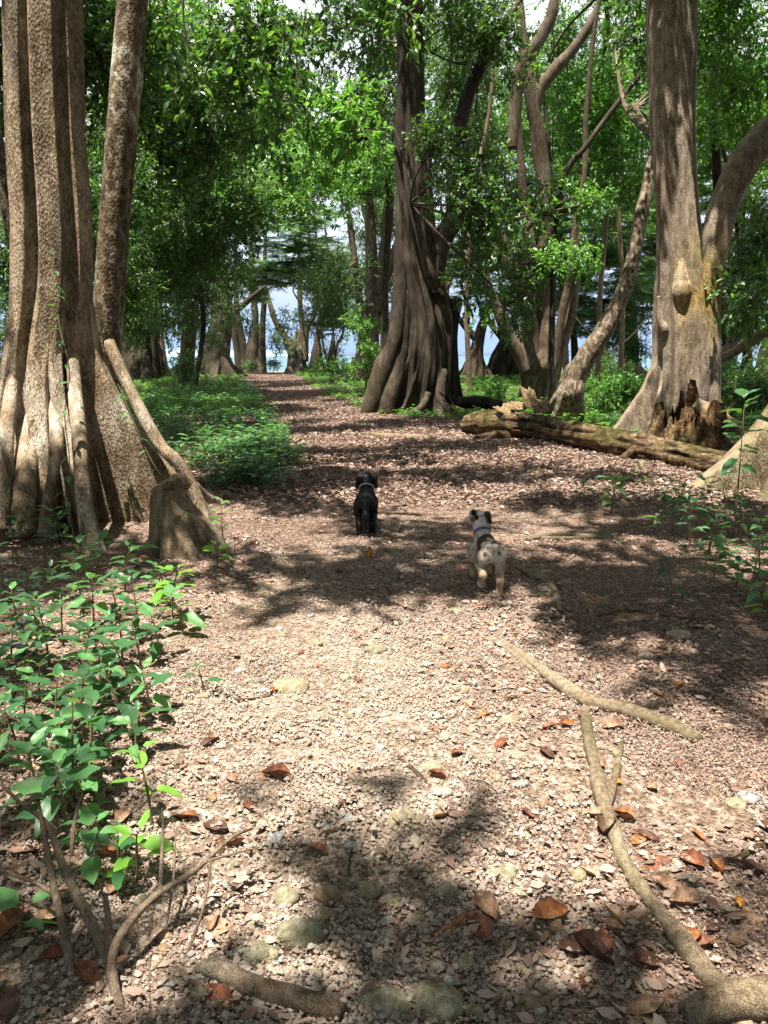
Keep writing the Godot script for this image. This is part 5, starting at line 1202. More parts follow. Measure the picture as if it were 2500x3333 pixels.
# a fallen thing made along a line: rough outline, worn hollows
func make_log_and_stump() -> void:
	var rot := bark_color(lin(0.15, 0.105, 0.07), lin(0.26, 0.2, 0.13), lin(0.33, 0.29, 0.2), 0.6)
	var a := Vector3(1.571, 0.252, -14.5)
	var t := thing("fallen_log", "long rotting mossy log lying across the right edge of the path", "log", Vector3(a.x, 0, a.z))
	var mb := MB.new()
	var pts := [[Vector3(1.548, 0.217, -14.6), 0.2], [Vector3(1.82, 0.26, -14.4), 0.27], [Vector3(2.325, 0.287, -13.8), 0.27], [Vector3(2.782, 0.261, -13.2), 0.25], [Vector3(3.166, 0.221, -12.5), 0.24], [Vector3(3.563, 0.186, -11.8), 0.235], [Vector3(3.862, 0.151, -11.2), 0.23], [Vector3(4.137, 0.12, -10.5), 0.22], [Vector3(4.35, 0.102, -9.95), 0.21], [Vector3(4.566, 0.077, -9.5), 0.19]]
	var sp := smooth_path(pts, 14)
	var p3: PackedVector3Array = sp[0]
	var rr: PackedFloat32Array = sp[1]
	var sides := 56
	var cnt := p3.size()
	for i in cnt:
		var tg := (p3[mini(i + 1, cnt - 1)] - p3[maxi(i - 1, 0)]).normalized()
		var w := tg.cross(Vector3.UP).normalized()
		for s in sides:
			var an := TAU * s / sides
			var dir := Vector3.UP * cos(an) * 0.88 + w * sin(an)
			var l := float(i) * 0.12
			var ridge := nb.get_noise_3d(cos(an) * 4.0, sin(an) * 4.0, l * 0.35)
			var pit := minf(0.0, na.get_noise_3d(cos(an) * 5.0 + 3.0, sin(an) * 5.0, l * 1.1) + 0.16)
			var r := rr[i] * (1.0 + 0.08 * ridge + 0.6 * pit + 0.12 * na.get_noise_2d(l * 3.0, an * 2.0))
			mb.v.append(p3[i] + dir * r)
			var up := cos(an)
			var c: Color = rot.call(p3[i] + dir * r, an)
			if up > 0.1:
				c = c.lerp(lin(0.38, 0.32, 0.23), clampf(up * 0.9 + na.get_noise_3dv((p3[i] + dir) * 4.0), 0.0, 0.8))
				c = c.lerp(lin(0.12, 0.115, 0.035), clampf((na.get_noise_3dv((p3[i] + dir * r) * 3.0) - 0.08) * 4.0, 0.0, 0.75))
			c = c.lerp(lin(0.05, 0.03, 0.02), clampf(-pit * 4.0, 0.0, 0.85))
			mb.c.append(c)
	for i in cnt - 1:
		for s in sides:
			var s1 := (s + 1) % sides
			var q := i * sides + s
			var b := i * sides + s1
			mb.ix.append_array([q, b, q + sides, b, b + sides, q + sides])
	# hollow ends
	for e in 2:
		var ring := 0 if e == 0 else (cnt - 1) * sides
		var ins := p3[0].lerp(p3[1], 2.5) if e == 0 else p3[cnt - 1].lerp(p3[cnt - 2], 2.5)
		var ci := mb.v.size()
		mb.v.append(ins)
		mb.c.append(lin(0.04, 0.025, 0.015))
		for s in sides:
			var s1 := (s + 1) % sides
			if e == 0:
				mb.ix.append_array([ci, ring + s1, ring + s])
			else:
				mb.ix.append_array([ci, ring + s, ring + s1])
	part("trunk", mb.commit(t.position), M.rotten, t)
	# plates of loose bark standing on its left end
	var plates := [[Vector3(2.186, 0.505, -13.75), 0.34, 0.3, 10.0, 62.0], [Vector3(2.38, 0.574, -13.7), 0.3, 0.26, -25.0, 50.0], [Vector3(2.596, 0.616, -13.55), 0.26, 0.42, 20.0, 28.0], [Vector3(2.737, 0.55, -13.35), 0.3, 0.34, 5.0, 36.0], [Vector3(2.475, 0.458, -13.3), 0.26, 0.2, 30.0, 66.0]]
	for q in plates:
		var o := part("bark_plate", jag_plate(q[1], q[2]), M.bark_fine, t)
		o.transform = Transform3D(Basis.from_euler(Vector3(deg_to_rad(-q[4]), deg_to_rad(q[3]), 0.1)), q[0] - t.position)
	var sb := MB.new()
	tube(sb, [[Vector3(3.309, 0.001, -10.9), 0.045], [Vector3(3.479, 0.088, -11), 0.05], [Vector3(3.69, 0.199, -11.2), 0.04]], 5, 9, rot, 0.2, 5.0)
	part("branch_stub", sb.commit(t.position), M.rotten, t)
	# a split piece below it
	var lb := Vector3(2.134, 0.084, -13.6)
	var lo := thing("wood_piece", "short split piece of grey wood on the ground below the log", "dead wood", on_ground(Vector3(lb.x, 0, lb.z)))
	var lm := MB.new()
	tube(lm, [[lb + Vector3(-0.55, 0.02, 0.1), 0.05], [lb + Vector3(-0.2, 0.05, 0.05), 0.11], [lb + Vector3(0.2, 0.04, -0.05), 0.1], [lb + Vector3(0.5, 0.0, -0.1), 0.05]], 6, 14, rot, 0.3, 4.0)
	var dy := gh(lb.x, lb.z) - lb.y
	for i in lm.v.size():
		lm.v[i].y += dy
	part("wood", lm.commit(lo.position), M.rotten, lo)
	# rotten stumps in front of the large right tree
	stump("rotten_stump", "jagged rotten stump with a reddish hollow heart behind the log's right half", Vector3(4.931, 0.193, -12.2), 0.4, 0.62, lin(0.2, 0.14, 0.09), lin(0.3, 0.22, 0.14), 0.3)
	stump("rotten_stump", "tall splintered rotting stump piece against the large right tree", Vector3(4.838, 0.157, -12.9), 0.36, 0.85, lin(0.16, 0.115, 0.075), lin(0.24, 0.185, 0.12), 0.42)
	var wb := Vector3(5.532, 0.34, -12.6)
	var wt := thing("dead_limb", "pale broken limb lying beside the rotten stump at the right", "dead wood", Vector3(wb.x, 0, wb.z))
	var wm := MB.new()
	var pale := bark_color(lin(0.3, 0.24, 0.15), lin(0.42, 0.34, 0.22), lin(0.5, 0.46, 0.36), 0.5)
	tube(wm, [[Vector3(5.086, 0.732, -12.7), 0.1], [Vector3(5.283, 0.603, -12.6), 0.13], [Vector3(5.473, 0.455, -12.4), 0.12], [Vector3(5.65, 0.377, -12.2), 0.07]], 6, 14, pale, 0.3, 4.0)
	tube(wm, [[Vector3(5.478, 0.461, -12.5), 0.06], [Vector3(5.555, 0.61, -12.5), 0.05], [Vector3(5.638, 0.774, -12.5), 0.012]], 5, 9, pale, 0.3, 4.0)
	tube(wm, [[Vector3(5.615, 0.441, -12.3), 0.06], [Vector3(5.653, 0.142, -12), 0.07], [Vector3(5.683, -0.014, -11.8), 0.05]], 5, 9, pale, 0.3, 4.0)
	part("limb", wm.commit(wt.position), M.bark_fine, wt)

func jag_plate(w: float, h: float) -> ArrayMesh:
	var mb := MB.new()
	var nx := 9
	var ny := 7
	for side in 2:
		for j in ny + 1:
			for i in nx + 1:
				var u := float(i) / nx - 0.5
				var v := float(j) / ny
				var edge := 0.18 * na.get_noise_2d(u * 9.0 + w * 50.0, v * 6.0)
				var y := v * h * (0.85 + 0.4 * na.get_noise_1d(u * 6.0 + w * 77.0))
				var bend := 0.25 * w * (u * u * 2.0 - 0.3) + 0.04 * na.get_noise_2d(u * 8.0, v * 8.0 + h * 40.0)
				mb.v.append(Vector3((u + edge * (v - 0.2) * 0.6) * w, y, bend + (0.014 if side == 0 else -0.014)))
				mb.c.append(lin(0.42, 0.34, 0.22).lerp(lin(0.26, 0.19, 0.11), clampf(0.5 + 2.0 * na.get_noise_2d(u * 7.0 + 5.0, v * 7.0), 0, 1)))
		var o := side * (nx + 1) * (ny + 1)
		for j in ny:
			for i in nx:
				var a := o + j * (nx + 1) + i
				var b := a + nx + 1
				if side == 0:
					mb.ix.append_array([a, b, a + 1, a + 1, b, b + 1])
				else:
					mb.ix.append_array([a, a + 1, b, a + 1, b + 1, b])
	var n1 := (nx + 1) * (ny + 1)
	for i in nx:
		var a := ny * (nx + 1) + i
		mb.ix.append_array([a, a + n1, a + 1, a + 1, a + n1, a + n1 + 1])
	for j in ny:
		for e in [0, nx]:
			var a: int = j * (nx + 1) + e
			var b: int = a + nx + 1
			if e == 0:
				mb.ix.append_array([a, a + n1, b, b, a + n1, b + n1])
			else:
				mb.ix.append_array([a, b, a + n1, b, b + n1, a + n1])
	return mb.commit()

func stump(called: String, label: String, at: Vector3, r: float, h: float, c0: Color, c1: Color, hollow: float) -> void:
	var base := on_ground(Vector3(at.x, 0, at.z), -0.05)
	var t := thing(called, label, "stump", base)
	var mb := MB.new()
	var sides := 72
	var rows := 16
	var cf := bark_color(c0, c1, lin(0.42, 0.36, 0.24), 0.5)
	var ic := bark_color(lin(0.2, 0.095, 0.05), lin(0.3, 0.17, 0.1), lin(0.1, 0.06, 0.04), 0.5)
	for shell in 2:
		for j in rows + 1:
			for s in sides:
				var an := TAU * s / sides
				var v := float(j) / rows
				var top := h * (0.55 + 0.45 * absf(na.get_noise_1d(s * 5.0 + r * 90.0)) * 2.2 + 0.25 * sin(an + r * 20.0) - (0.35 if sin(an) > 0.45 and hollow > 0.35 else 0.0) * 0.8 + 0.12 * nb.get_noise_1d(s * 14.0))
				var y := v * maxf(top, 0.12)
				var rad := r * (1.15 - 0.3 * v + 0.25 * nb.get_noise_2d(an * 5.0, v) + 0.15 * na.get_noise_2d(an * 8.0, v * 4.0) + 0.35 * pow(1.0 - v, 3.0) * absf(sin(an * 2.5)))
				if shell == 1:
					rad *= 0.62 + 0.18 * na.get_noise_2d(an * 9.0, v * 3.0)
					y = v * maxf(top, 0.12) * 0.98 + 0.04
				var p := base + Vector3(cos(an) * rad, y, sin(an) * rad)
				mb.v.append(p)
				mb.c.append(cf.call(p, an) if shell == 0 else ic.call(p * 3.0, an))
		var o := shell * sides * (rows + 1)
		for j in rows:
			for s in sides:
				var s1 := (s + 1) % sides
				var a := o + j * sides + s
				var b := o + j * sides + s1
				if shell == 0:
					mb.ix.append_array([a, b, a + sides, b, b + sides, a + sides])
				else:
					mb.ix.append_array([a, a + sides, b, b, a + sides, b + sides])
	var e0 := rows * sides
	var e1 := sides * (rows + 1) + rows * sides
	for s in sides:
		var s1 := (s + 1) % sides
		mb.ix.append_array([e0 + s, e0 + s1, e1 + s, e0 + s1, e1 + s1, e1 + s])
	var ci := mb.v.size()
	mb.v.append(base + Vector3(0, h * 0.2, 0))
	mb.c.append(lin(0.2, 0.09, 0.045))
	for s in sides:
		mb.ix.append_array([ci, sides * (rows + 1) + s, sides * (rows + 1) + (s + 1) % sides])
	part("trunk", mb.commit(base), M.rotten, t)

# lies along the ground through the given points: [point, radius, how far its middle stands above the ground]
func lying(called: String, label: String, cat: String, group: String, lines: Array, cf: Callable, mat: Material, lump := 0.14, sides := 10) -> Node3D:
	var p0: Vector3 = lines[0][0][0]
	var base := on_ground(p0)
	var t := thing(called, label, cat, base, 0.0, group)
	var k := 0
	for ln in lines:
		var mb := MB.new()
		var ctrl := []
		for q in ln:
			ctrl.append([on_ground(q[0], q[1] * (q[2] if q.size() > 2 else 0.7)), q[1]])
		tube(mb, ctrl, 7, sides, cf, lump, 6.0)
		part("wood" if k == 0 else "side_branch", mb.commit(base), mat, t)
		k += 1
	return t

func make_roots_and_sticks() -> void:
	var rc := bark_color(lin(0.29, 0.245, 0.18), lin(0.4, 0.345, 0.265), lin(0.5, 0.46, 0.36), 0.6)
	lying("root", "thick bare root crossing the right of the path, upper of the forked pair", "root", "bare roots on the path", [[[Vector3(0.549, 0, -3.953), 0.010, 0.3], [Vector3(0.656, 0, -3.805), 0.020, 0.4], [Vector3(0.759, 0, -3.475), 0.027], [Vector3(0.875, 0, -3.125), 0.031], [Vector3(1.013, 0, -2.995), 0.029], [Vector3(1.138, 0, -2.854), 0.027], [Vector3(1.217, 0, -2.736), 0.020]], [[Vector3(0.624, 0, -3.837), 0.012, 0.3], [Vector3(0.693, 0, -3.606), 0.015, 0.5], [Vector3(0.743, 0, -3.448), 0.012]]], rc, M.twig, 0.3, 16)
	lying("root", "long bare root running down the right side of the path to the bottom", "root", "bare roots on the path", [[[Vector3(0.868, 0, -3.081), 0.015, 0.2], [Vector3(0.823, 0, -2.893), 0.020, 0.4], [Vector3(0.779, 0, -2.639), 0.023], [Vector3(0.743, 0, -2.394), 0.026], [Vector3(0.735, 0, -2.211), 0.021], [Vector3(0.72, 0, -2.04), 0.021], [Vector3(0.733, 0, -1.873), 0.021], [Vector3(0.759, 0, -1.689), 0.025], [Vector3(0.787, 0, -1.56), 0.028], [Vector3(0.799, 0, -1.477), 0.030]], [[Vector3(0.749, 0, -2.339), 0.016], [Vector3(0.828, 0, -2.511), 0.013], [Vector3(0.893, 0, -2.673), 0.011], [Vector3(0.949, 0, -2.816), 0.007, 0.2]]], rc, M.twig, 0.32, 16)
	lying("root", "thin pale root in the shade right of the spotted dog", "root", "bare roots on the path", [[[Vector3(1.184, 0, -6.16), 0.02], [Vector3(1.438, 0, -6.274), 0.03, 0.4], [Vector3(1.727, 0, -6.192), 0.022, 0.4], [Vector3(2.051, 0, -6.127), 0.01]], [[Vector3(1.305, 0, -6.192), 0.02], [Vector3(1.463, 0, -6.127), 0.02], [Vector3(1.642, 0, -6.16), 0.012]]], rc, M.twig, 0.25, 12)
	lying("root", "thin crooked root below the spotted dog's hind paw", "root", "bare roots on the path", [[[Vector3(0.859, 0, -5.508), 0.012, 0.2], [Vector3(0.964, 0, -5.319), 0.018, 0.4], [Vector3(1.04, 0, -5.03), 0.018], [Vector3(1.101, 0, -4.87), 0.018], [Vector3(1.076, 0, -4.578), 0.018], [Vector3(1.041, 0, -4.359), 0.012]]], rc, M.twig, 0.25, 12)
	lying("root", "worn buried root on the sunlit path in front of the central tree", "root", "bare roots on the path", [[[Vector3(-0.351, 0, -14.749), 0.03], [Vector3(0.004, 0, -14.325), 0.06, 0.3], [Vector3(0.592, 0, -13.924), 0.05, 0.3], [Vector3(1.114, 0, -14.162), 0.02]]], bark_color(lin(0.34, 0.27, 0.19), lin(0.42, 0.34, 0.24), lin(0.45, 0.4, 0.3), 0.4), M.twig, 0.3, 12)
	lying("root", "short root ends sticking out beside the right flange of the big tree", "root", "bare roots on the path", [[[Vector3(-2.147, 0, -8.54), 0.05], [Vector3(-1.866, 0, -8.028), 0.045], [Vector3(-1.664, 0, -7.719), 0.03]], [[Vector3(-1.723, 0, -7.819), 0.03], [Vector3(-1.679, 0, -8.028), 0.05, 0.6], [Vector3(-1.589, 0, -7.871), 0.03]]], rc, M.twig, 0.2, 12)
	lying("branch", "thick bare branch lying at the bottom edge of the picture", "branch", "", [[[Vector3(-0.463, 0, -1.601), 0.008], [Vector3(-0.42, 0, -1.594), 0.022, 0.8], [Vector3(-0.364, 0, -1.567), 0.026, 0.8], [Vector3(-0.292, 0, -1.534), 0.026], [Vector3(-0.202, 0, -1.502), 0.024], [Vector3(-0.093, 0, -1.465), 0.022]], [[Vector3(-0.401, 0, -1.587), 0.02, 1.2], [Vector3(-0.419, 0, -1.627), 0.012, 1.6]]], bark_color(lin(0.14, 0.11, 0.085), lin(0.24, 0.2, 0.155), lin(0.38, 0.35, 0.3), 0.7), M.twig, 0.15, 16)
	lying("branch", "stout grey log end cut off by the bottom right corner", "branch", "", [[[Vector3(0.684, 0, -1.477), 0.03], [Vector3(0.781, 0, -1.508), 0.04], [Vector3(0.891, 0, -1.514), 0.045], [Vector3(0.952, 0, -1.508), 0.045]]], rc, M.twig, 0.12, 16)
	# sticks that can be picked out
	var bc := bark_color(lin(0.13, 0.085, 0.06), lin(0.22, 0.155, 0.11), lin(0.3, 0.25, 0.19), 0.5)
	var st := [
		[[Vector3(0.054, 0, -2.673), Vector3(0.111, 0, -2.558), Vector3(0.163, 0, -2.451)], 0.009, "straight short brown stick in the middle of the gravel"],
		[[Vector3(0.651, 0, -1.901), Vector3(0.768, 0, -1.978), Vector3(0.979, 0, -2.047)], 0.008, "stick crossing over the long root at the right"],
		[[Vector3(-0.205, 0, -2.187), Vector3(-0.133, 0, -2.223), Vector3(-0.068, 0, -2.273)], 0.007, "thin curved stick on the gravel left of the round stone"],
		[[Vector3(-0.098, 0, -2.261), Vector3(-0.102, 0, -2.117), Vector3(-0.105, 0, -1.999)], 0.005, "thin upright-lying twig below the curved stick"],
		[[Vector3(-0.372, 0, -1.701), Vector3(-0.27, 0, -1.689), Vector3(-0.151, 0, -1.674), Vector3(-0.045, 0, -1.644)], 0.007, "dark stick on the gravel above the bottom branch"],
		[[Vector3(0.552, 0, -1.819), Vector3(0.615, 0, -1.736), Vector3(0.666, 0, -1.674), Vector3(0.788, 0, -1.601)], 0.007, "long dark twig beside the lower end of the long root"],
		[[Vector3(0.189, 0, -1.573), Vector3(0.109, 0, -1.54), Vector3(0.043, 0, -1.493)], 0.008, "grey stick at the bottom right of centre"],
		[[Vector3(1.245, 0, -4.276), Vector3(1.46, 0, -4.359), Vector3(1.701, 0, -4.197), Vector3(1.923, 0, -4.158)], 0.009, "long dark stick lying in the shade right of the spotted dog"],
		[[Vector3(0.459, 0, -2.051), Vector3(0.441, 0, -1.891), Vector3(0.398, 0, -1.736)], 0.005, "thin pale stalk standing in the litter right of centre"],
		[[Vector3(-0.232, 0, -2.511), Vector3(-0.118, 0, -2.567), Vector3(0.035, 0, -2.58)], 0.006, "pale stick across the gravel above the brown one"],
		[[Vector3(0.031, 0, -4.672), Vector3(0.143, 0, -4.488), Vector3(0.277, 0, -4.359)], 0.006, "thin twig in the shade beyond the gravel"],
		[[Vector3(0.679, 0, -4.691), Vector3(0.765, 0, -4.769), Vector3(0.826, 0, -4.87)], 0.007, "pale twig at the spotted dog's hind paw"],
		[[Vector3(-0.771, 0, -2.422), Vector3(-0.672, 0, -2.095), Vector3(-0.621, 0, -1.802), Vector3(-0.535, 0, -1.493)], 0.004, "long thin stalk bending at the lower left"],
		[[Vector3(-0.731, 0, -3.243), Vector3(-0.639, 0, -3.195), Vector3(-0.484, 0, -3.267)], 0.006, "brown stick below the small three-leaved seedling"],
		[[Vector3(1.175, 0, -3.56), Vector3(1.25, 0, -3.475), Vector3(1.398, 0, -3.394)], 0.007, "stick in the shade band right of the upper root"],
		[[Vector3(1.006, 0, -2.03), Vector3(1.081, 0, -2.073), Vector3(1.196, 0, -2.14)], 0.01, "dark stick at the right edge"],
		[[Vector3(-0.433, 0, -2.893), Vector3(-0.328, 0, -2.974), Vector3(-0.214, 0, -3.007)], 0.005, "thin twig right below the yellow stone"],
		[[Vector3(-0.382, 0, -1.495), Vector3(-0.34, 0, -1.56), Vector3(-0.305, 0, -1.615)], 0.006, "grey twig leaning over the bottom branch"],
	]
	for q in st:
		var ln := []
		var r: float = q[1]
		var i := 0
		for p in q[0]:
			ln.append([p, r * (0.7 if i == 0 or i == q[0].size() - 1 else 1.0), 0.9])
			i += 1
		lying("stick", q[2], "stick", "fallen sticks", [ln], bc, M.twig, 0.15, 7)
	for i in 90:
		var d := 1.4 + pow(rng.randf(), 1.6) * 9.0
		var x := rng.randf_range(path_left(d) - 0.4, path_right(d) + 0.6)
		var p := Vector3(x, 0, -d)
		var a := rng.randf() * PI
		var l := rng.randf_range(0.05, 0.22)
		var v := Vector3(cos(a), 0, sin(a)) * l
		lying("twig", ["short brown twig on the leaf litter of the path", "thin broken twig lying on the path"][i % 2], "twig", "small twigs on the path", [[[p - v, 0.002, 1.0], [p + Vector3(v.z, 0, -v.x) * rng.randf_range(-0.25, 0.25), 0.0035, 1.0], [p + v, 0.002, 1.0]]], bc, M.tint, 0.1, 5)
	# dry twiggy shrub at the lower left
	var dc := bark_color(lin(0.17, 0.13, 0.1), lin(0.27, 0.215, 0.165), lin(0.38, 0.33, 0.27), 0.6)
	var db := Vector3(-0.668, 0, -1.493)
	var dt := thing("dry_shrub", "leafless grey twiggy shrub rising from the bottom left corner", "shrub", db)
	var tw := [
		[[Vector3(-0.582, 0, -1.459), 0.016], [Vector3(-0.672, 0.048, -1.62), 0.014], [Vector3(-0.766, 0.123, -1.72), 0.012], [Vector3(-0.842, 0.17, -1.8), 0.01], [Vector3(-0.918, 0.253, -1.88), 0.008], [Vector3(-1.024, 0.278, -1.95), 0.006], [Vector3(-1.109, 0.32, -2), 0.004]],
		[[Vector3(-0.554, 0, -1.435), 0.013], [Vector3(-0.635, 0.061, -1.55), 0.012], [Vector3(-0.637, 0.13, -1.6), 0.011], [Vector3(-0.581, 0.165, -1.7), 0.009], [Vector3(-0.5, 0.17, -1.8), 0.007], [Vector3(-0.421, 0.197, -1.9), 0.005], [Vector3(-0.372, 0.192, -1.95), 0.003]],
		[[Vector3(-0.663, 0.087, -1.62), 0.008], [Vector3(-0.677, 0.166, -1.65), 0.007], [Vector3(-0.694, 0.194, -1.68), 0.006]],
		[[Vector3(-0.696, 0, -1.459), 0.013], [Vector3(-0.755, 0.04, -1.6), 0.011], [Vector3(-0.848, 0.139, -1.75), 0.009], [Vector3(-0.912, 0.245, -1.85), 0.007], [Vector3(-0.942, 0.296, -1.9), 0.004]],
		[[Vector3(-0.848, 0.139, -1.75), 0.007], [Vector3(-0.942, 0.142, -1.8), 0.005], [Vector3(-1.048, 0.133, -1.85), 0.004]],
		[[Vector3(-0.569, 0.163, -1.72), 0.006], [Vector3(-0.593, 0.245, -1.85), 0.004], [Vector3(-0.607, 0.289, -1.9), 0.003]],
		[[Vector3(-0.821, 0.211, -1.8), 0.006], [Vector3(-0.829, 0.272, -1.85), 0.005], [Vector3(-0.826, 0.323, -1.9), 0.003]],
		[[Vector3(-0.519, 0.171, -1.78), 0.005], [Vector3(-0.47, 0.176, -1.83), 0.004], [Vector3(-0.345, 0.168, -1.9), 0.002]],
		[[Vector3(-0.426, 0, -1.459), 0.009], [Vector3(-0.449, 0.001, -1.6), 0.008], [Vector3(-0.414, 0.021, -1.65), 0.006], [Vector3(-0.388, 0.045, -1.7), 0.004]],
		[[Vector3(-0.466, 0, -1.471), 0.006], [Vector3(-0.494, 0.021, -1.65), 0.005], [Vector3(-0.46, 0.123, -1.72), 0.004], [Vector3(-0.456, 0.197, -1.8), 0.003]],
		[[Vector3(-0.507, 0, -1.471), 0.005], [Vector3(-0.565, 0.004, -1.7), 0.004], [Vector3(-0.557, 0.142, -1.8), 0.003], [Vector3(-0.567, 0.239, -1.88), 0.002]],
	]
	for q in tw:
		var mb := MB.new()
		tube(mb, q, 6, 8, dc, 0.14, 12.0)
		part("twig", mb.commit(db), M.twig, dt)
	var bt := Vector3(2.436, 0, -8.028)
	var bd := thing("dry_shrub", "small bare grey twigs standing in front of the fallen log", "shrub", bt)
	for q in [[[Vector3(2.422, 0, -7.896), 0.008], [Vector3(2.373, 0.351, -8), 0.006], [Vector3(2.33, 0.485, -8.1), 0.003]], [[Vector3(2.422, 0, -7.896), 0.008], [Vector3(2.294, 0.204, -8), 0.005], [Vector3(2.164, 0.351, -8), 0.003]], [[Vector3(2.373, 0.351, -8), 0.005], [Vector3(2.528, 0.46, -8.1), 0.003]]]:
		var mb := MB.new()
		tube(mb, q, 5, 6, dc, 0.1, 12.0)
		part("twig", mb.commit(bt), M.tint, bd)

func rock_mesh(seed_: int, r: Vector3, rough: float, c0: Color, c1: Color, rings := 8, segs := 12) -> ArrayMesh:
	var mb := MB.new()
	var off := seed_ * 13.7
	for j in rings + 1:
		for s in segs:
			var la := PI * (float(j) / rings - 0.5)
			var lo := TAU * s / segs
			var d := Vector3(cos(la) * cos(lo), sin(la), cos(la) * sin(lo))
			var k := 1.0 + rough * na.get_noise_3d(d.x * 3.0 + off, d.y * 3.0, d.z * 3.0) + rough * 0.6 * (nb.get_noise_3d(d.x * 2.0 + off, d.y * 2.0, d.z * 2.0))
			mb.v.append(d * r * k)
			mb.c.append(c0.lerp(c1, clampf(0.5 + na.get_noise_3d(d.x * 5.0 + off, d.y * 5.0, d.z * 5.0) * 1.6, 0, 1)))
	for j in rings:
		for s in segs:
			var s1 := (s + 1) % segs
			var a := j * segs + s
			var b := j * segs + s1
			mb.ix.append_array([a, b, a + segs, b, b + segs, a + segs])
	return mb.commit()

func make_stones() -> void:
	var kinds := [[lin(0.35, 0.3, 0.215), lin(0.43, 0.375, 0.27), "ochre"], [lin(0.27, 0.26, 0.19), lin(0.36, 0.335, 0.25), "grey-green"], [lin(0.33, 0.34, 0.36), lin(0.45, 0.46, 0.48), "blue-grey"], [lin(0.42, 0.38, 0.31), lin(0.52, 0.48, 0.4), "cream"], [lin(0.3, 0.2, 0.14), lin(0.38, 0.27, 0.19), "brown"]]
	var listed := [
		[Vector3(-0.434, 0, -3.342), 0.085, 0.05, 0.055, 0, "large rounded ochre stone with a brown leaf against it"],
		[Vector3(0.054, 0, -2.256), 0.05, 0.03, 0.036, 0, "smooth oval ochre stone in the middle of the gravel"],
		[Vector3(-0.216, 0, -1.736), 0.06, 0.035, 0.05, 1, "large grey-green stone at the bottom of the gravel"],
		[Vector3(-0.156, 0, -1.906), 0.038, 0.025, 0.03, 4, "angular brown stone above the large grey-green one"],
		[Vector3(-0.695, 0, -3.503), 0.03, 0.018, 0.02, 2, "small blue-grey stone left of the large ochre stone"],
		[Vector3(0.179, 0, -2.574), 0.045, 0.024, 0.03, 0, "flat yellow stone right of the short brown stick"],
		[Vector3(0.523, 0, -2.974), 0.05, 0.026, 0.034, 0, "flat ochre stone left of the forked root"],
		[Vector3(-0.042, 0, -3.805), 0.055, 0.03, 0.035, 1, "grey-green stone at the far end of the sunlit gravel"],
		[Vector3(0.823, 0, -9.622), 0.1, 0.06, 0.06, 0, "broad flat ochre stone set in the path beyond the dogs"],
		[Vector3(-0.369, 0, -3.884), 0.04, 0.022, 0.026, 1, "half-buried grey-green stone near the shade edge"],
		[Vector3(-0.273, 0, -1.901), 0.04, 0.024, 0.032, 1, "rounded grey-green stone left of the angular brown one"],
		[Vector3(-0.313, 0, -1.666), 0.036, 0.024, 0.03, 1, "small grey-green stone left of the large one"],
		[Vector3(-0.12, 0, -2.622), 0.035, 0.022, 0.026, 1, "grey stone in the centre of the gravel"],
		[Vector3(-0.039, 0, -1.91), 0.034, 0.03, 0.026, 0, "wedge-shaped yellow stone right of the angular brown one"],
		[Vector3(0.344, 0, -1.978), 0.04, 0.024, 0.03, 1, "mossy stone on the litter right of the gravel"],
		[Vector3(1.192, 0, -2.353), 0.035, 0.018, 0.03, 0, "flat yellow stone near the right edge"],
		[Vector3(1.252, 0, -2.38), 0.045, 0.018, 0.03, 2, "flat pale grey stone at the right edge"],
		[Vector3(0.124, 0, -1.521), 0.06, 0.03, 0.05, 1, "dark mossy stone at the bottom right of centre"],
		[Vector3(0.001, 0, -1.514), 0.055, 0.03, 0.04, 1, "mossy stone at the bottom edge of the picture"],
		[Vector3(-1.238, 0, -9.257), 0.09, 0.03, 0.05, 1, "flat grey stone in the path left of the black dog"],
		[Vector3(1.596, 0, -3.953), 0.07, 0.03, 0.045, 3, "pale flat stone in the small sunlit patch at the right"],
		[Vector3(1.309, 0, -3.618), 0.05, 0.02, 0.035, 3, "cream stone at the edge of the shade band at the right"],
		[Vector3(0.218, 0, -3.037), 0.035, 0.02, 0.024, 2, "small pale stone beside the sunlit gravel's right"],
		[Vector3(0.169, 0, -1.891), 0.035, 0.02, 0.03, 1, "dark green-grey stone in the shaded gravel"],
		[Vector3(0.161, 0, -2.286), 0.022, 0.018, 0.02, 2, "small white-grey pebble right of the smooth oval stone"],
		[Vector3(0.02, 0, -1.864), 0.034, 0.02, 0.03, 0, "ochre stone at the edge of the bottom shade"],
		[Vector3(1.067, 0, -5.085), 0.06, 0.03, 0.04, 1, "half-buried stone near the crooked root"],
		[Vector3(0.432, 0, -4.401), 0.05, 0.02, 0.03, 1, "flat stone in the shade below the spotted dog"],
	]
	var k := 0
	for q in listed:
		var kd: Array = kinds[q[4]]
		var o := part("stone", rock_mesh(k, Vector3(q[1], q[2], q[3]), 0.3, kd[0], kd[1], 10, 16), M.stone, self)
		o.position = on_ground(q[0], q[2] * 0.12)
		o.rotation.y = rng.randf_range(-0.4, 0.4)
		tag(o, q[5], "stone", "stones on the path")
		k += 1
	var pool := []
	for i in 10:
		var kd: Array = kinds[i % 5]
		pool.append([rock_mesh(100 + i, Vector3(1.0, rng.randf_range(0.5, 0.75), rng.randf_range(0.65, 1.0)), 0.4, kd[0], kd[1], 6, 9), kd[2]])
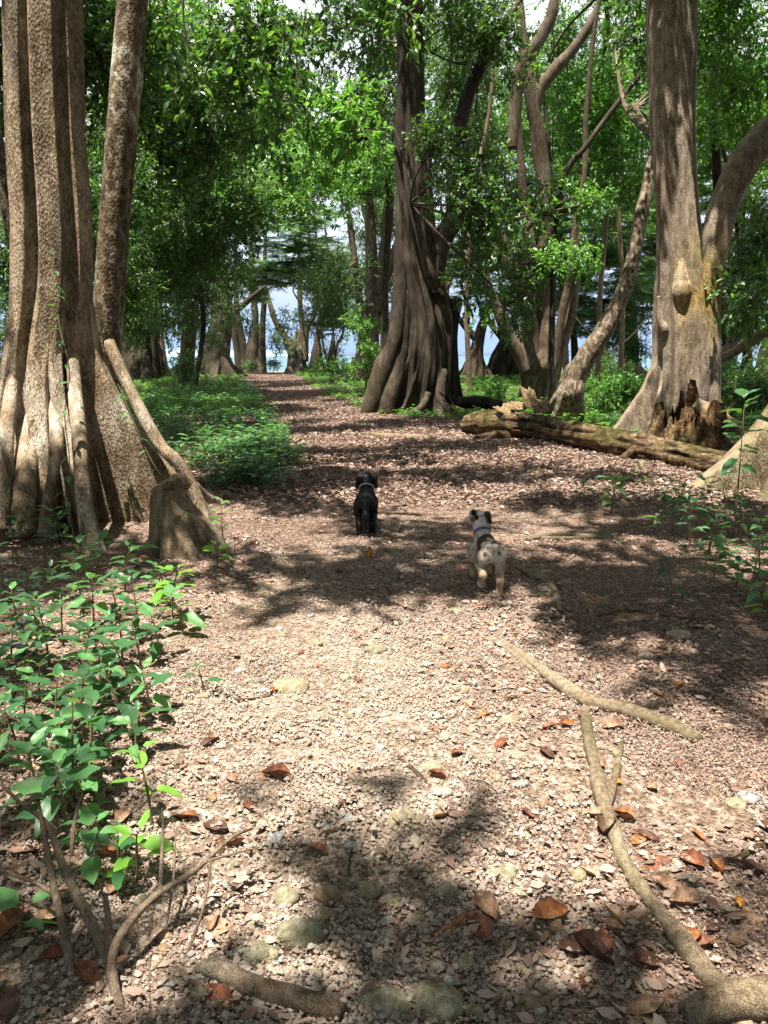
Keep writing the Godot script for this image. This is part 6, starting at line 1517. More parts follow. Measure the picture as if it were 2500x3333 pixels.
	for i in 190:
		var d := 1.5 + pow(rng.randf(), 1.5) * 4.5
		var x := -0.15 + rng.randfn() * 0.42 * (1.0 + d * 0.12)
		var s := rng.randf_range(0.01, 0.026)
		var w: Array = pool[rng.randi() % 10]
		var o := part("pebble", w[0], M.stone, self)
		o.transform = Transform3D(Basis.from_euler(Vector3(rng.randf_range(-0.4, 0.4), rng.randf() * TAU, 0)).scaled(Vector3(s, s, s)), on_ground(Vector3(x, 0, -d), s * 0.25))
		tag(o, "small %s pebble in the gravel of the path" % w[1], "pebble", "%s pebbles in the gravel" % w[1])

func dead_leaf(seed_: int, curl: float) -> ArrayMesh:
	var mb := MB.new()
	var n := 7
	for i in n:
		var t := float(i) / (n - 1)
		var w := 0.24 * pow(sin(PI * pow(t, 0.85)), 0.75) if i > 0 and i < n - 1 else 0.004
		w *= 1.0 + 0.25 * na.get_noise_2d(i * 4.0, seed_ * 7.0)
		var y := curl * 0.34 * (t - 0.5) * (t - 0.5) + 0.03 * na.get_noise_2d(i * 3.0, seed_ * 3.0 + 50.0)
		for j in 5:
			var u := (j - 2) * 0.5
			var e := 0.07 * na.get_noise_2d(i * 5.0 + j * 3.0, seed_ * 11.0)
			mb.v.append(Vector3(w * u + e * absf(u) * 0.4, y + curl * w * u * u * 0.9 + e * 0.7, t - 0.5))
	for i in n - 1:
		for j in 4:
			var a := i * 5 + j
			mb.ix.append_array([a, a + 1, a + 5, a + 1, a + 6, a + 5])
	return mb.commit()

func make_fallen_leaves() -> void:
	var shapes := []
	for i in 8:
		shapes.append(dead_leaf(i, [0.25, 0.9, -0.5, 1.5, 0.1, 0.6, -0.9, 1.1][i]))
	var tones := ["rust-red", "pale brown", "dark brown", "tan", "orange-brown", "yellow"]
	var listed := [
		[Vector3(-0.537, 0, -2.199), 0.1, 2, "dark curled leaf on the left edge of the gravel"], [Vector3(-0.448, 0, -2.299), 0.06, 0, "small upright rusty leaf left of the gravel"], [Vector3(-0.102, 0, -5.547), 0.1, 5, "yellow-orange leaf standing on edge below the black dog"],
		[Vector3(0.971, 0, -1.846), 0.045, 5, "bright yellow leaf at the lower right"], [Vector3(0.275, 0, -2.69), 0.075, 0, "red leaf right of the flat yellow stone"], [Vector3(0.248, 0, -1.744), 0.13, 0, "large glossy red-brown leaf at the bottom right of centre"],
		[Vector3(0.158, 0, -1.752), 0.13, 4, "large orange-brown curled leaf left of the glossy red one"], [Vector3(0.276, 0, -1.819), 0.12, 1, "large pale brown leaf above the glossy red one"], [Vector3(-0.421, 0, -1.736), 0.13, 1, "large pale brown leaf behind the bottom branch"],
		[Vector3(-0.965, 0, -1.728), 0.15, 0, "large glossy brown leaf at the left edge"], [Vector3(0.684, 0, -1.819), 0.11, 1, "brown leaf left of the long root's lower end"], [Vector3(0.788, 0, -2.286), 0.075, 4, "orange leaf lying against the long root's knot"],
		[Vector3(0.801, 0, -2.163), 0.075, 4, "forked orange leaf right of the long root"], [Vector3(0.558, 0, -1.704), 0.1, 0, "upright red-brown leaf near the long dark twig"], [Vector3(-0.595, 0, -2.953), 0.035, 5, "small yellow leaf on the left of the gravel"],
		[Vector3(-0.508, 0, -3.292), 0.06, 4, "brown leaf pressed against the large ochre stone"], [Vector3(0.616, 0, -2.673), 0.1, 2, "dark purple-brown leaf left of the long root"], [Vector3(0.806, 0, -1.689), 0.08, 0, "wine-red leaf right of the long root"],
		[Vector3(-0.428, 0, -3.74), 0.07, 0, "rusty curled leaf beyond the large ochre stone"], [Vector3(0.038, 0, -2.235), 0.05, 0, "red leaf beside the oval stone"], [Vector3(0.823, 0, -2.481), 0.05, 5, "yellow-orange leaf by the root's side branch"], [Vector3(-0.198, 0, -2.106), 0.07, 0, "dark red leaf left of the oval stone"],
	]
	var k := 0
	for q in listed:
		var o := part("fallen_leaf", shapes[k % 8], M.dry[q[2]], self)
		var s: float = q[1]
		var b := Basis.from_euler(Vector3(rng.randf_range(-0.2, 0.2), rng.randf() * TAU, rng.randf_range(-0.25, 0.25)))
		if k == 2:
			b = Basis.from_euler(Vector3(1.45, 0.3, 0))
		o.transform = Transform3D(b.scaled(Vector3(s, s, s)), on_ground(q[0], 0.014 if k != 2 else 0.05))
		tag(o, q[3], "leaf", "fallen leaves")
		k += 1
	for i in 275:
		var d := 1.42 + pow(rng.randf(), 1.35) * 5.2
		var x := rng.randf_range(path_left(d) - 0.5, path_right(d) + 0.4)
		var big := i % 5 == 0
		if big:
			d = rng.randf_range(1.42, 2.3)
			x = rng.randf_range(0.1, 1.3) if i % 15 else rng.randf_range(-1.2, -0.5)
		if rng.randf() < 0.45 and absf(x + 0.2) < 0.6:
			x = rng.randf_range(0.5, 1.6) * (0.6 + d * 0.25)
		var kd: int = [0, 1, 2, 3, 4, 1, 0, 4, 2, 1][rng.randi() % 10]
		var curl := rng.randi() % 8
		var o := part("fallen_leaf", shapes[curl], M.dry[kd], self)
		var s := rng.randf_range(0.045, 0.11) * (0.8 if d > 3.0 else 1.05) if not big else rng.randf_range(0.075, 0.13)
		o.transform = Transform3D(Basis.from_euler(Vector3(rng.randf_range(-0.35, 0.35), rng.randf() * TAU, rng.randf_range(-0.4, 0.4))).scaled(Vector3(s, s, s)), on_ground(Vector3(x, 0, -d), 0.012))
		var where := "on the left side of the path" if x < -0.5 else ("on the gravel in the middle of the path" if x < 0.5 else "on the right side of the path")
		tag(o, "%s %s fallen leaf %s" % [["nearly flat", "curled"][1 if absf([0.25, 0.9, -0.5, 1.5, 0.1, 0.6, -0.9, 1.1][curl]) > 0.55 else 0], tones[kd], where], "leaf", "%s fallen leaves %s" % [tones[kd], where])

# fine litter and gravel, far too many pieces to count: tiles of loose pieces laid over the ground
func flake_tile(n: int, side: float, smin: float, smax_: float, cols: Array, lift: float) -> ArrayMesh:
	var mb := MB.new()
	for i in n:
		var p := Vector3(rng.randf_range(-side, side), rng.randf() * lift, rng.randf_range(-side, side))
		var a := rng.randf() * TAU
		var l := rng.randf_range(smin, smax_)
		var w := l * rng.randf_range(0.25, 0.6)
		if rng.randf() < 0.22:
			w = l * 0.09
			l *= 1.7
		var d := Vector3(cos(a), rng.randf_range(-0.3, 0.3), sin(a)) * l * 0.5
		var s := Vector3(-sin(a), rng.randf_range(-0.6, 0.6), cos(a)) * w * 0.5
		var up := Vector3(0, l * rng.randf_range(0.0, 0.18), 0)
		var c: Color = cols[rng.randi() % cols.size()]
		c = c.lerp(Color.BLACK, rng.randf() * 0.12)
		var o := mb.v.size()
		mb.v.append_array([p - d, p + s * rng.randf_range(0.6, 1.2) + up, p + d, p - s * rng.randf_range(0.6, 1.2) + up * 0.6])
		mb.c.append_array([c, c, c, c])
		mb.ix.append_array([o, o + 1, o + 2, o, o + 2, o + 3])
	return mb.commit(Vector3.ZERO, false)

func leaf_tile(n: int, side: float, cols: Array) -> ArrayMesh:
	var mb := MB.new()
	for i in n:
		var p := Vector3(rng.randf_range(-side, side), 0.004 + rng.randf() * 0.014, rng.randf_range(-side, side))
		var l := rng.randf_range(0.018, 0.052)
		var b := Basis.from_euler(Vector3(rng.randf_range(-0.35, 0.35), rng.randf() * TAU, rng.randf_range(-0.45, 0.45))).scaled_local(Vector3(l, l, l))
		var c: Color = cols[rng.randi() % cols.size()]
		c = c.lerp(Color.BLACK, rng.randf() * 0.2)
		var curl := rng.randf_range(-0.25, 0.6)
		var w := rng.randf_range(0.2, 0.34)
		var o := mb.v.size()
		for q in [[0.0, -0.55], [-w * 0.8, -0.22], [0.0, -0.2], [w * 0.8, -0.22], [-w, 0.12], [0.0, 0.12], [w, 0.12], [0.0, 0.55]]:
			var x: float = q[0] * rng.randf_range(0.75, 1.15)
			mb.v.append(p + b * Vector3(x, curl * (absf(x) * 0.9 + q[1] * q[1] * 0.5), q[1]))
			mb.c.append(c)
		for t in [[0, 1, 2], [0, 2, 3], [1, 4, 2], [2, 4, 5], [2, 5, 3], [3, 5, 6], [4, 7, 5], [5, 7, 6]]:
			mb.ix.append_array([o + t[0], o + t[1], o + t[2]])
	return mb.commit(Vector3.ZERO, false)

func pebble_tile(n: int, side: float, smin: float, smax_: float, cols: Array) -> ArrayMesh:
	var mb := MB.new()
	for i in n:
		var s := smin + (smax_ - smin) * pow(rng.randf(), 2.2)
		var p := Vector3(rng.randf_range(-side, side), s * rng.randf_range(0.0, 0.3), rng.randf_range(-side, side))
		var c: Color = cols[rng.randi() % cols.size()]
		c = c.lerp(Color.BLACK, rng.randf() * 0.2)
		var o := mb.v.size()
		var turn := rng.randf() * TAU
		var k := 6
		mb.v.append(p + Vector3(rng.randf_range(-0.2, 0.2), rng.randf_range(0.4, 0.65), rng.randf_range(-0.2, 0.2)) * s)
		mb.c.append(c)
		for ring in 2:
			for j in k:
				var a := turn + TAU * j / k
				var rr := s * (0.55 if ring == 0 else 1.0) * rng.randf_range(0.75, 1.15)
				mb.v.append(p + Vector3(cos(a) * rr, s * (0.34 if ring == 0 else -0.15), sin(a) * rr * 0.8))
				mb.c.append(c)
		for j in k:
			var j1 := (j + 1) % k
			mb.ix.append_array([o, o + 1 + j, o + 1 + j1])
			mb.ix.append_array([o + 1 + j, o + 1 + k + j, o + 1 + j1, o + 1 + j1, o + 1 + k + j, o + 1 + k + j1])
	return mb.commit(Vector3.ZERO, true)

func tiles(called: String, label: String, cat: String, meshes: Array, xf: Array, mat: Material) -> void:
	for i in meshes.size():
		if xf[i].is_empty():
			continue
		meshes[i].surface_set_material(0, mat)
		var o := scatter(called, meshes[i], xf[i], self)
		tag(o, label, cat)

func lay(p: Vector3, s: float) -> Transform3D:
	var e := 0.12
	var h := gh(p.x, p.z)
	var n := Vector3(gh(p.x - e, p.z) - gh(p.x + e, p.z), 2.0 * e, gh(p.x, p.z - e) - gh(p.x, p.z + e)).normalized()
	var x := Vector3.RIGHT.rotated(Vector3.UP, rng.randf() * TAU)
	var z := x.cross(n).normalized()
	x = n.cross(z)
	return Transform3D(Basis(x, n, z).scaled_local(Vector3(s, s, s)), Vector3(p.x, h + 0.004, p.z))

func make_litter() -> void:
	var brown := [lin(0.255, 0.18, 0.145), lin(0.34, 0.255, 0.21), lin(0.19, 0.135, 0.11), lin(0.39, 0.305, 0.255), lin(0.28, 0.165, 0.125), lin(0.36, 0.27, 0.225), lin(0.15, 0.105, 0.085), lin(0.3, 0.22, 0.18)]
	var stone := [lin(0.39, 0.33, 0.27), lin(0.34, 0.305, 0.26), lin(0.44, 0.385, 0.33), lin(0.29, 0.28, 0.255), lin(0.4, 0.32, 0.26), lin(0.36, 0.27, 0.22), lin(0.39, 0.305, 0.245), lin(0.42, 0.36, 0.29)]
	var fine := [flake_tile(300, 0.2, 0.005, 0.018, brown, 0.007), flake_tile(260, 0.2, 0.005, 0.02, brown, 0.007), flake_tile(340, 0.2, 0.004, 0.014, brown, 0.006)]
	var coarse := [leaf_tile(26, 0.25, brown), leaf_tile(20, 0.25, brown)]
	var far := [flake_tile(300, 0.5, 0.025, 0.07, brown, 0.025), flake_tile(300, 0.5, 0.025, 0.07, brown, 0.025)]
	var grav := [pebble_tile(170, 0.2, 0.0018, 0.0075, stone), pebble_tile(170, 0.2, 0.0018, 0.007, stone), pebble_tile(90, 0.2, 0.0025, 0.012, stone)]
	var xf := [[], [], []]
	var xc := [[], []]
	var xd := [[], []]
	var xg := [[], [], []]
	for i in 3400:
		var d := 1.2 + pow(rng.randf(), 1.2) * 8.5
		var p := Vector3(rng.randf_range(-0.62 * d - 0.6, 0.62 * d + 0.6), 0, -d)
		var g := clampf(1.25 - absf(p.x + 0.25) / 1.0, 0.0, 1.0) * clampf(1.3 - absf(d - 3.0) / 2.6, 0.0, 1.0)
		var drift := na.get_noise_2d(p.x * 3.2 + 11.0, p.z * 3.2)
		if rng.randf() > g * 0.75 and (drift > -0.1 or rng.randf() < 0.25):
			xf[i % 3].append(lay(p, rng.randf_range(0.85, 1.2) if d > 2.5 else 0.85))
		if rng.randf() < 0.48 * (1.05 - g) and na.get_noise_2d(p.x * 2.0, p.z * 2.0) > -0.2:
			xc[i % 2].append(lay(p, rng.randf_range(0.7, 1.15)))
		if rng.randf() < (g * 1.2 + 0.12) * (1.0 if drift < 0.12 else 0.3):
			xg[i % 3].append(lay(p, rng.randf_range(0.8, 1.35)))
	for i in 3200:
		var d := 8.0 + pow(rng.randf(), 1.2) * 62.0
		var p := Vector3(rng.randf_range(path_left(d) - 1.2, path_right(d) + 1.5 if d > 14.0 else 6.0), 0, -d)
		xd[i % 2].append(lay(p, rng.randf_range(0.8, 1.3)))
	tiles("leaf_litter", "crumbled brown leaf litter covering the near part of the path", "leaf litter", fine, xf, M.flake)
	tiles("leaf_litter", "loose broken brown leaves lying over the path", "leaf litter", coarse, xc, M.flake)
	tiles("leaf_litter", "dry brown leaf litter on the path beyond the dogs", "leaf litter", far, xd, M.flake)
	tiles("gravel", "fine pale gravel showing through in the middle of the path", "gravel", grav, xg, M.pebble)

# A body as one surface: tapered bones joined by a smooth minimum, meshed by surface nets.
# bone: [from, to, radius, radius, squash in x]
func body(bones: Array, cell: float, k: float, lo: Vector3, hi: Vector3) -> MB:
	var nx := int((hi.x - lo.x) / cell) + 1
	var ny := int((hi.y - lo.y) / cell) + 1
	var nz := int((hi.z - lo.z) / cell) + 1
	var f := PackedFloat32Array()
	f.resize(nx * ny * nz)
	f.fill(0.0)
	for b in bones:
		var a: Vector3 = b[0]
		var e: Vector3 = b[1]
		var ra: float = b[2]
		var rb: float = b[3]
		var sq: float = b[4] if b.size() > 4 else 1.0
		var pad := maxf(ra, rb) * maxf(1.0, 1.0 / sq) + k * 5.0
		var i0 := maxi(int((minf(a.x, e.x) - pad - lo.x) / cell), 0)
		var i1 := mini(int((maxf(a.x, e.x) + pad - lo.x) / cell) + 1, nx - 1)
		var j0 := maxi(int((minf(a.y, e.y) - pad - lo.y) / cell), 0)
		var j1 := mini(int((maxf(a.y, e.y) + pad - lo.y) / cell) + 1, ny - 1)
		var k0 := maxi(int((minf(a.z, e.z) - pad - lo.z) / cell), 0)
		var k1 := mini(int((maxf(a.z, e.z) + pad - lo.z) / cell) + 1, nz - 1)
		var ab := e - a
		ab.x *= sq
		var ll := maxf(ab.length_squared(), 1e-8)
		for kk in range(k0, k1 + 1):
			for jj in range(j0, j1 + 1):
				for ii in range(i0, i1 + 1):
					var p := Vector3(lo.x + ii * cell - a.x, lo.y + jj * cell - a.y, lo.z + kk * cell - a.z)
					p.x *= sq
					var t := clampf(p.dot(ab) / ll, 0.0, 1.0)
					var d := (p - ab * t).length() - lerpf(ra, rb, t)
					if d < k * 6.0:
						f[(kk * ny + jj) * nx + ii] += exp(-d / k)
	# field > 1 is inside
	var mb := MB.new()
	var at := PackedInt32Array()
	at.resize(nx * ny * nz)
	at.fill(-1)
	var sx := 1
	var sy := nx
	var sz := nx * ny
	var off := [0, sx, sy, sx + sy, sz, sx + sz, sy + sz, sx + sy + sz]
	var edges := [[0, 1], [2, 3], [4, 5], [6, 7], [0, 2], [1, 3], [4, 6], [5, 7], [0, 4], [1, 5], [2, 6], [3, 7]]
	for kk in nz - 1:
		for jj in ny - 1:
			for ii in nx - 1:
				var o := kk * sz + jj * sy + ii
				var c := 0
				for q in 8:
					if f[o + off[q]] > 1.0:
						c += 1
				if c == 0 or c == 8:
					continue
				var s := Vector3.ZERO
				var m := 0
				for e in edges:
					var fa := f[o + off[e[0]]]
					var fb := f[o + off[e[1]]]
					if (fa > 1.0) != (fb > 1.0):
						var la := log(maxf(fa, 1e-9))
						var lb := log(maxf(fb, 1e-9))
						var t := la / (la - lb)
						var pa := Vector3(e[0] & 1, (e[0] >> 1) & 1, (e[0] >> 2) & 1)
						var pb := Vector3(e[1] & 1, (e[1] >> 1) & 1, (e[1] >> 2) & 1)
						s += pa.lerp(pb, t)
						m += 1
				at[o] = mb.v.size()
				mb.v.append(lo + (Vector3(ii, jj, kk) + s / m) * cell)
	for kk in range(1, nz - 1):
		for jj in range(1, ny - 1):
			for ii in range(1, nx - 1):
				var o := kk * sz + jj * sy + ii
				var here := f[o] > 1.0
				for ax in 3:
					var st: int = [sx, sy, sz][ax]
					if (f[o + st] > 1.0) == here:
						continue
					var u: int = [sy, sz, sx][ax]
					var w: int = [sz, sx, sy][ax]
					var a := at[o]
					var b := at[o - u]
					var c := at[o - u - w]
					var d := at[o - w]
					if a < 0 or b < 0 or c < 0 or d < 0:
						continue
					if here:
						mb.ix.append_array([a, d, c, a, c, b])
					else:
						mb.ix.append_array([a, c, d, a, b, c])
	return mb

func fur(mb: MB, n: int, l: float, cf: Callable, lay_dir: Vector3) -> ArrayMesh:
	var nrm := PackedVector3Array()
	nrm.resize(mb.v.size())
	for t in range(0, mb.ix.size(), 3):
		var q := (mb.v[mb.ix[t + 2]] - mb.v[mb.ix[t]]).cross(mb.v[mb.ix[t + 1]] - mb.v[mb.ix[t]])
		for e in 3:
			nrm[mb.ix[t + e]] += q
	var out := MB.new()
	for i in n:
		var t := (rng.randi() % (mb.ix.size() / 3)) * 3
		var u := rng.randf()
		var w := rng.randf() * (1.0 - u)
		var p := mb.v[mb.ix[t]] * (1.0 - u - w) + mb.v[mb.ix[t + 1]] * u + mb.v[mb.ix[t + 2]] * w
		var nn := nrm[mb.ix[t]].normalized()
		var d := (nn * 0.45 + lay_dir + Vector3(rng.randfn(), rng.randfn(), rng.randfn()) * 0.25).normalized()
		var s := d.cross(nn).normalized() * 0.0022
		var q := p + d * l * rng.randf_range(0.6, 1.2)
		var c: Color = cf.call(p)
		c = c.lerp(Color.BLACK, rng.randf() * 0.15)
		var o := out.v.size()
		out.v.append_array([p - s, p + s, q])
		out.c.append_array([c, c, c])
		out.ix.append_array([o, o + 1, o + 2])
	return out.commit(Vector3.ZERO, false)

func ring(a: Vector3, n: Vector3, r: float, w: float, th: float, cf: Callable) -> ArrayMesh:
	var mb := MB.new()
	var x := n.cross(Vector3.RIGHT).normalized()
	var y := n.cross(x)
	var k := 28
	for i in k:
		var an := TAU * i / k
		var d := x * cos(an) + y * sin(an)
		for q in [[-w, 0.0], [-w, th], [w, th], [w, 0.0]]:
			mb.v.append(a + d * (r + q[1]) + n * q[0])
			mb.c.append(cf.call(a, 0.0))
	for i in k:
		for j in 4:
			var p := i * 4 + j
			var q := i * 4 + (j + 1) % 4
			var p2 := ((i + 1) % k) * 4 + j
			var q2 := ((i + 1) % k) * 4 + (j + 1) % 4
			mb.ix.append_array([p, q, p2, q, q2, p2])
	return mb.commit()

func make_dogs() -> void:
	# ---- black dog, walking straight away
	var bones := [
		[Vector3(0, 0.262, -0.17), Vector3(0, 0.275, 0.02), 0.088, 0.082], [Vector3(0, 0.275, 0.02), Vector3(0, 0.285, 0.17), 0.08, 0.074], [Vector3(0, 0.235, -0.2), Vector3(0, 0.3, -0.12), 0.06, 0.07],
		[Vector3(0, 0.31, -0.19), Vector3(0, 0.4, -0.29), 0.07, 0.056], [Vector3(0, 0.432, -0.31), Vector3(0, 0.43, -0.345), 0.066, 0.062], [Vector3(0, 0.41, -0.38), Vector3(0, 0.4, -0.455), 0.04, 0.03],
		[Vector3(0.05, 0.465, -0.3), Vector3(0.078, 0.45, -0.295), 0.022, 0.026], [Vector3(0.078, 0.45, -0.295), Vector3(0.088, 0.375, -0.3), 0.026, 0.03, 1.5], [Vector3(-0.05, 0.465, -0.3), Vector3(-0.078, 0.45, -0.295), 0.022, 0.026], [Vector3(-0.078, 0.45, -0.295), Vector3(-0.088, 0.375, -0.3), 0.026, 0.03, 1.5],
		[Vector3(0.055, 0.27, 0.16), Vector3(0.062, 0.19, 0.1), 0.056, 0.04], [Vector3(0.062, 0.19, 0.1), Vector3(0.058, 0.105, 0.2), 0.044, 0.026], [Vector3(0.058, 0.105, 0.2), Vector3(0.056, 0.03, 0.175), 0.025, 0.024], [Vector3(0.056, 0.022, 0.175), Vector3(0.056, 0.018, 0.135), 0.024, 0.02],
		[Vector3(-0.055, 0.27, 0.16), Vector3(-0.062, 0.19, 0.12), 0.056, 0.04], [Vector3(-0.062, 0.19, 0.12), Vector3(-0.056, 0.11, 0.25), 0.044, 0.026], [Vector3(-0.056, 0.11, 0.25), Vector3(-0.054, 0.03, 0.245), 0.025, 0.024], [Vector3(-0.054, 0.022, 0.245), Vector3(-0.054, 0.018, 0.205), 0.024, 0.02],
		[Vector3(0.062, 0.24, -0.17), Vector3(0.066, 0.15, -0.14), 0.05, 0.032], [Vector3(0.066, 0.15, -0.14), Vector3(0.066, 0.075, -0.15), 0.03, 0.022], [Vector3(0.066, 0.075, -0.15), Vector3(0.066, 0.02, -0.17), 0.022, 0.023],
		[Vector3(-0.062, 0.24, -0.17), Vector3(-0.066, 0.15, -0.19), 0.05, 0.032], [Vector3(-0.066, 0.15, -0.19), Vector3(-0.066, 0.075, -0.23), 0.03, 0.022], [Vector3(-0.066, 0.075, -0.23), Vector3(-0.066, 0.02, -0.25), 0.022, 0.023],
		[Vector3(0, 0.335, 0.22), Vector3(0.006, 0.31, 0.275), 0.032, 0.026], [Vector3(0.006, 0.31, 0.275), Vector3(0.004, 0.2, 0.315), 0.026, 0.028], [Vector3(0.004, 0.2, 0.315), Vector3(-0.002, 0.09, 0.325), 0.028, 0.012],
	]
	var black := func(p: Vector3, _a := 0.0) -> Color:
		var c := lin(0.006, 0.006, 0.009).lerp(lin(0.013, 0.0125, 0.017), clampf(0.5 + na.get_noise_3d(p.x * 30.0, p.y * 12.0, p.z * 12.0) * 1.5, 0, 1))
		if p.z < -0.47 and p.y < 0.44:
			c = lin(0.01, 0.009, 0.009)
		return c
	var spot := Vector3(-0.155, 0, -6.499)
	var dog := thing("dog", "small black dog with floppy ears and hanging tail walking away down the path", "dog", on_ground(spot), 0.0)
	dog.scale = Vector3(0.94, 0.92, 0.94)
	var mb := body(bones, 0.0085, 0.008, Vector3(-0.19, -0.03, -0.53), Vector3(0.19, 0.54, 0.4))
	for p in mb.v:
		mb.c.append(black.call(p))
	part("body", mb.commit(), M.fur_black, dog)
	part("fur", fur(mb, 9000, 0.016, black, Vector3(0, -0.35, 0.6)), M.fur_black, dog).set_meta("kind", "stuff")
	part("collar", ring(Vector3(0, 0.358, -0.242), Vector3(0, 0.67, -0.74).normalized(), 0.066, 0.007, 0.006, func(_p, _a): return lin(0.3, 0.3, 0.32)), M.tint, dog)
	eyes(dog, Vector3(0.03, 0.445, -0.4), 0.009)
	# ---- spotted dog, looking a little to the left
	var b2 := [
		[Vector3(0, 0.292, -0.17), Vector3(0, 0.3, 0.02), 0.085, 0.078], [Vector3(0, 0.3, 0.02), Vector3(0, 0.31, 0.16), 0.076, 0.074], [Vector3(0, 0.25, -0.2), Vector3(0, 0.31, -0.12), 0.06, 0.07],
		[Vector3(-0.005, 0.33, -0.2), Vector3(-0.03, 0.43, -0.285), 0.068, 0.054], [Vector3(-0.035, 0.468, -0.3), Vector3(-0.045, 0.466, -0.325), 0.06, 0.056], [Vector3(-0.062, 0.445, -0.36), Vector3(-0.1, 0.432, -0.41), 0.036, 0.028], [Vector3(-0.075, 0.42, -0.355), Vector3(-0.1, 0.412, -0.395), 0.022, 0.018],
		[Vector3(-0.06, 0.51, -0.285), Vector3(-0.085, 0.512, -0.29), 0.02, 0.022], [Vector3(-0.085, 0.512, -0.29), Vector3(-0.098, 0.475, -0.3), 0.022, 0.02, 1.4], [Vector3(0.01, 0.505, -0.28), Vector3(0.04, 0.498, -0.272), 0.02, 0.024], [Vector3(0.04, 0.498, -0.272), Vector3(0.058, 0.44, -0.27), 0.025, 0.024, 1.3],
		[Vector3(0.058, 0.28, 0.155), Vector3(0.066, 0.2, 0.12), 0.058, 0.042], [Vector3(0.066, 0.2, 0.12), Vector3(0.06, 0.115, 0.22), 0.046, 0.029], [Vector3(0.06, 0.115, 0.22), Vector3(0.058, 0.03, 0.21), 0.027, 0.026], [Vector3(0.058, 0.024, 0.21), Vector3(0.056, 0.02, 0.165), 0.027, 0.022],
		[Vector3(-0.058, 0.28, 0.155), Vector3(-0.07, 0.2, 0.09), 0.058, 0.042], [Vector3(-0.07, 0.2, 0.09), Vector3(-0.072, 0.15, 0.2), 0.046, 0.03], [Vector3(-0.072, 0.15, 0.2), Vector3(-0.074, 0.085, 0.165), 0.027, 0.025], [Vector3(-0.074, 0.08, 0.165), Vector3(-0.078, 0.062, 0.125), 0.026, 0.022],
		[Vector3(0.06, 0.25, -0.17), Vector3(0.05, 0.16, -0.15), 0.052, 0.033], [Vector3(0.05, 0.16, -0.15), Vector3(0.03, 0.08, -0.13), 0.031, 0.024], [Vector3(0.03, 0.08, -0.13), Vector3(0.03, 0.022, -0.15), 0.024, 0.025],
		[Vector3(-0.066, 0.25, -0.17), Vector3(-0.085, 0.17, -0.16), 0.05, 0.033], [Vector3(-0.085, 0.17, -0.16), Vector3(-0.092, 0.1, -0.2), 0.031, 0.025], [Vector3(-0.092, 0.1, -0.2), Vector3(-0.09, 0.05, -0.17), 0.025, 0.027],
		[Vector3(0, 0.36, 0.22), Vector3(0.008, 0.38, 0.265), 0.03, 0.024],
	]
	var patches := [
		[Vector3(-0.05, 0.355, -0.04), 0.062, 0], [Vector3(0.0, 0.375, -0.06), 0.056, 0], [Vector3(0.045, 0.365, -0.08), 0.056, 0], [Vector3(-0.07, 0.32, 0.01), 0.050, 0], [Vector3(0.02, 0.375, -0.03), 0.047, 0], [Vector3(0.06, 0.34, -0.06), 0.045, 0], [Vector3(-0.045, 0.37, 0.02), 0.034, 0],
		[Vector3(0.05, 0.365, 0.07), 0.030, 1], [Vector3(0.02, 0.38, 0.12), 0.027, 1], [Vector3(0.015, 0.365, 0.17), 0.030, 1], [Vector3(0.0, 0.35, 0.2), 0.027, 1], [Vector3(-0.02, 0.385, 0.07), 0.027, 2], [Vector3(-0.085, 0.31, 0.07), 0.035, 1], [Vector3(0.09, 0.3, 0.1), 0.027, 1], [Vector3(-0.03, 0.35, 0.2), 0.019, 1], [Vector3(-0.06, 0.31, 0.21), 0.019, 2], [Vector3(0.05, 0.32, 0.22), 0.019, 2], [Vector3(-0.1, 0.25, 0.14), 0.022, 2], [Vector3(0.03, 0.19, 0.12), 0.047, 2], [Vector3(0.085, 0.27, 0.15), 0.022, 1],
		[Vector3(-0.02, 0.375, -0.2), 0.026, 3], [Vector3(-0.05, 0.345, -0.17), 0.022, 3], [Vector3(0.03, 0.37, -0.18), 0.018, 3], [Vector3(-0.06, 0.35, -0.13), 0.016, 1],
		[Vector3(-0.075, 0.515, -0.275), 0.03, 4], [Vector3(-0.06, 0.485, -0.25), 0.025, 4], [Vector3(-0.075, 0.465, -0.27), 0.03, 2], [Vector3(0.04, 0.5, -0.265), 0.035, 0], [Vector3(0.06, 0.46, -0.26), 0.035, 0], [Vector3(-0.01, 0.495, -0.25), 0.01, 4], [Vector3(0.03, 0.07, -0.13), 0.03, 2], [Vector3(0.06, 0.07, 0.23), 0.014, 2],
	]
	var tones := [lin(0.075, 0.033, 0.022), lin(0.085, 0.05, 0.035), lin(0.17, 0.1, 0.06), lin(0.1, 0.09, 0.11), lin(0.018, 0.013, 0.012)]
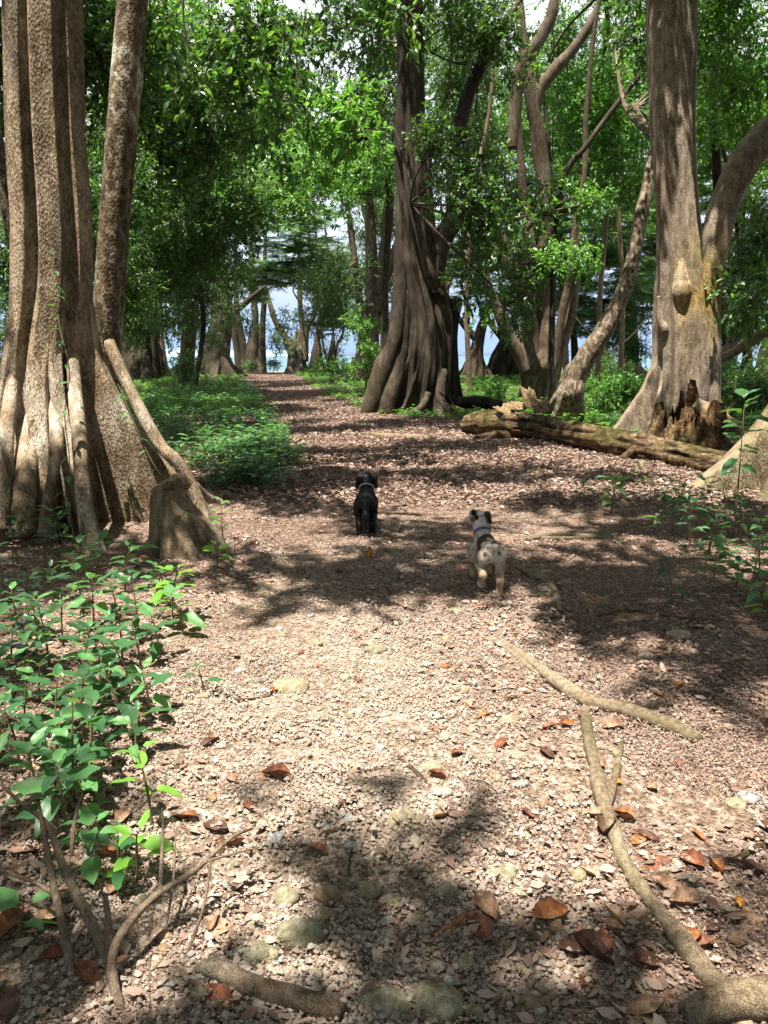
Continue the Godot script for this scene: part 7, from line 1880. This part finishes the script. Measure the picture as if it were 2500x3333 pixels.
	var pied := func(p: Vector3, _a := 0.0) -> Color:
		var c := lin(0.52, 0.48, 0.43)
		var neck := clampf(1.0 - absf(p.z + 0.25) / 0.06, 0.0, 1.0)
		c = c.lerp(lin(0.66, 0.66, 0.64), neck)
		c = c.lerp(lin(0.36, 0.26, 0.16), clampf((0.27 - p.y) / 0.15, 0.0, 0.85))
		if p.x < -0.05 and p.y < 0.1 and p.z > -0.1:
			c = lin(0.62, 0.58, 0.5)
		var n := na.get_noise_3d(p.x * 60.0, p.y * 60.0, p.z * 60.0)
		c = c.lerp(lin(0.2, 0.14, 0.1), clampf((n - 0.2) * 3.0, 0.0, 0.6))
		for q in patches:
			var d: float = (p as Vector3).distance_to(q[0]) + 0.008 * n
			c = c.lerp(tones[q[2]], clampf((q[1] - d) / 0.006, 0.0, 1.0))
		return c
	var at := Vector3(0.682, 0, -4.891)
	var d2 := thing("dog", "small white dog with brown patches and a stub tail trotting away down the path", "dog", on_ground(at), 0.03)
	d2.scale = Vector3(0.82, 0.88, 0.9)
	var m2 := body(b2, 0.0085, 0.008, Vector3(-0.2, -0.03, -0.5), Vector3(0.2, 0.58, 0.34))
	for p in m2.v:
		m2.c.append(pied.call(p))
	part("body", m2.commit(), M.fur_pale, d2)
	part("fur", fur(m2, 9000, 0.01, pied, Vector3(0, -0.35, 0.6)), M.fur_pale, d2).set_meta("kind", "stuff")
	part("collar", ring(Vector3(-0.012, 0.372, -0.232), Vector3(-0.15, 0.72, -0.65).normalized(), 0.067, 0.009, 0.006, func(_p, _a): return lin(0.1, 0.1, 0.17)), M.tint, d2)
	var tg := MB.new()
	tube(tg, [[Vector3(-0.095, 0.412, -0.39), 0.012], [Vector3(-0.115, 0.4, -0.4), 0.012], [Vector3(-0.122, 0.375, -0.398), 0.008]], 4, 8, func(_p, _a): return lin(0.5, 0.16, 0.17), 0.0, 1.0, 0.5)
	part("tongue", tg.commit(), M.tint, d2)
	eyes(d2, Vector3(-0.03, 0.475, -0.372), 0.008, -0.075)

func eyes(dog: Node3D, at: Vector3, r: float, other := INF) -> void:
	var m := rock_mesh(3, Vector3(r, r, r), 0.0, lin(0.01, 0.008, 0.006), lin(0.012, 0.01, 0.008), 6, 10)
	for s in 2:
		var o := part("eye", m, M.fur_black, dog)
		o.position = at if s == 0 else Vector3(-at.x if other == INF else other, at.y, at.z if other == INF else at.z + 0.02)
